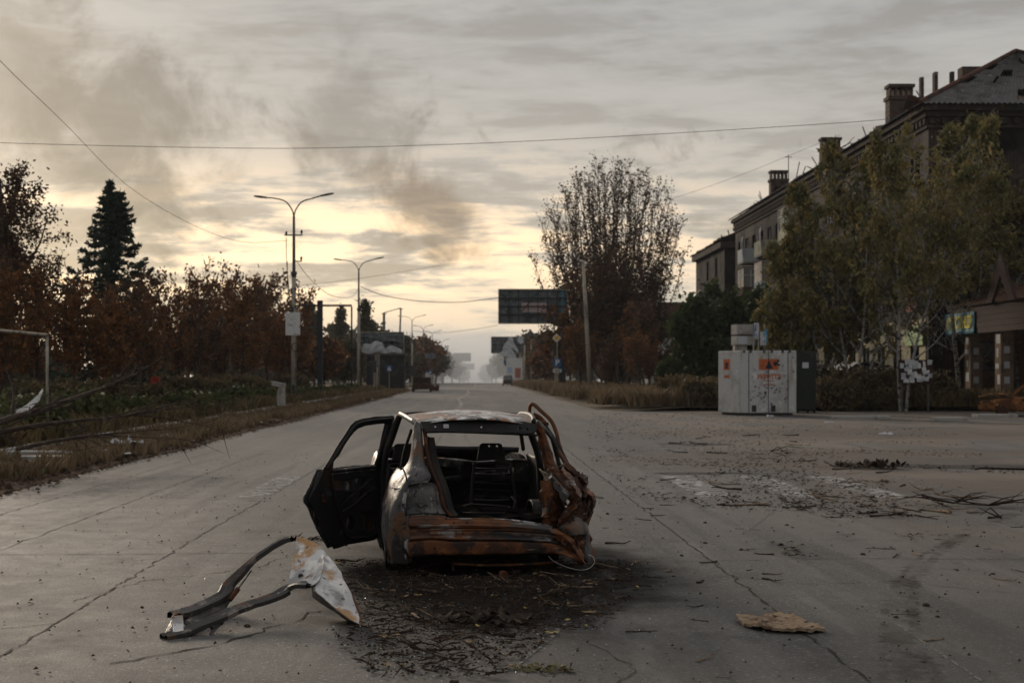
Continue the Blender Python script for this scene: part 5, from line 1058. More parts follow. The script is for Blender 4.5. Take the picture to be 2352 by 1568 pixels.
# notice board
t = thing('notice_board', 'notice board plastered with ripped papers beside the dark birch trunk', 'notice board', (gx(2103, 62.5), 62.5, 0)); zt, zl = gz(826, 62.5), gz(880, 62.5)
b = MB(); b.bb(-.74, .74, 0, .05, zl, zt); b.build('board', m_fascia, t); b = MB(); b.bb(-.62, -.54, .06, .14, 0, zt); b.bb(.54, .62, .06, .14, 0, zt); b.build('posts', m_metal, t)
for k in range(38):
    x, z = g_.uniform(-.64, .64), g_.uniform(zl+.08, zt-.08); w, h = g_.uniform(.14, .30), g_.uniform(.18, .36); b = MB(); q = [(x+w/2*math.cos(a)*g_.uniform(.8, 1.35), -.004-.002*k, z+h/2*math.sin(a)*g_.uniform(.8, 1.35)) for a in (.75, 2.35, 3.95, 5.5)]
    b.add(q, [(0, 1, 2, 3)]); b.build('torn_paper', (m_paper, m_white, m_bgrey)[k % 3], t, fix=False)
# totem sign behind the shelter
t = thing('totem_sign', 'grey two tier sign block on a concrete column behind the shelter', 'sign', (gx(1703, 66), 66, 0)); x0 = gx(1703, 66)
b = MB(); b.bb(gx(1688, 66)-x0, gx(1716, 66)-x0, 0, .5, 0, gz(790, 66)); b.build('column', m_conc, t)
for y0_, y1_, m_ in ((745, 768, m_conc), (771, 792, m_conc)): b = MB(); q = [(gx(1683, 66)-x0, .4), (gx(1691, 66)-x0, -.15), (gx(1734, 66)-x0, -.15), (gx(1742, 66)-x0, .4), (gx(1734, 66)-x0, .9), (gx(1691, 66)-x0, .9)]; b.prism(q, gz(y1_, 66), gz(y0_, 66)); b.build('sign_block', m_, t)
b = MB(); b.bb(gx(1693, 66)-x0, gx(1715, 66)-x0, -.17, -.152, gz(790, 66), gz(773, 66)); b.build('face', m_bgrey, t)
t = thing('torn_poster_stand', 'stand with tattered blue and white posters right of the totem sign', 'sign', (gx(1745, 66), 65.6, 0)); x0 = gx(1745, 66)
b = MB(); 
for px in (1727, 1738, 1752): b.tube([(gx(px, 66)-x0, 0, 0), (gx(px, 66)-x0, 0, gz(745, 66))], .04, 5)
b.build('posts', m_pole, t)
for px, y0_, y1_, w, m_ in ((1733, 742, 778, 12, m_paper), (1748, 762, 792, 14, m_paper), (1754, 757, 786, 9, mat('torn_blue_poster', (.10,.24,.34), rough=.8)), (1729, 745, 770, 6, m_blue)):
    rows = [[(gx(px-w/2+w*j/5, 66)-x0, -.06+.05*mnoise.noise(Vector((j*.7, i*.6, px))), gz(y0_+(y1_-y0_)*i/6+(2.5 if (i == 6 and j % 2) else 0), 66)) for j in range(6)] for i in range(7)]; b = MB(); b.grid(rows); b.build('torn_poster', m_, t, solid=.01)
# dark container beside the shelter
m_cont = mat('dark_green_steel', (.022,.028,.022), [((.04,.045,.036),2,.52,.62)], rough=.7)
t = thing('steel_container', 'tall dark green steel container right of the concrete shelter', 'container', (gx(1852, 61), 61, 0)); w = .38*2
b = MB(); b.bb(-.42, .42, 0, 1.4, .16, gz(810, 61)); b.build('body', m_cont, t, bevel=.02)
for x, y in ((-.36, .08), (.36, .08), (-.36, 1.3), (.36, 1.3)): b = MB(); b.bb(x-.05, x+.05, y-.05, y+.05, 0, .158); b.build('foot', m_cont, t)
b = MB(); b.bb(-.44, .44, -.03, 1.43, gz(810, 61), gz(806, 61)); b.build('lid', m_cont, t)
b = MB(); b.bb(-.17, .10, -.01, -.002, gz(845, 61), gz(832, 61)); b.build('sticker', m_paper, t)

# ---------------------------------------------------------------- concrete shelter
m_shel = mat('painted_concrete', (.42,.41,.395), [((.30,.27,.235),3.0,.54,.66,(1.5,1.5,.16)),((.33,.32,.30),1.3,.48,.62),((.52,.51,.495),3,.58,.68),((.22,.21,.195),4.5,.63,.70),((.30,.26,.20),2.2,.62,.70)], rough=.85, bump=.006, bscale=14)
m_org = mat('shelter_orange', (.40,.11,.045), [((.30,.09,.04),4,.5,.62)], rough=.8); m_navy = mat('sign_navy', (.018,.024,.045), rough=.7)
SY = 57.5; sx0, sx1, sxl = gx(1697, SY), gx(1829, SY), gx(1650, SY+1.3); ZT = gz(805, SY)
t = thing('bomb_shelter', 'pale modular concrete shelter with orange lettering and a warning triangle', 'shelter', (sx0, SY, 0)); wF = sx1-sx0; dl = sxl-sx0
b = MB(); q = [(0, 0), (wF, 0), (wF+.1, 2.2), (wF-.5, 3.0), (.2, 3.0), (dl, 1.3)]
b.prism(q, .10, ZT); b.build('wall', m_shel, t, bevel=.03)
b = MB(); q2 = [(.12, .12), (wF-.12, .12), (wF-.2, 2.7), (.3, 2.7), (dl+.15, 1.3)]; b.prism(q2, 0, .098); b.build('base', m_black, t)
b = MB(); S_ = lambda px: gx(px, SY)-sx0
for px in (1720, 1765, 1810): b.bb(S_(px)-.012, S_(px)+.012, -.012, .01, .12, ZT-.02)
b.build('panel_seams', m_navy, t)
for px in (1709, 1724, 1755, 1773, 1798, 1814): b = MB(); b.bb(S_(px)-.045, S_(px)+.045, -.015, .02, ZT-.09, ZT+.004); b.build('lifting_slot', m_black, t)
for px in (1732, 1776): b = MB(); b.bb(S_(px)-.09, S_(px)+.09, -.02, .02, .16, .42); b.build('fork_slot', m_black, t)
Zs = lambda py: gz(py, SY)
b = MB(); b.bb(S_(1743), S_(1788), -.008, -.002, Zs(849), Zs(824)); b.build('orange_panel', m_org, t)
b = MB(); b.add([(S_(1757.5), -.014, Zs(846)), (S_(1775.5), -.014, Zs(846)), (S_(1766.5), -.014, Zs(828))], [(0, 1, 2)]); b.build('warning_triangle', m_navy, t, solid=.006)
b = MB()
for pts in ([(1779, 829), (1783, 833), (1786, 837)], [(1776, 835), (1783, 833)], [(1786, 837), (1792, 838)], [(1783, 833), (1787, 831)], [(1783, 833), (1779, 840)]): b.tube([(S_(x), -.016, Zs(y)) for x, y in pts], .028, 5)
b.lathe((S_(1787.5), -.016, Zs(828.5)), [(.001, -.004), (.045, -.004), (.045, .004), (.001, .004)], 10, 'y'); b.build('running_figure', m_navy, t)
text('УКРИТТЯ', .262, m_org, t, (S_(1766), -.004, Zs(865.5)), (math.radians(90), 0, 0), sx=.80, bold=.010)
for y0_, w_, h_ in ((874.5, .46, .04), (882.5, .44, .06)):
    b = MB(); n = 9
    for k in range(n): x = S_(1766)-w_/2+w_*k/n; b.bb(x, x+w_/n*(.55+.3*(k % 2)), -.006, -.002, Zs(y0_)-h_/2, Zs(y0_)+h_/2)
    b.build('small_lettering', m_org, t)
# the chamfered side carries the same marks
an = math.atan2(1.3, -dl); ux, uy = dl/math.hypot(dl, 1.3), 1.3/math.hypot(dl, 1.3); nx_, ny_ = -uy*-1, ux*-1
def side(u0, u1, z0, z1, off, name, m_):
    nrm = Vector((-1.3, dl, 0)).normalized()
    if nrm.y > 0: nrm = -nrm
    P = [(ux*u+nrm.x*off, uy*u+nrm.y*off, z) for u, z in ((u0, z0), (u1, z0), (u1, z1), (u0, z1))]; b = MB(); b.add(P, [(0, 1, 2, 3)]); b.build(name, m_, t, solid=.004)
side(.62, 1.06, Zs(849), Zs(824), .006, 'side_orange_panel', m_org); side(.75, .92, Zs(846), Zs(832), .012, 'side_triangle', m_navy); side(.65, 1.0, Zs(868), Zs(861), .006, 'side_lettering', m_org)
g_ = random.Random(8)
b = MB()
for k in range(46):
    x, z = (S_(g_.uniform(1722, 1810)), Zs(g_.uniform(885, 930))) if k < 30 else (g_.uniform(.1, wF-.1), g_.uniform(.3, ZT-.2)); r = g_.uniform(.012, .05)
    b.add([(x+r*math.cos(a)*g_.uniform(.6, 1.3), -.0035, z+r*math.sin(a)*g_.uniform(.6, 1.5)) for a in [i*.898 for i in range(7)]], [tuple(range(7))])
b.build('shrapnel_scars', mat('chipped_concrete', (.13,.125,.12), rough=1), t, fix=False)
b = MB()
for k in range(26):
    x, z = S_(g_.choice([g_.uniform(1728, 1738), g_.uniform(1792, 1806), g_.uniform(1755, 1790)])), Zs(g_.uniform(822, 888)); r = g_.uniform(.03, .10)
    if S_(1743) < x < S_(1788) and Zs(884) < z: z = Zs(g_.uniform(852, 856))
    b = MB(); b.add([(x+r*math.cos(a)*g_.uniform(.5, 1.3), -.0055, z+r*.7*math.sin(a)*g_.uniform(.5, 1.3)) for a in [i*.898 for i in range(7)]], [tuple(range(7))]); b.build('pasted_scrap', m_paper, t, fix=False)
# ---------------------------------------------------------------- the wrecked hatchback
# car frame: x right, y forward, z up, origin under the middle of the tail; the nose points 6 degrees left of the road
CA = math.radians(6); CS, CC = math.sin(CA), math.cos(CA); OX, OY = .03, 11.5; KK = .3296/3267
def P3(zx, zy, y):
    """point of the car at forward distance y that was measured at (zx, zy) on the enlarged rear view"""
    a = (zx-1303.7)*KK; x = (a*(OY+y*CC)-OX+y*CS)/(CC-a*CS); Y = OY+x*CS+y*CC
    return (x, y, H-(zy-2)*KK*Y)
car = thing('burnt_car', 'burnt out hatchback wreck on the road with its left rear door open', 'car', (OX, OY, 0), CA)
def part(name, mb, m, solid=.004, parent=None, smooth=True, label=None, fix=True, bevel=0):
    o = mb.build(name, m, parent or car, smooth=smooth, solid=solid, fix=fix, bevel=bevel)
    if label: o['label'] = label
    return o
def plate(outer, holes, yf, h=12, amp=.004, seed=0, freq=6):
    yf_ = yf if callable(yf) else (lambda a, b: yf)
    def fn(a, b):
        p = Vector(P3(a, b, yf_(a, b))); n = mnoise.noise_vector(p*freq+Vector((seed, 0, 0))); return tuple(p+n*amp)
    vs, fs = raster_plate(outer, holes, h, fn); b = MB(); b.add(vs, fs); return b
def mir(b):
    c = MB(); c.v = [(-x, y, z) for x, y, z in b.v]; c.f = list(b.f); return c
def L3(rows, nr, nc, amp=.006, fr=5, seed=0, ridged=False): return crumple(loft([[P3(*p) for p in r] for r in rows], nr, nc), amp, fr, seed, ridged)
# roof skin: rises from the tail edge, crowned across
rows = []
for y, z, hw, cxo in ((.30, 1.250, .505, .012), (.36, 1.268, .515, .012), (.6, 1.293, .535, .008), (1.1, 1.312, .555, 0), (1.6, 1.292, .55, 0), (1.78, 1.272, .54, 0)):
    rows.append([(cxo+hw*t, y-.05*(1-t*t)*(y < .5), z-.038*abs(t)**2.6-.012*t*t) for t in (-1, -.93, -.8, -.5, -.2, .15, .45, .75, .92, 1)])
part('roof', MB().grid(crumple(loft(rows, 44, 46), .011, 2.6, 4, False)), m_roof, .004)
# tail header under the roof edge, with its bolt holes
hdr = [(925, 322), (1100, 312), (1400, 312), (1650, 322), (1742, 345), (1735, 395), (1700, 410), (1560, 404), (1300, 394), (1100, 388), (965, 394), (945, 370)]
part('tail_header', plate(hdr, [circ(1031, 357, 8), circ(1351, 363, 8), circ(1670, 378, 9), circ(1620, 372, 14, 9)], lambda a, b: .295-.0009*(b-320), 6, .004), m_dark, .006)
b = MB(); b.tube([P3(x, y, .23) for x, y in ((962, 396), (1100, 392), (1300, 398), (1560, 408), (1700, 415), (1742, 418))], .011, 6); part('header_lip', b, m_dark, 0)
b = MB(); b.box(P3(1105, 356, .25), (.045, .02, .032)); part('hinge_bracket', b, m_lid, 0, smooth=False, bevel=.004)
# left tail pillar sweeping from the roof to the lamp recess
pl = [[(878, 318, .34), (888, 318, .31), (905, 326, .285), (925, 340, .28), (938, 372, .30)],
      [(872, 400, .32), (882, 402, .27), (905, 405, .24), (925, 410, .23), (940, 420, .25)],
      [(865, 500, .32), (876, 505, .24), (905, 515, .19), (935, 520, .185), (950, 520, .21)],
      [(845, 600, .34), (862, 605, .20), (900, 615, .13), (945, 615, .12), (960, 612, .16)],
      [(790, 668, .36), (830, 662, .20), (890, 670, .08), (955, 672, .05), (985, 665, .09)],
      [(750, 720, .34), (795, 722, .16), (870, 725, .05), (960, 725, .03), (1000, 712, .07)],
      [(725, 790, .30), (765, 790, .12), (800, 782, .04), (880, 758, .02), (975, 748, .02)]]
part('left_tail_pillar', MB().grid(L3(pl, 44, 22, .005, 7, 1)), m_body, .004)
# inner rim of the opening on the left: the seal flange
fl = [(938, 372, .30), (948, 430, .27), (958, 520, .22), (975, 600, .16), (1000, 680, .10), (1030, 745, .06), (1050, 800, .04), (1068, 880, .02), (1090, 940, .01), (1130, 985, .0)]
r1 = [P3(*p) for p in fl]; r2 = [P3(a+22, b-4, y-.012) for a, b, y in fl]; r3 = [P3(a+26, b-4, y+.06) for a, b, y in fl]
part('opening_flange', MB().grid(loft([r1, r2, r3], 5, 46)), m_rust, .004)
b = MB(); r2 = [P3(a+40, b+4, y+.06) for a, b, y in fl[1:]]; r3 = [P3(a+75, b+4, y+.34) for a, b, y in fl[1:]]; part('inner_pillar_skin', MB().grid(crumple(loft([[P3(a+24, b-3, y+.06) for a, b, y in fl[1:]], r2, r3], 8, 40), .006, 6)), m_dark, .004)
# lamp recess, pale plate with a round hole
rec = [(838, 778), (880, 758), (975, 745), (1035, 752), (1048, 800), (1065, 880), (1085, 935), (1110, 968), (1040, 965), (960, 960), (850, 975), (832, 960), (826, 900), (822, 840)]
part('lamp_recess', plate(rec, [circ(930, 897, 13)], lambda a, b: .035+.03*math.exp(-((b-760)/40)**2)-.02*math.exp(-((b-970)/30)**2)+(.02 if 850 < a < 1040 else 0), 9, .005, 3), m_body, .004)
b = MB(); c0 = P3(930, 897, .05); b.lathe((c0[0], c0[1]-.01, c0[2]), [(.016, 0), (.026, -.004), (.027, .02), (.015, .02)], 18, 'y'); part('lamp_socket', b, m_body, 0, label='raised ring round the hole in the lamp recess')
# left quarter skin with the wheel arch cut out
Zs_ = [.10, .20, .30, .40, .50, .60, .68, .74, .79, .82]
W_ = {-.02: [.565, .575, .585, .59, .59, .585, .575, .565, .55, .54], .02: [.635, .65, .655, .66, .655, .64, .62, .595, .57, .555], .10: [.68, .70, .715, .72, .712, .68, .65, .62, .59, .57], .30: [.70, .73, .75, .75, .735, .70, .672, .64, .605, .585], .60: [.71, .745, .765, .762, .742, .708, .685, .655, .62, .60], .97: [.71, .745, .765, .765, .745, .712, .69, .66, .625, .605]}
ks = sorted(W_)
def flank_x(y, z):
    y = min(max(y, ks[0]), ks[-1]); i = max(k for k in range(len(ks)-1) if ks[k] <= y+1e-9); t = (y-ks[i])/(ks[i+1]-ks[i]); t = t if i > 1 else math.sqrt(max(t, 0))
    a, c = np.interp(z, Zs_, W_[ks[i]]), np.interp(z, Zs_, W_[ks[i+1]]); return float(a+(c-a)*t)
def flank(side, y0, y1, z0, z1, arch, name, m_, amp=.006, seed=0, h=.022, fx=flank_x, dent=None):
    outer = [(y0, z0), (y1, z0), (y1, z1), (y0, z1)]; holes = []
    if arch:
        ay, az, ar = arch; outer = [(y0, z0)]+[(ay-ar*math.cos(a), az+ar*math.sin(a)) for a in np.linspace(-.55 if z0 < az else 0, math.pi+.55 if z0 < az else math.pi, 22)]+[(y1, z0), (y1, z1), (y0, z1)]
    def fn(y, z):
        x = fx(y, z)
        if arch:
            d = math.hypot(y-arch[0], z-arch[1])-arch[2]; x += .022*math.exp(-(d/.035)**2)
        x -= .006*math.exp(-((z-.66)/.012)**2)
        p = Vector((side*x, y, z)); n = mnoise.noise_vector(p*4+Vector((seed, 0, 0)))*amp
        if dent: p.x += dent(y, z)
        return tuple(p+n)
    vs, fs = raster_plate(outer, holes, h, fn); b = MB(); b.add(vs, fs); return part(name, b, m_, .004)
flank(-1, -.02, .97, .10, .82, (.56, .23, .30), 'left_quarter_panel', m_body, seed=2)
b = MB(); b.tube([(-.695, .24, .02+.1), (-.71, .22, .12), (-.72, .24, .33)], .012, 5); part('arch_liner_rod', b, m_rust, 0)
# wheelhouse tubs
for s in (-1, 1):
    rows = [[(s*.50, .56-.33*math.cos(a), .23+.33*math.sin(a)) for a in np.linspace(-.3, math.pi+.3, 18)], [(s*.74, .56-.33*math.cos(a), .23+.33*math.sin(a)) for a in np.linspace(-.3, math.pi+.3, 18)]]
    part('wheelhouse', MB().grid(crumple(loft(rows, 8, 30), .006, 6)), m_dark, .004)
# ------- rear panel and bumper beam, dragged down at the right corner
cols = [(842, 985, 1262), (900, 975, 1262), (1000, 972, 1252), (1090, 985, 1250), (1140, 1000, 1250), (1300, 998, 1250), (1450, 1003, 1248), (1600, 1015, 1247), (1760, 1037, 1246), (1850, 1060, 1250), (1920, 1092, 1262), (1985, 1150, 1290), (2040, 1225, 1318), (2070, 1290, 1330)]
prof = [(0.0, .075), (.015, .02), (.05, -.005), (.13, -.012), (.24, -.018), (.30, .004), (.36, -.010), (.50, -.012), (.575, -.018), (.59, .012), (.635, .010), (.655, -.060), (.70, -.078), (.95, -.082), (1.0, -.055)]
rows = []
for f, dy in prof:
    r = []
    for i, (zx, za, zb_) in enumerate(cols):
        w = max(0, (zx-1840)/230); y = dy*(1-w*.6)-.06*w+.10*w*math.sin(f*7+i)
        r.append(P3(zx+(14*w*math.sin(f*11)), za+(zb_-za)*f, y))
    rows.append(r)
g = loft(rows, 70, 120); gq = []
for r in g:
    q = []
    for (x, y, z) in r:
        w = min(1, max(0, (x-.42)/.25)); n = mnoise.noise_vector(Vector((x, y, z))*7); n2 = mnoise.noise_vector(Vector((x, y*2, z))*2.6+Vector((4, 1, 2)))
        k = .004+.030*w; q.append((x+(n2.x)*k, y+n2.y*k*1.6+(abs(n.y)*-.02+n.x*.012)*w+n.y*.003, z+n2.z*k*.9))
    gq.append(q)
gi = int(len(gq)*.60)
part('rear_panel', MB().grid(gq[:gi+1]), m_rear, .004)
part('bumper_beam', MB().grid(gq[gi:]), m_rust, .005)
b = MB(); b.tube(curve([P3(x, y, .02) for x, y in ((850, 984), (960, 974), (1090, 984), (1140, 998), (1450, 1002), (1600, 1013), (1760, 1036), (1850, 1060))], 30), .007, 6); part('worn_top_lip', b, m_roof, 0)
b = MB(); b.tube([P3(x, y, -.016) for x, y in ((905, 1058), (1100, 1054), (1180, 1056))], .006, 5); b.tube([P3(x, y, -.018) for x, y in ((905, 1078), (1100, 1076), (1600, 1078), (1800, 1092))], .007, 5); b.tube([P3(x, y, -.022) for x, y in ((860, 1048), (1300, 1046), (1600, 1056), (1830, 1082))], .009, 5)
part('pressed_ribs', b, m_rear, 0)
for pp_, dd_ in ((P3(1025, 1098, -.022), (.085, .014, .030)), (P3(1165, 1105, -.02), (.008, .014, .035)), (P3(1182, 1105, -.02), (.008, .014, .035)), (P3(1240, 1102, -.022), (.05, .012, .028))): b = MB(); b.box(pp_, dd_); part('plate_bracket', b, m_rear, 0, smooth=False, bevel=.003)
for x, y in ((1105, 998), (1160, 1025), (1020, 1195), (1525, 1195), (1770, 1192), (1850, 1060), (1250, 1022), (1275, 1196)): c = P3(x, y, -.001); yb = -.088 if y > 1150 else -.012; b = MB(); b.lathe((c[0], yb, c[2]), [(.008, -.004), (.009, 0), (.008, .006)], 8, 'y'); part('bolt', b, m_dark, 0)
# left rear corner leg under the recess
lg = [[(712, 1030, .20), (760, 1012, .05), (800, 990, -.005), (845, 972, -.005)], [(720, 1100, .19), (765, 1090, .04), (805, 1080, -.015), (850, 1078, -.01)], [(742, 1190, .17), (775, 1185, .03), (815, 1180, -.02), (856, 1180, -.012)], [(775, 1270, .14), (795, 1272, .02), (835, 1270, -.01), (866, 1268, -.01)], [(800, 1306, .12), (820, 1312, .03), (845, 1306, .02), (868, 1300, .02)]]
part('left_corner_leg', MB().grid(L3(lg, 30, 18, .007, 7, 3)), m_body, .005)
b = MB(); b.tube([P3(x, y, .0) for x, y in ((800, 640), (826, 700), (838, 778), (824, 850), (832, 962), (846, 985))], .007, 5); part('panel_seam', b, m_body, 0)
# ------- crushed right rear corner
jr = random.Random(17)
def jag(rows, a): return [[tuple(c+jr.uniform(-a, a) for c in p) for p in r] for r in rows]
def tri(b):
    c = MB(); c.v = b.v
    for f in b.f: c.f += [f] if len(f) == 3 else ([(f[0], f[1], f[2]), (f[0], f[2], f[3])] if jr.random() < .5 else [(f[0], f[1], f[3]), (f[1], f[2], f[3])])
    return c
rp = [[(1700, 335, .36), (1730, 330, .33), (1765, 345, .31), (1775, 372, .33)], [(1738, 405, .33), (1765, 400, .29), (1800, 420, .27), (1812, 440, .31)], [(1755, 490, .30), (1785, 485, .25), (1822, 500, .24), (1838, 520, .29)], [(1785, 600, .26), (1815, 590, .20), (1850, 600, .20), (1868, 615, .27)], [(1820, 700, .20), (1855, 680, .12), (1905, 690, .13), (1925, 700, .22)], [(1880, 790, .10), (1915, 765, .02), (1970, 770, .02), (1995, 780, .12)], [(1950, 865, .02), (1985, 840, -.06), (2020, 845, -.05), (2038, 860, .05)], [(1995, 915, -.02), (2015, 915, -.07), (2036, 905, -.05), (2040, 895, .03)]]
part('right_tail_pillar', tri(MB().grid(jag(L3(rp, 26, 6, .010, 6, 6, False), .007))), m_rust, .005, smooth=False, label='bent rusty right tail pillar')
cq = [[(1870, 630, .34), (1925, 650, .30), (1985, 690, .33), (2040, 735, .38), (2066, 770, .50)],
      [(1900, 690, .20), (1960, 700, .16), (2010, 730, .24), (2060, 790, .26), (2095, 820, .45)],
      [(1960, 770, .10), (1990, 790, .03), (2045, 800, .16), (2090, 830, .14), (2122, 870, .40)],
      [(1990, 840, .04), (2030, 850, -.05), (2065, 880, .10), (2110, 900, .08), (2124, 930, .38)],
      [(1940, 920, .10), (1985, 930, -.06), (2045, 940, .04), (2090, 960, .02), (2108, 985, .36)],
      [(1905, 1000, .02), (1950, 985, -.10), (2010, 1010, -.04), (2085, 1030, .03), (2096, 1060, .34)],
      [(1886, 1050, .00), (1960, 1070, -.05), (2020, 1090, -.08), (2070, 1100, .02), (2108, 1120, .30)],
      [(1930, 1110, .00), (1985, 1130, -.07), (2040, 1160, -.06), (2095, 1180, .02), (2114, 1200, .28)],
      [(1975, 1190, -.02), (2020, 1210, -.08), (2070, 1230, -.03), (2100, 1240, .03), (2118, 1270, .25)],
      [(2010, 1280, .00), (2050, 1300, -.06), (2085, 1290, -.02), (2112, 1285, .03), (2122, 1296, .22)]]
part('crushed_right_quarter', tri(MB().grid(jag(L3(cq, 22, 11, .030, 4.2, 9, False), .017))), m_rust, .004, smooth=False, label='crushed and folded rusty right rear quarter')
for k, (pp, m_) in enumerate((([(1885, 645, .3), (1925, 632, .26), (1968, 665, .24), (2010, 700, .3), (2050, 728, .34)], m_rust), ([(2030, 700, .3), (2075, 745, .2), (2058, 800, .12), (2068, 850, .08)], m_rust), ([(1900, 655, .18), (1950, 720, .02), (1985, 780, -.02), (2030, 850, -.10)], m_rear), ([(2060, 800, .2), (2112, 850, .12), (2128, 905, .2), (2105, 960, .1)], m_rear), ([(1880, 1045, .0), (1935, 985, -.10), (1990, 930, -.12), (2010, 905, -.06)], m_rust), ([(1870, 1100, .0), (1930, 1130, -.10), (1990, 1200, -.12), (2050, 1290, -.10)], m_rust), ([(1800, 620, .26), (1840, 700, .16), (1890, 770, .04), (1950, 850, -.05)], m_body))):
    c_ = curve([P3(*p) for p in pp], 12); q = []
    for i, p in enumerate(c_): w = .035+.025*jr.random(); q.append([(p[0]-w*.3+jr.uniform(-.006, .006), p[1]+.02, p[2]-w), (p[0]+jr.uniform(-.012, .012), p[1]-.03-.02*jr.random(), p[2]), (p[0]+w*.6, p[1]+.01*jr.random(), p[2]+w*.5)])
    part('torn_strip', tri(MB().grid(q)), m_, .003, smooth=False)
cg = [[(1890, 1020, .05), (1960, 985, -.02), (2040, 1000, -.03), (2090, 1040, .1)], [(1885, 1065, -.02), (1950, 1050, -.12), (2030, 1060, -.10), (2094, 1080, .05)], [(1930, 1115, -.02), (1980, 1115, -.13), (2040, 1110, -.11), (2080, 1120, .02)]]
part('lamp_plate', MB().grid(L3(cg, 20, 26, .010, 6, 3)), m_body, .004, label='grey bent lamp plate on the crushed corner')
lf_ = [[(2085, 1100, .00), (2098, 1095, .02), (2108, 1110, .06)], [(2075, 1200, -.04), (2095, 1190, -.02), (2112, 1200, .06)], [(2060, 1275, -.05), (2090, 1270, -.06), (2118, 1275, .02)], [(2068, 1306, -.04), (2092, 1306, -.05), (2116, 1298, .02)]]
part('torn_skin_flap', MB().grid(L3(lf_, 24, 10, .010, 9, 3)), m_body, .004)
rw_ = [[(1762, 742, .16), (1800, 738, .12), (1850, 752, .14), (1892, 790, .22)], [(1768, 820, .14), (1812, 815, .06), (1862, 830, .10), (1915, 860, .2)], [(1770, 900, .14), (1815, 900, .04), (1870, 910, .09), (1940, 930, .2)], [(1768, 980, .12), (1810, 985, .05), (1860, 990, .07), (1920, 1000, .18)], [(1765, 1035, .10), (1810, 1045, .05), (1850, 1055, .06), (1890, 1060, .14)]]
part('right_inner_panel', tri(MB().grid(jag(L3(rw_, 13, 7, .018, 8, 5, False), .011))), m_rust, .004, smooth=False)
ff = [[(1885, 1010, .02), (1900, 1030, -.03), (1935, 1040, -.02)], [(1930, 960, .02), (1960, 985, -.06), (1985, 985, -.02)], [(1975, 925, .02), (1995, 945, -.05), (2008, 950, -.01)]]
part('folded_strip', MB().grid(L3(ff, 16, 8, .008, 8, 2)), m_rust, .004)
# lower side beyond the crushed corner
def rfx(y, z): return flank_x(y, z)+.02
flank(1, .35, .97, .12, .80, (.60, .23, .28), 'right_quarter_panel', m_rust, .02, 5, fx=rfx, dent=lambda y, z: .05*math.exp(-((y-.45)/.2)**2))
# buckled door frames sticking up on the right
def strip(pts, w, name, m_, th=.004, n=40, seed=0):
    c = [Vector(P3(*p)) for p in pts]; c = [Vector(p) for p in curve([tuple(v) for v in c], n)]; rows = []
    for i, p in enumerate(c):
        d = (c[min(i+1, n-1)]-c[max(i-1, 0)]).normalized(); s = d.cross(Vector((0, 1, .15))).normalized(); q = p+Vector(mnoise.noise_vector(p*6+Vector((seed, 0, 0))))*.008
        rows.append([tuple(q-s*w/2+Vector((0, .03, 0))), tuple(q-s*w*.38), tuple(q+s*w*.38), tuple(q+s*w/2+Vector((0, .03, 0)))])
    return part(name, MB().grid(rows), m_, th)
strip([(1694, 300, 1.15), (1690, 245, 1.15), (1695, 210, 1.12), (1715, 203, 1.1), (1765, 240, 1.0), (1840, 315, .9), (1875, 400, .8), (1895, 490, .7), (1940, 590, .6), (1990, 685, .5)], .030, 'buckled_door_frame', m_rust, seed=1)
strip([(1712, 275, 1.1), (1760, 300, 1.05), (1800, 345, 1.0), (1800, 330, .98)], .045, 'buckled_door_frame', m_rust, seed=2, n=20)
strip([(1745, 320, .55), (1790, 370, .52), (1850, 440, .48), (1890, 520, .46), (1935, 600, .42), (1960, 650, .4)], .036, 'right_gutter', m_body, seed=3)
strip([(1800, 350, .62), (1870, 450, .58), (1915, 545, .52), (1950, 620, .5)], .020, 'window_channel', m_dark, seed=4, n=24)
strip([(1850, 440, .5), (1880, 560, .5), (1895, 620, .45), (1935, 660, .42)], .035, 'window_channel', m_dark, seed=5, n=24)
# ------- roof rails, pillars, screen header
def rail(pts, r, name='roof_rail', m_=None, n=26): b = MB(); b.tube(curve(pts, n), [r]*n, 8, flat=(0, 0, 1)); return part(name, b, m_ or m_dark, 0)
for s in (-1, 1):
    rail([(s*.50, .32, 1.235), (s*.535, .6, 1.26), (s*.562, 1.1, 1.275), (s*.555, 1.6, 1.255), (s*.60, 1.9, 1.15), (s*.70, 2.38, .90)], (.024, .020), 'roof_rail', m_body if s < 0 else m_dark)
    rail([(s*.57, 1.32, 1.26), (s*.63, 1.34, 1.08), (s*.70, 1.36, .86), (s*.72, 1.38, .5), (s*.72, 1.38, .18)], (.030, .045), 'b_pillar' if False else 'centre_pillar')
    b = MB(); b.tube([(s*.71, .95, .15), (s*.71, 2.5, .15)], (.05, .05) if False else .055, 8); part('sill', b, m_dark, 0)
b = MB(); b.tube(curve([(-.56, 1.72, 1.245), (-.3, 1.78, 1.262), (.3, 1.78, 1.262), (.56, 1.72, 1.245)], 14), [(.028, .016)]*14, 6, flat=(0, 0, 1)); part('screen_header', b, m_dark, 0)
rail([P3(862, 385, .62), P3(840, 450, .70), P3(812, 540, .80), P3(790, 655, .90)], (.020, .012), 'quarter_window_bar', m_dark, 16)
rows = [[P3(775, 668, .92), P3(800, 662, .7), P3(838, 655, .45), P3(868, 640, .30)], [P3(768, 690, .92), P3(790, 690, .7), P3(820, 690, .45), P3(850, 690, .28)]]
part('quarter_window_sill', MB().grid(loft(rows, 4, 16)), m_body, .01)
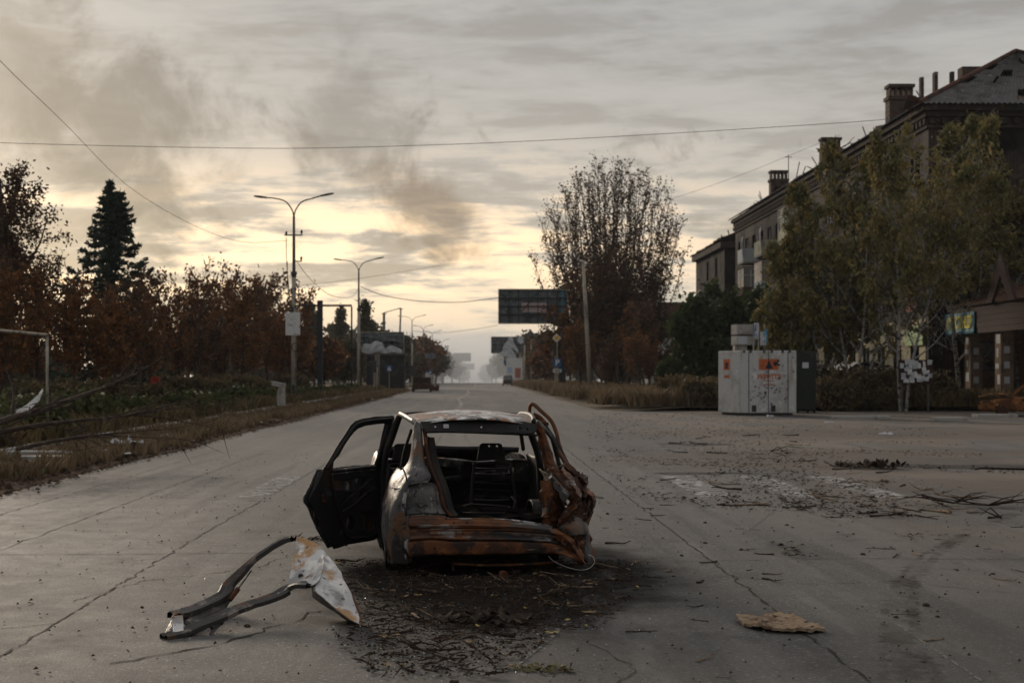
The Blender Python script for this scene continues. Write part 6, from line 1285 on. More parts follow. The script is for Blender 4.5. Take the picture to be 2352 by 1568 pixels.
# ------- floor, load bay, cowl
b = MB(); b.grid(crumple([[(x, y, .17) for x in np.linspace(-.68, .68, 14)] for y in np.linspace(.9, 3.0, 20)], .015, 4)); part('floor_pan', b, m_soot, .004)
bay = [[(x, y, .455-.30*max(0, (y-.95)/.1) if y > .95 else .455+.012*math.sin(x*26)*(abs(x) < .45)) for x in np.linspace(-.60, .60, 40)] for y in np.linspace(.03, 1.05, 26)]
part('load_floor', MB().grid(crumple(bay, .010, 5)), m_soot, .004)
b = MB(); b.box((-.09, .55, .49), (.12, .3, .05)); b.box((.22, .5, .485), (.3, .26, .035), rz=.1); b.box((-.22, .62, .50), (.10, .06, .09)); part('scorched_box_frame', b, m_soot, 0, smooth=False, bevel=.01)
b = MB(); b.tube([(-.1, .35, .475), (.25, .33, .47), (.33, .6, .50), (0, .66, .52), (-.15, .5, .49)], .010, 5); b.tube([(.34, .45, .46), (.37, .47, .56), (.34, .5, .6)], .012, 5); part('bent_rods', b, m_dark, 0)
cowl = [(660, 600), (700, 585), (1000, 574), (1060, 578), (1200, 588), (1300, 603), (1400, 600), (1480, 586), (1660, 588), (1800, 600), (1800, 735), (1440, 735), (1300, 730), (1180, 735), (1030, 735), (690, 715)]
part('dashboard_frame', plate(cowl, [circ(727, 643, 23, 25), [(1045, 634), (1176, 640), (1182, 704), (1046, 708)], [(1312, 626), (1440, 606), (1456, 660), (1320, 672)], circ(1200, 690, 9, 6), circ(1560, 660, 20, 26)], lambda a, b: 2.28+.0005*(b-600)+.02*math.sin(a*.02), 11, .012, 4, 7), m_body, .006, label='grey scorched dashboard frame with two square openings')
b = MB(); b.tube([P3(x, y, 2.27) for x, y in ((680, 588), (1000, 576), (1060, 580), (1200, 590), (1300, 605), (1400, 602), (1480, 588), (1660, 590), (1800, 602))], .010, 5); part('cowl_lip', b, m_roof, 0)
fw = [(640, 716), (1820, 736), (1800, 1000), (700, 1000)]; part('firewall', plate(fw, [], 2.42, 30, .015), m_soot, .004)
rows = [[(x*(1+.0*y), y, z) for x in np.linspace(-.66, .66, 14)] for y, z in ((2.42, .885), (2.5, .90), (2.8, .875), (3.3, .80), (3.62, .72), (3.7, .60))]
part('bonnet', MB().grid(crumple(loft(rows, 26, 26), .016, 2.5, 2)), m_dark, .004)
b = MB(); c_ = curve([(-.66, 2.42, .90), (-.3, 2.45, .915), (.05, 2.44, .900), (.35, 2.45, .90), (.66, 2.42, .89)], 14); b.tube(c_, [(.03, .02)]*14, 6, flat=(0, 0, 1)); part('scuttle', b, m_dark, 0)
def ffx(y, z): return float(np.interp(z, [.1, .3, .55, .7, .8, .86], [.71, .75, .775, .76, .73, .69]))-.10*max(0, (y-3.3)/.5)**2
for s in (-1, 1): flank(s, 2.40, 3.72, .14, .84, (3.02, .24, .31), 'front_wing', m_body, .01, 8+s, .03, fx=ffx)
b = MB(); b.grid(crumple([[(x, 3.74-.06*(x/.66)**2, z) for x in np.linspace(-.66, .66, 12)] for z in np.linspace(.15, .66, 8)], .012, 4)); part('front_panel', b, m_dark, .004)
def dfx(y, z): return float(np.interp(z, [.12, .3, .55, .7, .85], [.715, .75, .775, .765, .725]))
flank(1, 1.40, 2.38, .14, .86, None, 'right_front_door', m_dark, .008, 4, .03, fx=dfx); flank(1, .97, 1.38, .14, .84, None, 'right_rear_door', m_rust, .02, 4, .03, fx=dfx); flank(-1, 1.42, 2.38, .14, .86, None, 'left_front_door', m_dark, .008, 4, .03, fx=dfx)
# ------- seat frames
def seat(cx0, name_y=1.28, recl=0.0):
    s = MB(); y = name_y
    s.tube(curve([(cx0-.21, y-.10, .40), (cx0-.19, y-.04, .62), (cx0-.165, y, .78), (cx0-.14, y+.01, .825), (cx0+.14, y+.01, .825), (cx0+.165, y, .78), (cx0+.19, y-.04, .62), (cx0+.21, y-.10, .40)], 30), .014, 6)
    for z in (.785, .735, .50): s.tube([(cx0-.16, y-.005, z), (cx0, y+.01, z-.008), (cx0+.16, y-.005, z)], .009, 5)
    for k in range(4): s.tube([(cx0-.17, y, .72-k*.06), (cx0+.17, y, .70-k*.06)], .004, 4)
    o = part('seat_frame', s, m_dark, 0)
    b = MB(); out = [(cx0-.14, .86), (cx0-.115, 1.0), (cx0-.09, 1.012), (cx0+.06, 1.012), (cx0+.085, 1.0), (cx0+.12, .86)]
    vs, fs = raster_plate(out, [circ(cx0-.03, .985, .010, n=10), circ(cx0+.04, .985, .010, n=10)], .008, lambda a, c: (a, y-.02+.03*math.cos(a*4), c)); b.add(vs, fs); b.build('headrest_plate', m_dark, o, smooth=True, solid=.03)
    b = MB(); b.grid(crumple([[(cx0+x, y+.02+yy, .34+.03*math.sin(yy*7)) for x in np.linspace(-.2, .2, 8)] for yy in np.linspace(0, .45, 10)], .02, 6)); b.tube([(cx0-.2, y, .3), (cx0-.2, y+.45, .3)], .015, 5); b.tube([(cx0+.2, y, .3), (cx0+.2, y+.45, .3)], .015, 5); b.build('seat_base', m_dark, o)
seat(.265); seat(-.50, 1.30)
b = MB(); b.tube(curve([P3(x, y, 2.0) for x, y in ((860, 690), (880, 640), (930, 620), (985, 650), (1000, 705), (960, 745), (900, 740), (862, 700))], 20), .012, 6); part('steering_wheel_rim', b, m_dark, 0)
# underside: axle, tank, exhaust
b = MB(); b.tube([(-.62, .58, .24), (.62, .58, .24)], .045, 8); part('rear_axle', b, m_dark, 0)
b = MB(); b.box((.1, .45, .22), (.8, .5, .18)); part('scorched_tank', b, m_dark, 0, smooth=False, bevel=.04)
b = MB(); b.tube([P3(1150, 1300, .12), P3(1155, 1360, .05)], .012, 6); b.tube(curve([(-.2, .02, .10), (.1, .0, .085), (.45, .02, .09), (.7, .05, .10)], 14), .012, 6); part('hanging_stay', b, m_rust, 0)
# ------- wheels: bare rims
def wheel(x, y, z=.20, lean=0.0):
    s = -1 if x < 0 else 1; b = MB(); b.lathe((x, y, z), [(.188, -.075), (.20, -.07), (.196, -.06), (.175, -.05), (.165, 0), (.175, .05), (.196, .06), (.20, .07), (.188, .075), (.165, .06), (.155, 0), (.165, -.06)], 28, 'x'); o = part('wheel', b, m_dark, 0)
    b = MB(); b.lathe((x+s*.02, y, z), [(.02, -.02), (.06, .03), (.11, .025), (.15, -.01), (.16, -.03), (.10, -.04)], 24, 'x'); b.build('rim_disc', m_body, o, smooth=True)
    b = MB(); b.lathe((x-s*.05, y, z), [(.02, -.03), (.11, -.03), (.11, .03), (.02, .03)], 20, 'x'); b.build('brake_drum', m_rust, o, smooth=True)
wheel(-.655, .56); wheel(.655, .58); wheel(-.66, 3.02); wheel(.66, 3.02)
# loop of wire trailing from the crushed corner
b = MB(); b.tube(curve([P3(x, y, -.1) for x, y in ((1820, 1260), (1850, 1290), (1930, 1330), (2030, 1355), (2100, 1345), (2138, 1305), (2130, 1265), (2095, 1250))], 36), .0028, 4); part('trailing_wire', b, m_lid, 0)
# ------- open left rear door, seen from inside
DH = (640.0, 1.36); DT = (155.0, .70)
def dy_(a, b=0): return DT[1]+(a-DT[0])/(DH[0]-DT[0])*(DH[1]-DT[1])
def D3(a, b, off=0.0):
    p = Vector(P3(a, b, dy_(a))); u = (Vector(P3(640, b, dy_(640)))-Vector(P3(155, b, dy_(155)))); u.z = 0; u.normalize(); n = Vector((u.y, -u.x, 0)); return tuple(p+n*off)
out = [(738, 281), (600, 290), (520, 303), (472, 318), (440, 348), (395, 420), (340, 500), (290, 590), (250, 655), (215, 735), (185, 790), (165, 825), (153, 850), (155, 885), (185, 930), (212, 1000), (240, 1060), (285, 1140), (320, 1210), (360, 1200), (420, 1180), (600, 1150), (640, 1130), (645, 640), (668, 560), (700, 440), (730, 330)]
win = [(678, 338), (600, 344), (545, 352), (492, 370), (462, 400), (430, 442), (395, 495), (358, 555), (320, 600), (314, 656), (450, 640), (604, 622), (625, 560), (645, 490), (662, 410)]
def door_plate(outer, holes, off, h, amp, seed): 
    def fn(a, b):
        p = Vector(D3(a, b, off)); return tuple(p+mnoise.noise_vector(p*7+Vector((seed, 0, 0)))*amp)
    vs, fs = raster_plate(outer, holes, h, fn); q = MB(); q.add(vs, fs); return q
inner_holes = [win, [(318, 728), (400, 735), (560, 700), (575, 760), (500, 800), (330, 800)], [(420, 830), (520, 790), (560, 830), (500, 900), (430, 930)], [(395, 1000), (450, 980), (475, 1040), (455, 1085), (405, 1075)], [(520, 960), (590, 950), (600, 1060), (560, 1090), (525, 1070)]]
door = part('open_rear_door', door_plate(out, inner_holes, .0, 9, .005, 1), m_dark, .006, label='charred left rear door hanging wide open')
b = door_plate([(x, y) for x, y in out if y > 600]+[(604, 622), (450, 640), (314, 656)] if False else [(250, 655), (215, 735), (185, 790), (153, 850), (155, 885), (185, 930), (212, 1000), (240, 1060), (285, 1140), (320, 1210), (420, 1180), (600, 1150), (640, 1130), (645, 640), (604, 622), (450, 640), (314, 656)], [], -.075, 14, .008, 2); b.build('outer_skin', m_body, door, smooth=True, solid=.004)
def door_tube(pts, r, name, m_, off=.012, n=None): q = MB(); c_ = [D3(a, b_, off) for a, b_ in pts]; q.tube(curve(c_, n) if n else c_, r, 6, flat=(0, 1, 0)); return q.build(name, m_, door, smooth=True)
door_tube([(735, 300), (600, 312), (520, 325), (478, 338), (450, 362), (405, 432), (350, 512), (300, 598), (268, 650)], [(.020, .012)]*9, 'window_frame_tube', m_dark, .012)
door_tube([(690, 345), (668, 430), (648, 510), (628, 580), (612, 640)], .014, 'window_frame_tube', m_dark, .006)
door_tube([(310, 665), (450, 650), (606, 632)], [(.020, .012)]*3, 'belt_rail', m_body, .010)
door_tube([(300, 690), (450, 672), (606, 655)], .008, 'belt_rail', m_body, .016)
door_tube([(300, 690), (320, 830), (360, 980), (400, 1110), (440, 1135), (560, 1125), (625, 1085)], [(.012, .008)]*7, 'pressed_edge', m_dark, .012)
door_tube([(560, 715), (500, 790), (420, 850), (370, 900)], .009, 'window_winder_arm', m_dark, .02)
door_tube([(380, 945), (450, 905), (560, 800), (600, 780)], .011, 'window_winder_arm', m_dark, .02)
door_tube([(310, 760), (400, 805), (500, 780), (570, 720)], .0035, 'door_cable', m_black, .03, 18)
door_tube([(255, 680), (220, 770), (195, 850), (225, 920), (270, 1020), (330, 1130), (370, 1190)], [(.010, .030)]*7, 'door_shut_face', m_dark, -.03)
b = MB(); 
for zy in (838, 872): c_ = D3(238 if zy < 850 else 246, zy, .010); b.box(c_, (.040, .02, .030), rz=-.7)
b.build('latch', m_rust, door, bevel=.004)
door_tube([(735, 285), (760, 282), (745, 300), (735, 330)], .010, 'bent_frame_tip', m_lid, .0)
b = MB(); b.box((-.735, 1.36, .70), (.03, .04, .07)); b.box((-.735, 1.36, .35), (.03, .04, .07)); b.build('hinge', m_dark, door)
b = MB(); b.tube([P3(735, 515, 1.0), P3(750, 520, 1.0), P3(748, 548, 1.0)], .006, 5); part('latch_striker', b, m_dark, 0)

# ---------------------------------------------------------------- torn-off tailgate lying in front
def T3(zx, zy, Y): return at(315.8+zx*.2441, 1177+zy*.2441, Y)
tg = thing('tailgate', 'torn off pale rusty tailgate with empty window frame lying on the road', 'tailgate', (-1.1, 9.4, 0))
def T(rows): return [[tuple(a-c for a, c in zip(T3(*p), (-1.1, 9.4, 0))) for p in r] for r in rows]
A = [[(1492, 225, 9.9), (1520, 228, 9.9), (1600, 258, 9.88), (1690, 300, 9.84), (1738, 345, 9.80)],
     [(1478, 330, 9.84), (1510, 335, 9.83), (1600, 360, 9.79), (1690, 385, 9.72), (1752, 400, 9.68)],
     [(1462, 450, 9.74), (1495, 455, 9.72), (1590, 475, 9.66), (1680, 500, 9.58), (1752, 470, 9.55)],
     [(1440, 570, 9.64), (1475, 575, 9.62), (1570, 590, 9.55), (1650, 600, 9.47), (1735, 560, 9.44)],
     [(1412, 690, 9.54), (1450, 690, 9.52), (1530, 680, 9.46), (1640, 692, 9.38), (1705, 640, 9.36)]]
g = loft(T(A), 40, 40); g = crumple(g, .005, 9, 2)
B2 = [[(1738, 345, 9.80), (1780, 400, 9.72), (1850, 480, 9.62), (1900, 545, 9.55), (1925, 590, 9.52)],
      [(1752, 400, 9.68), (1800, 480, 9.60), (1870, 570, 9.52), (1950, 670, 9.45), (1985, 720, 9.44)],
      [(1752, 470, 9.55), (1800, 570, 9.48), (1890, 690, 9.42), (1990, 800, 9.38), (2045, 850, 9.37)],
      [(1735, 560, 9.44), (1770, 670, 9.38), (1870, 800, 9.33), (1990, 920, 9.31), (2085, 960, 9.30)],
      [(1640, 692, 9.38), (1690, 760, 9.30), (1820, 870, 9.24), (1960, 985, 9.22), (2080, 1045, 9.22)]]
B2[3][0] = (1720, 590, 9.42); B2[4][0] = (1660, 700, 9.37)
g2 = crumple(loft(T(B2), 44, 44), .006, 8, 5)
pb = MB(); pb.grid(g); o1 = pb.build('upper_panel', m_lid, tg, smooth=True, solid=.004)
o1['label'] = 'ash white upper face with a rust stain'
pb = MB(); pb.grid(g2); pb.build('lower_panel', m_lid, tg, smooth=True, solid=.004)
# the inner frame behind the skin and the dark underside edge
U = [[(1640, 700, 9.37), (1690, 770, 9.30), (1820, 880, 9.24), (1960, 992, 9.22), (2080, 1052, 9.22)], [(1640, 760, 9.55), (1700, 820, 9.48), (1840, 920, 9.40), (1960, 1010, 9.34), (2070, 1065, 9.28)], [(1650, 800, 9.7), (1720, 850, 9.62), (1850, 930, 9.52), (1970, 1010, 9.42), (2060, 1066, 9.34)]]
pb = MB(); pb.grid(crumple(loft(T(U), 10, 30), .006, 8)); pb.build('inner_frame', m_ltrim, tg, smooth=True, solid=.006)
pb = MB(); pb.tube(curve([tuple(a-c for a, c in zip(T3(*p), (-1.1, 9.4, 0))) for p in ((1925, 590, 9.52), (1985, 720, 9.44), (2050, 850, 9.37), (2090, 960, 9.30), (2105, 1060, 9.22), (2080, 1060, 9.22))], 20), .008, 6); pb.build('folded_hem', m_rust, tg, smooth=True)
pb = MB(); pb.lathe(tuple(a-c for a, c in zip(T3(1537, 597, 9.555), (-1.1, 9.4, 0))), [(.001, -.003), (.018, -.003), (.018, .003), (.001, .003)], 14, 'y'); pb.build('lock_hole', m_black, tg)
def arm(pts, w, h_, name, m_, n=44, seed=0, amp=.006):
    c_ = curve([tuple(a-c for a, c in zip(T3(*p), (-1.1, 9.4, 0))) for p in pts], n); q = MB(); vv = []
    for i in range(n):
        p = Vector(c_[i]); d = (Vector(c_[min(i+1, n-1)])-Vector(c_[max(i-1, 0)])).normalized(); s = d.cross(Vector((0, 0, 1))).normalized(); up = s.cross(d).normalized()
        j = mnoise.noise_vector(p*9+Vector((seed, 0, 0)))*amp; f = w[0]+(w[1]-w[0])*i/(n-1) if isinstance(w, tuple) else w
        prof_ = [(-.5, 0), (-.5, .7), (-.32, 1), (-.1, .62), (.12, .62), (.34, 1), (.5, .7), (.5, 0)]
        vv.append([tuple(p+j+s*u*f+up*v*h_) for u, v in prof_]+[tuple(p+j+s*-.5*f)])
    q.grid(vv); return q.build(name, m_, tg, smooth=False, solid=.003)
arm([(1640, 700, 9.40), (1530, 700, 9.44), (1430, 730, 9.46), (1340, 790, 9.42), (1180, 850, 9.34), (1000, 905, 9.25), (830, 980, 9.10), (640, 1060, 8.98), (430, 1150, 8.85), (245, 1195, 8.75)], (.14, .09), .035, 'lower_window_post', m_ltrim, seed=1)
arm([(1475, 265, 9.95), (1400, 285, 9.98), (1300, 335, 10.0), (1160, 425, 10.0), (1020, 550, 9.98), (870, 690, 9.9), (820, 780, 9.82), (740, 835, 9.72), (600, 900, 9.5), (440, 960, 9.25), (350, 990, 9.1)], (.09, .10), .04, 'upper_window_post', m_ltrim, seed=2)
# deep channel beam along the glass header
rows = T([[(860, 700, 9.9), (800, 800, 9.8), (640, 880, 9.5), (430, 945, 9.2)], [(880, 790, 9.85), (830, 870, 9.72), (650, 960, 9.45), (430, 1000, 9.15)], [(850, 880, 9.7), (800, 920, 9.6), (640, 990, 9.35), (440, 1055, 9.1)], [(800, 930, 9.55), (740, 950, 9.45), (620, 1010, 9.28), (440, 1070, 9.0)]])
q = MB(); q.grid(crumple(loft(rows, 14, 30), .008, 8)); q.build('header_channel', m_ltrim, tg, smooth=True, solid=.005)
rows = T([[(322, 985, 9.0), (370, 975, 9.02), (425, 965, 9.05)], [(325, 1050, 8.92), (372, 1045, 8.93), (428, 1040, 8.95)], [(330, 1125, 8.82), (375, 1122, 8.83), (432, 1110, 8.85)]])
q = MB(); q.grid(crumple(loft(rows, 16, 12), .004, 12)); q.build('end_plate', m_lid, tg, smooth=True, solid=.004)
rows = T([[(318, 985, 9.02), (345, 935, 9.05), (385, 915, 9.1), (432, 960, 9.08)], [(322, 990, 8.98), (350, 965, 9.0), (400, 945, 9.04), (432, 970, 9.04)]])
q = MB(); q.grid(loft(rows, 5, 12)); q.build('torn_corner', m_rust, tg, solid=.003)
rows = T([[(320, 1010, 9.0), (280, 1080, 8.92), (255, 1140, 8.84), (240, 1190, 8.77)], [(335, 1090, 8.88), (310, 1130, 8.84), (280, 1165, 8.80), (245, 1196, 8.76)], [(400, 1150, 8.86), (350, 1165, 8.82), (300, 1185, 8.79), (250, 1200, 8.75)]])
q = MB(); q.grid(loft(rows, 10, 14)); q.build('glass_remnant', m_body, tg, smooth=True, solid=.004)
def rod(pts, r, name, m_): q = MB(); q.tube([tuple(a-c for a, c in zip(T3(*p), (-1.1, 9.4, 0))) for p in pts], r, 8); return q.build(name, m_, tg, smooth=True)
rod([(1070, 545, 9.95), (950, 710, 9.8)], .006, 'gas_strut', m_ltrim); rod([(950, 710, 9.8), (930, 735, 9.79), (870, 820, 9.72)], [.017, .019, .016], 'gas_strut', m_rust)
rod([(970, 905, 9.2), (880, 975, 9.12), (780, 1035, 9.04)], .007, 'gas_strut', m_body); rod([(790, 1030, 9.05), (700, 1085, 8.96)], [.018, .016], 'gas_strut', m_ltrim)
rows = T([[(775, 1035, 9.04), (720, 1080, 8.97), (680, 1130, 8.90), (650, 1170, 8.84), (580, 1185, 8.80), (490, 1212, 8.73)], [(792, 1050, 9.02), (730, 1115, 8.92), (700, 1165, 8.86), (665, 1195, 8.80), (590, 1205, 8.76), (530, 1232, 8.69)]])
q = MB(); q.grid(loft(rows, 5, 26)); q.build('curled_strap', m_body, tg, smooth=True, solid=.004)
rod([(665, 1062, 9.0), (640, 1085, 8.95), (560, 1120, 8.9), (430, 1165, 8.82)], .007, 'bent_rod', m_ltrim)
# ---------------------------------------------------------------- other vehicles
m_sootcar = mat('burnt_brown_shell', (.045,.022,.014), [((.09,.035,.016),2.5,.5,.6),((.018,.015,.013),3.5,.52,.6)], rough=.8, metal=.1)
m_orange = mat('orange_rust_shell', (.16,.065,.022), [((.07,.03,.014),2.5,.47,.57),((.02,.014,.011),4,.52,.60),((.38,.20,.08),6,.6,.68)], rough=.8, bump=.005, bscale=20)
m_tyre = mat('tyre_rubber', (.018,.018,.018), rough=.9)
def small_car(name, label, cat, loc, rz, L_, Wd, Hh, bm_, gm, burnt=True, boxy=.0, wheels=True, lid=False):
    t = thing(name, label, cat, loc, rz); hw = Wd/2; hb = Hh*.58
    xs = [-1, -.98, -.9, -.5, 0, .5, .9, .98, 1]
    def sec(y, zb_, zt, w, top): # lower body cross-section
        return [(x*w*(1 if abs(x) > .93 else 1), y, z) for x, z in ((-.93, zb_), (-1, zb_+.08), (-1, zb_+(zt-zb_)*.65), (-.94, zt-.03), (-.7, zt), (0, zt+top), (.7, zt), (.94, zt-.03), (1, zb_+(zt-zb_)*.65), (1, zb_+.08), (.93, zb_))]
    ys = [(-L_/2, .32, hb*.86, hw*.90, .0), (-L_/2+.08, .22, hb*.95, hw*.97, .01), (-L_/2+.7, .18, hb, hw, .01), (-L_*.12, .18, hb*1.02, hw, 0), (L_*.16, .18, hb*1.0, hw, 0), (L_*.22, .18, hb*.98, hw, .03), (L_/2-.25, .2, hb*.88, hw*.96, .02), (L_/2, .28, hb*.78, hw*.86, .0)]
    b = MB(); rows = loft([sec(*a) for a in ys], 30, 30); rows = crumple(rows, .03 if burnt else .003, 2.2, L_); b.grid(rows); b.add(rows[0], [tuple(range(len(rows[0])))]); b.add(rows[-1], [tuple(range(len(rows[-1])))]); b.build('body', bm_, t, smooth=not burnt)
    r0, r1 = -L_/2+.35+boxy*-.1, L_*.10; z = Hh
    b = MB(); rr_ = [[(x*hw*.74, y, z-.05*abs(x)**3+(-.02 if y in (r0+.25, r1) else 0)) for x in xs] for y in (r0+.25, r0+.6, (r0+r1)/2, r1)]; b.grid(crumple(rr_, .03 if burnt else 0, 2, 3)); b.build('roof', bm_, t, solid=.03)
    for s in (-1, 1):
        for (ya, yb) in ((r0, r0+.3), ((r0+r1)/2, (r0+r1)/2), (L_*.24, r1)):
            b = MB(); b.tube([(s*hw*.92, ya, hb*.97), (s*hw*.74, yb, z-.04)], .035, 5); b.build('pillar', bm_, t)
    if not burnt:
        b = MB(); b.add([(-hw*.85, r0+.04, hb), (hw*.85, r0+.04, hb), (hw*.70, r0+.28, z-.08), (-hw*.70, r0+.28, z-.08)], [(0, 1, 2, 3)]); b.build('rear_window', gm, t)
        for s in (-1, 1):
            b = MB(); b.add([(s*hw*.89, r0+.05, hb), (s*hw*.89, L_*.22, hb), (s*hw*.735, r1, z-.08), (s*hw*.735, r0+.3, z-.08)], [(0, 1, 2, 3)]); b.build('side_window', gm, t)
            b = MB(); b.box((s*hw*.82, -L_/2-.01, hb*.74), (.14, .06, .2)); b.build('tail_light', m_sred, t)
    for y, nm in ((-L_/2-.04, 'rear_bumper'), (L_/2+.02, 'front_bumper')): b = MB(); b.box((0, y, .36), (Wd*.94, .14, .2)); b.build(nm, bm_ if burnt else m_black, t, bevel=.03)
    if lid: b = MB(); b.grid(crumple([[(x*hw*.93, -L_/2+.25-.03*k, hb+k*.15) for x in (-1, -.5, 0, .5, 1)] for k in range(5)], .05, 2)); b.build('raised_lid', bm_, t, solid=.03)
    if wheels:
        for s in (-1, 1):
            for y in (-L_*.31, L_*.31):
                b = MB(); r = .22 if burnt else .32; b.lathe((s*(hw-.10), y, r), [(r*.6, -.09), (r*.95, -.09), (r, -.05), (r, .05), (r*.95, .09), (r*.6, .09)], 18, 'x'); w = b.build('wheel', m_sootcar if burnt else m_tyre, t); b = MB(); b.lathe((s*(hw-.05), y, r), [(.01, 0), (r*.58, .0), (r*.58, .03), (.01, .03)], 14, 'x'); b.build('rim', m_metal, w)
    return t
small_car('burnt_van', 'burnt brown car shell with raised boot lid parked at the left roadside', 'car', (gx(967.5, 140), 142.2, 0), .02, 4.2, 1.92, 1.42, m_sootcar, m_pane, lid=True)
small_car('black_suv', 'black off-road car standing on the right lane far down the road', 'car', (gx(1166.5, 222), 224, 0), 0, 4.4, 1.62, 1.68, m_black, m_pane, burnt=False, boxy=1)
t = small_car('rusted_car', 'orange rusted burnt car shell at the right edge before the bus station', 'car', (gx(2290, 55)+2.05, 56.4, 0), math.radians(72), 4.1, 1.65, 1.30, m_orange, m_pane)
b = MB(); b.lathe((-.52, 2.04, .56), [(.01, -.06), (.10, -.06), (.11, .01), (.12, .02)], 14, 'y'); b.build('headlight_socket', m_black, t); b = MB(); b.lathe((.52, 2.04, .56), [(.01, -.06), (.10, -.06), (.11, .01), (.12, .02)], 14, 'y'); b.build('headlight_socket', m_black, t)
b = MB(); b.grid(crumple(loft([[(-.75, 1.0, .85), (0, 1.0, .9), (.75, 1.0, .86)], [(-.72, 1.6, .84), (0, 1.6, .9), (.72, 1.6, .82)], [(-.66, 2.12, .74), (0, 2.16, .78), (.66, 2.12, .72)]], 14, 14), .03, 3)); b.build('buckled_bonnet', m_orange, t, solid=.01)
b = MB(); b.grid(crumple([[(x, y, .35+.25*math.cos(x*1.6)*math.cos(y*1.4)) for x in np.linspace(-.4, .4, 9)] for y in np.linspace(-.6, .6, 9)], .14, 2.4, 3)); b.grid(crumple([[(-.4+.02*z, y, z) for y in np.linspace(-.6, .6, 8)] for z in np.linspace(0, .5, 5)], .1, 2)); b.grid(crumple([[(x, -.6, z) for x in np.linspace(-.4, .4, 8)] for z in np.linspace(0, .5, 5)], .1, 2))
tag(b.build('wreck_piece', m_sootcar, loc=(gx(999, 150), 150, 0), solid=.02), 'dark crumpled wreck piece lying beside the burnt car shell on the left', 'wreckage')

# ---------------------------------------------------------------- things lying about
def G(px, py): Y = F*H/(py-CY); return (gx(px, Y), Y)
def twig_mesh(seed, L_=1.0, r=.03, forks=2):
    g = random.Random(seed); b = MB(); p = [Vector((0, 0, .035))]; d = Vector((1, 0, 0))
    for i in range(7): d = (d+Vector((0, g.gauss(0, .16), g.gauss(0, .05)))).normalized(); q = p[-1]+d*L_/7; q.z = max(.02, q.z); p.append(q)
    c = sum(p, Vector())/len(p); c.z = 0; p = [q-c for q in p]
    b.tube(p, [r*(1-.6*i/7) for i in range(8)], 5)
    for k in range(forks):
        i = g.randint(2, 6); dd = (d+Vector((0, g.choice((-1, 1))*g.uniform(.5, 1.1), g.uniform(.0, .35)))).normalized(); l = g.uniform(.18, .45); b.tube([p[i], p[i]+dd*l*.5, p[i]+dd*l+Vector((0, 0, g.uniform(-.02, .03)))], [r*.5, r*.4, r*.2], 4)
    me = bpy.data.meshes.new('twig'); me.from_pydata(b.v, [], b.f); me.update(); return me
tw = []
for i in range(10):
    me = twig_mesh(100+i, 1.0, random.choice((.025, .035, .05)), (0, 1, 2, 2, 3, 0, 1, 4, 0, 2)[i]); me.materials.append(m_twig if i % 4 else m_twig2); tw.append(me)
def lump_mesh(seed, flat=.6):
    bm = bmesh.new(); bmesh.ops.create_icosphere(bm, subdivisions=2, radius=.5)
    for v in bm.verts: n = mnoise.noise_vector(v.co*2.2+Vector((seed, 0, 0))); v.co += n*.28; v.co.z = max(v.co.z*flat, -.12)+.12
    me = bpy.data.meshes.new('lump'); bm.to_mesh(me); bm.free(); return me
m_clod = mat('dark_clod', (.035,.027,.021), [((.075,.055,.04),6,.5,.62)], rough=1)
lumps = [lump_mesh(i*3.3) for i in range(5)]
for m_ in lumps: m_.materials.append(m_clod)
def leaf_mesh(seed):
    g = random.Random(seed); n = 10; out = []
    for i in range(n): a = 2*math.pi*i/n; r = .5*(1+.35*math.cos(3*a+seed))*(1 if i % 2 else .7); out.append((r*math.cos(a), r*.6*math.sin(a), .02+.14*abs(math.cos(a))*g.random()))
    b = MB(); b.add([(0, 0, .03)]+out, [(0, i+1, (i+1) % n+1) for i in range(n)]); me = bpy.data.meshes.new('leaf'); me.from_pydata(b.v, [], b.f); me.update(); return me
m_leafd = mat('dry_leaf', (.22,.145,.075), [((.11,.07,.04),5,.5,.6)], rough=.9); m_leafy = mat('yellow_leaf', (.34,.25,.09), rough=.9)
lfm = [leaf_mesh(i) for i in range(4)]
for i, m_ in enumerate(lfm): m_.materials.append(m_leafy if i == 2 else m_leafd)
def drop(name, me, x, y, s, label, cat, group, flat=False, z=0.0):
    o = bpy.data.objects.new(name, me); C.objects.link(o); o.location = (x, y, z); o.rotation_euler = (0, 0, random.uniform(0, 6.28)); o.scale = (s, s*random.uniform(.8, 1.2), s*random.uniform(.7, 1.1)); tag(o, label, cat, group); return o
random.seed(21)
def heap(n):            # the strewn patch behind and under the wreck
    out = []
    while len(out) < n:
        x, y = random.gauss(.08, .62), random.uniform(7.6, 12.4); w = .30+.78*min(1, max(0, (y-7.6)/3.2)) if y < 11.4 else 1.25
        if abs(x-.05) < w*1.15 and random.random() < .30+.7*(y-7.6)/4.8 and not (y > 11.4 and abs(x) < .3 and y < 12): out.append((x-(.25 if y < 9 else 0), y))
    return out
for i, (x, y) in enumerate(heap(120)): drop('twig', tw[i % 10], x, y, random.uniform(.10, .34), 'charred twig in the strewn burnt debris behind the wreck', 'twig', 'twigs in the debris behind the wreck')
n_ = 0
while n_ < 70:
    x, y = random.uniform(.9, 6.5), random.uniform(7.4, 20)
    if x < .4*y+.0 and y > 7.4: drop('twig', tw[n_ % 10], x, y, random.uniform(.07, .22), 'dark loose twig lying on the open asphalt right of the wreck', 'twig', 'twigs on the asphalt right of the wreck'); n_ += 1
n_ = 0
while n_ < 75:
    px, py = random.uniform(1500, 2352), random.uniform(985, 1190)
    x, y = G(px, py); cx_ = (py-985)*2.2+1560
    if abs(px-cx_) < 300+random.gauss(0, 60) and x > 3: drop('stick', tw[n_ % 10], x, y, random.uniform(.15, .55), 'dark broken stick among the litter on the right forecourt', 'stick', 'sticks littering the forecourt'); n_ += 1
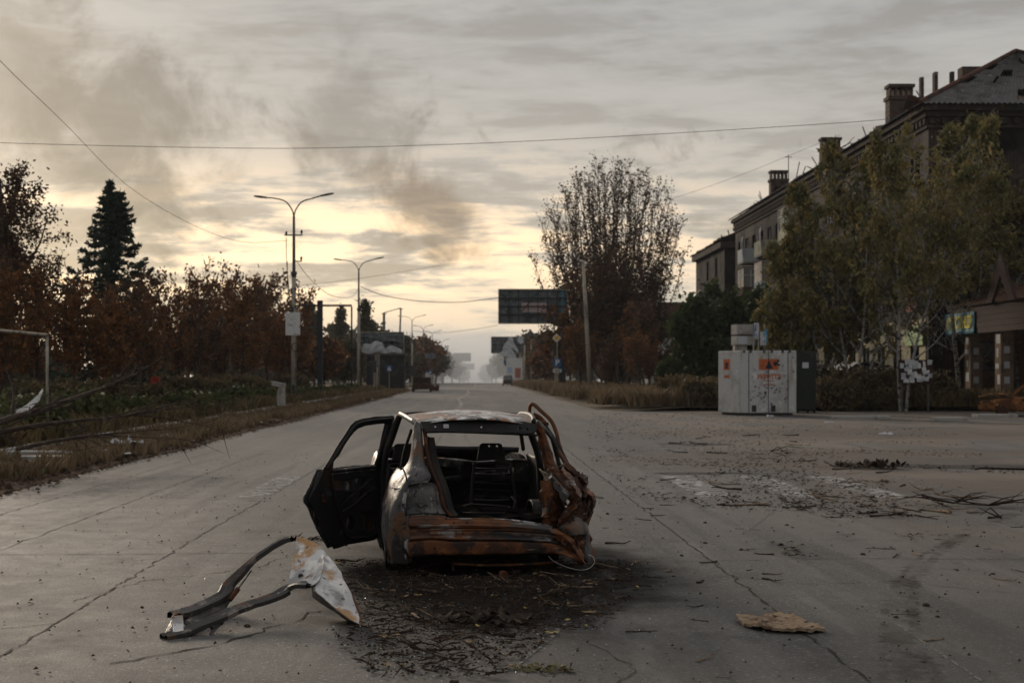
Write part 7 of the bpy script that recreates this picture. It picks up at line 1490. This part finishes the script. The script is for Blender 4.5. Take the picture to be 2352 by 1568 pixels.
for i in range(50):
    x, y = random.uniform(-1.6, 5.8), random.uniform(7.4, 17)
    if x > .42*y: continue
    drop('clod', lumps[i % 5], x, y, random.uniform(.018, .05), 'small dark clod lying on the asphalt near the wreck', 'clod', 'clods on the asphalt')
for i, (x, y) in enumerate(heap(45)): drop('fallen_leaf', lfm[i % 4], x, y, random.uniform(.05, .11), 'pale dry leaf in the debris behind the wreck', 'leaf', 'leaves in the debris', z=.012)
for i in range(22):
    x, y = random.uniform(-4, 6), random.uniform(8, 22)
    if abs(x) < .42*y: drop('fallen_leaf', lfm[i % 4], x, y, random.uniform(.05, .10), 'dry leaf lying alone on the open road', 'leaf', 'leaves scattered on the road', z=.006)
# fine stuff nobody could count
def chips(name, pts, s0, s1, asp, hgt, m, label, cat):
    P = np.array([(x, y, .008) for x, y in pts]); n = len(P); a = rng.normal(0, .55, n)+(rng.random(n) < .3)*1.5; s = rng.uniform(s0, s1, n); w = s*rng.uniform(asp*.5, asp*1.5, n); u = np.stack([np.cos(a), np.sin(a), rng.normal(0, .18, n)], 1)*s[:, None]/2; v = np.stack([-np.sin(a), np.cos(a), 0*a], 1)*w[:, None]/2; top = np.zeros((n, 3)); top[:, 2] = hgt*s*rng.uniform(.4, 1.5, n)
    c = P+np.stack([0*a, 0*a, np.abs(u[:, 2])+top[:, 2]*.3], 1)
    V = np.stack([c-u-v, c+u-v*.6, c+u*.9+v, c-u*.8+v, c+top], 1).reshape(-1, 3); k = np.arange(n)*5; b = MB(); b.v = V.tolist()
    b.f = [f for q in k.tolist() for f in ((q, q+1, q+4), (q+1, q+2, q+4), (q+2, q+3, q+4), (q+3, q, q+4))]; tag(b.build(name, m, fix=False), label, cat, kind='stuff')
m_bchip = mat('charred_bark_chips', (.016,.013,.011), [((.06,.038,.025),9,.53,.60),((.16,.11,.07),16,.62,.68)], rough=1)
chips('bark_debris', heap(7500), .006, .026, .5, .4, m_bchip, 'charred bark, ash and needles strewn round the wreck', 'debris')
chips('fine_twigs', heap(1300), .04, .14, .07, .10, m_twig, 'fine charred twigs strewn behind the wreck', 'debris')
def fore(n):
    out = []
    while len(out) < n:
        px, py = random.uniform(1350, 2380), 950+random.random()**1.3*330; x, y = G(px, py); d = mnoise.noise(Vector((x*.35, y*.35, 3)))+.35*mnoise.noise(Vector((x*1.5, y*1.5, 8)))-abs(px-(1560+(py-985)*2.2))/900
        if x > 2.2 and d > -.32+.5*((py-950)/330)**2+random.uniform(-.12, .12): out.append((x, y))
    return out
chips('forecourt_litter', fore(5200), .014, .085, .30, .14, m_bchip, 'bark, twigs and dirt littering the right forecourt', 'debris')
chips('road_grit', [(random.uniform(-5, 7), 7.2+random.random()**1.5*22) for _ in range(1500)], .008, .026, .8, .5, m_clod, 'small dark grit scattered over the asphalt', 'grit')
gl = [(random.gauss(-.6, .8), random.uniform(7.6, 11.6)) for _ in range(330)]+[(random.gauss(-.1, .6), random.uniform(7.4, 12.5)) for _ in range(150)]
chips('glass_crumbs', gl, .004, .009, .9, .6, m_glassy, 'crumbs of shattered car glass glinting on the asphalt', 'glass')
verge_l = [(ledge(y)-.15-abs(random.gauss(0, .9)), y) for y in [11+random.random()**1.6*110 for _ in range(7000)]]
chips('verge_litter', [(x, y) for x, y in verge_l if x > -9.2], .04, .16, .5, .4, m_litter, 'fallen leaves and twigs heaped along the left road edge', 'leaf litter')
chips('edge_leaves', [(ledge(y)+abs(random.gauss(0, .14)), y) for y in [11+random.random()**1.5*100 for _ in range(1600)]], .03, .09, .5, .3, m_litter, 'scattered leaves where the left verge meets the road', 'leaf litter')
# named pieces
m_board = mat('crumbling_board', (.27,.195,.13), [((.15,.10,.068),7,.47,.60),((.05,.038,.03),13,.56,.63),((.36,.28,.20),22,.58,.66)], rough=1, bump=.02, bscale=25)
x0, y0 = G(1790, 1445); pts_ = [(1690, 1421), (1715, 1418), (1745, 1421), (1780, 1412), (1810, 1418), (1850, 1430), (1885, 1443), (1898, 1448), (1860, 1452), (1800, 1451), (1760, 1448), (1720, 1440), (1698, 1430)]
o2 = [(G(a, b_+4)[0]-x0, G(a, b_+4)[1]-y0) for a, b_ in pts_]
vs, fs = raster_plate(o2, [], .014, lambda x, y: (x, y, .028+.020*mnoise.noise(Vector((x*5, y*5, 1)))+.05*max(0, -x-.2)+.014*mnoise.noise(Vector((x*22, y*22, 1)))))
b = MB(); b.add(vs, fs); tag(b.build('broken_board', m_board, loc=(x0, y0, 0), solid=.018), 'tan crumbling piece of board lying on the asphalt at lower right', 'board')
lf_sprig = leafmat('withered_sprig_leaves', (.10,.10,.04), (.16,.13,.06), (.07,.055,.03))
def clump(px, py, s, m_, name, label, cat, n=60, hh=.35):
    x, y = G(px, py); g = random.Random(int(px)); b = MB()
    for k in range(n):
        a, r = g.uniform(0, 6.28), s*math.sqrt(g.random())*.5; p = Vector((r*math.cos(a)*1.6, r*math.sin(a), s*.03)); d = Vector((g.gauss(0, .6), g.gauss(0, .6), g.uniform(0, .6)*hh)).normalized()*s*g.uniform(.12, .3); w = d.cross(Vector((0, 0, 1))).normalized()*d.length*.25
        b.add([p, p+d*.5+w+Vector((0, 0, .01)), p+d, p+d*.5-w], [(0, 1, 2, 3)])
    tag(b.build(name, m_, loc=(x, y, 0), solid=.002), label, cat)
clump(1255, 1538, .20, lf_sprig, 'leafy_sprig', 'withered green leafy sprig on the asphalt at the bottom centre', 'sprig')
clump(1120, 1428, .42, m_clod, 'burnt_rag', 'black burnt rag lying in the debris behind the wreck', 'rag', 130, .6)
clump(1990, 1075, .75, m_clod, 'black_bundle', 'black tangled bundle on the forecourt near the crossing', 'bundle', 160, 1.0)
clump(740, 1240, .35, m_twig, 'twig_tuft', 'small tuft of twigs under the open car door', 'tuft', 50)
for px, py, s, lb in ((2270, 1165, 1.2, 'dark leafless twig bundle on the forecourt at the right edge'), (2190, 1160, .9, 'spiky dark branch on the forecourt beside the twig bundle'), (1770, 1040, .8, 'long dark stick lying before the shelter on the forecourt'), (2300, 1195, .7, 'thin branch at the right edge below the twig bundle')):
    x, y = G(px, py); b = MB(); g = random.Random(int(px))
    for k in range(9 if s > .85 else 2): a = g.uniform(-.7, .7)+(3.14 if g.random() < .5 else 0); L_ = s*g.uniform(.3, .9); b.tube([(0, 0, .03), (L_*.5*math.cos(a), L_*.5*math.sin(a), .05+.1*g.random()), (L_*math.cos(a+.1), L_*math.sin(a+.1), .03+.15*g.random())], [.011, .007, .003], 4)
    tag(b.build('fallen_branch', m_twig, loc=(x, y, 0)), lb, 'branch')
# tin, light scraps, slabs
x, y = G(1136+20, 1328+2); b = MB(); b.lathe((0, 0, .033), [(.001, -.02), (.018, -.022), (.030, -.03), (.033, -.026), (.033, .028), (.001, .03)], 18, 'y'); tag(b.build('tin_can', m_rust, loc=(x, y, .004), rz=.3, smooth=True), 'small rusty tin lying on its side in the debris behind the wreck', 'tin')
scr = [(2035, 1003, .34, 'white scrap of paper on the forecourt before the noticeboard'), (1905, 975, .3, 'white scrap lying near the shelter corner'), (1770, 960, .3, 'pale rag at the foot of the shelter'), (520, 960, .34, 'white torn scrap standing in the left litter strip near the kerb'), (548, 978, .26, 'white paper scrap on the left road edge by the kerb'), (280, 1040, .75, 'grey white plastic bag crumpled on the left road edge'), (230, 1055, .3, 'small white bag in the leaf litter left of the plastic bag'), (690, 930, .5, 'white scrap near the foot of the sign pole'), (1275, 905, .9, 'white rubbish heap on the right verge corner'), (1575, 940, .35, 'white scrap in the dry grass left of the shelter'), (465, 928, .3, 'pale rubbish among the rose bushes'), (1330, 918, .5, 'pale rubbish on the edge of the right verge')]
for px, py, s, lb in scr:
    x, y = G(px, py); rows = [[((i/7-.5)*s, (j/6-.5)*s*.6, .02+s*.30*abs(mnoise.noise(Vector((i*.6, j*.6, px))))) for i in range(8)] for j in range(7)]; b = MB(); b.grid(crumple(rows, s*.12, 5/s*.5, px)); tag(b.build('paper_scrap' if s < .6 else 'plastic_bag', m_paper, loc=(x, y, .03 if x > -6 else .12), solid=.003), lb, 'litter')
for px, py, L_, rz, lb in ((1930, 935, 2.3, -.25, 'white fallen pole lying on the grass right of the steel container'), (2045, 920, 1.9, -.5, 'white broken bar at the foot of the dark birch'), (2010, 905, 1.2, -1.0, 'short white bar standing askew among the weeds')):
    x, y = G(px, max(py, 940)); y = min(y, 66); x = gx(px, y); b = MB(); b.tube([(-L_/2, 0, .30), (0, 0, .18), (L_/2, 0, .07)], .045, 6); tag(b.build('white_bar', m_white, loc=(x, y, .1), rz=rz, smooth=True), lb, 'bar')
for px, py, sx_, sy_, lb in ((40, 1050, 2.6, .5, 'flat concrete slab at the left edge below the fallen branches'), (140, 1062, 1.5, .4, 'worn concrete slab in the leaf litter beside the road'), (2285, 958, 1.6, .6, 'pale concrete slab before the rusted car'), (2180, 966, 1.2, .4, 'small pale slab on the forecourt edge'), (1975, 962, 2.2, .5, 'low pale kerb slab on the forecourt')):
    x, y = G(px, py); b = MB(); b.box((0, 0, .06), (sx_, sy_, .14), rz=.06); tag(b.build('concrete_slab', m_conc, loc=(x, y, .0), bevel=.02), lb, 'slab')
for k in range(26):
    y = 13+k*k*.09+k*1.1; x = ledge(y)-random.uniform(.1, 2.4); s = random.uniform(.07, .16); b = MB(); b.grid(crumple([[((i/4-.5)*s*1.4, (j/4-.5)*s, .03+s*.5*abs(mnoise.noise(Vector((i*.8, j*.8, k))))) for i in range(5)] for j in range(5)], s*.2, 6, k)); tag(b.build('litter_scrap', (m_paper, m_board, m_white)[k % 3], loc=(x, y, .05), solid=.003), 'small pale litter scrap lying in the leaf litter of the left verge', 'litter', 'litter scraps in the left verge')
# ---------------------------------------------------------------- smoky air
sm_ = MB()
for (cx_, cy_, rx, ry, rz_) in ((-10, 560, 95, 230, 26),):
    vs = []; n1, n2 = 20, 10
    for i in range(n2+1):
        for j in range(n1): th = math.pi*i/n2; ph = 2*math.pi*j/n1; q = 1+.25*mnoise.noise(Vector((math.cos(ph)*1.5, math.sin(ph)*1.5, i*.5))); vs.append((cx_+rx*q*math.sin(th)*math.cos(ph), cy_+ry*q*math.sin(th)*math.sin(ph), -6+rz_*q*math.cos(th)))
    sm_.add(vs, [(i*n1+j, i*n1+(j+1) % n1, (i+1)*n1+(j+1) % n1, (i+1)*n1+j) for i in range(n2) for j in range(n1)])
m_s = bpy.data.materials.new('road_smoke'); m_s.use_nodes = True; nt = m_s.node_tree; nt.nodes.clear(); o_ = nt.nodes.new('ShaderNodeOutputMaterial'); v_ = nt.nodes.new('ShaderNodeVolumePrincipled')
v_.inputs['Color'].default_value = (.92, .95, .98, 1); v_.inputs['Density'].default_value = .0055; v_.inputs['Anisotropy'].default_value = .2; nt.links.new(v_.outputs[0], o_.inputs['Volume'])
tag(sm_.build('smoke', m_s, smooth=True), 'bank of pale blue smoke hanging over the far end of the road', 'smoke', kind='stuff')
hz = MB(); hz.bb(-700, 700, -40, 1500, -14, 24)
m_h = bpy.data.materials.new('smoky_air'); m_h.use_nodes = True; nt = m_h.node_tree; nt.nodes.clear(); o_ = nt.nodes.new('ShaderNodeOutputMaterial'); v_ = nt.nodes.new('ShaderNodeVolumePrincipled')
v_.inputs['Color'].default_value = (.86, .90, .95, 1); v_.inputs['Density'].default_value = .00012; v_.inputs['Anisotropy'].default_value = .25; nt.links.new(v_.outputs[0], o_.inputs['Volume'])
tag(hz.build('haze', m_h), 'pale blue smoke haze filling the far end of the road', 'haze', kind='stuff')
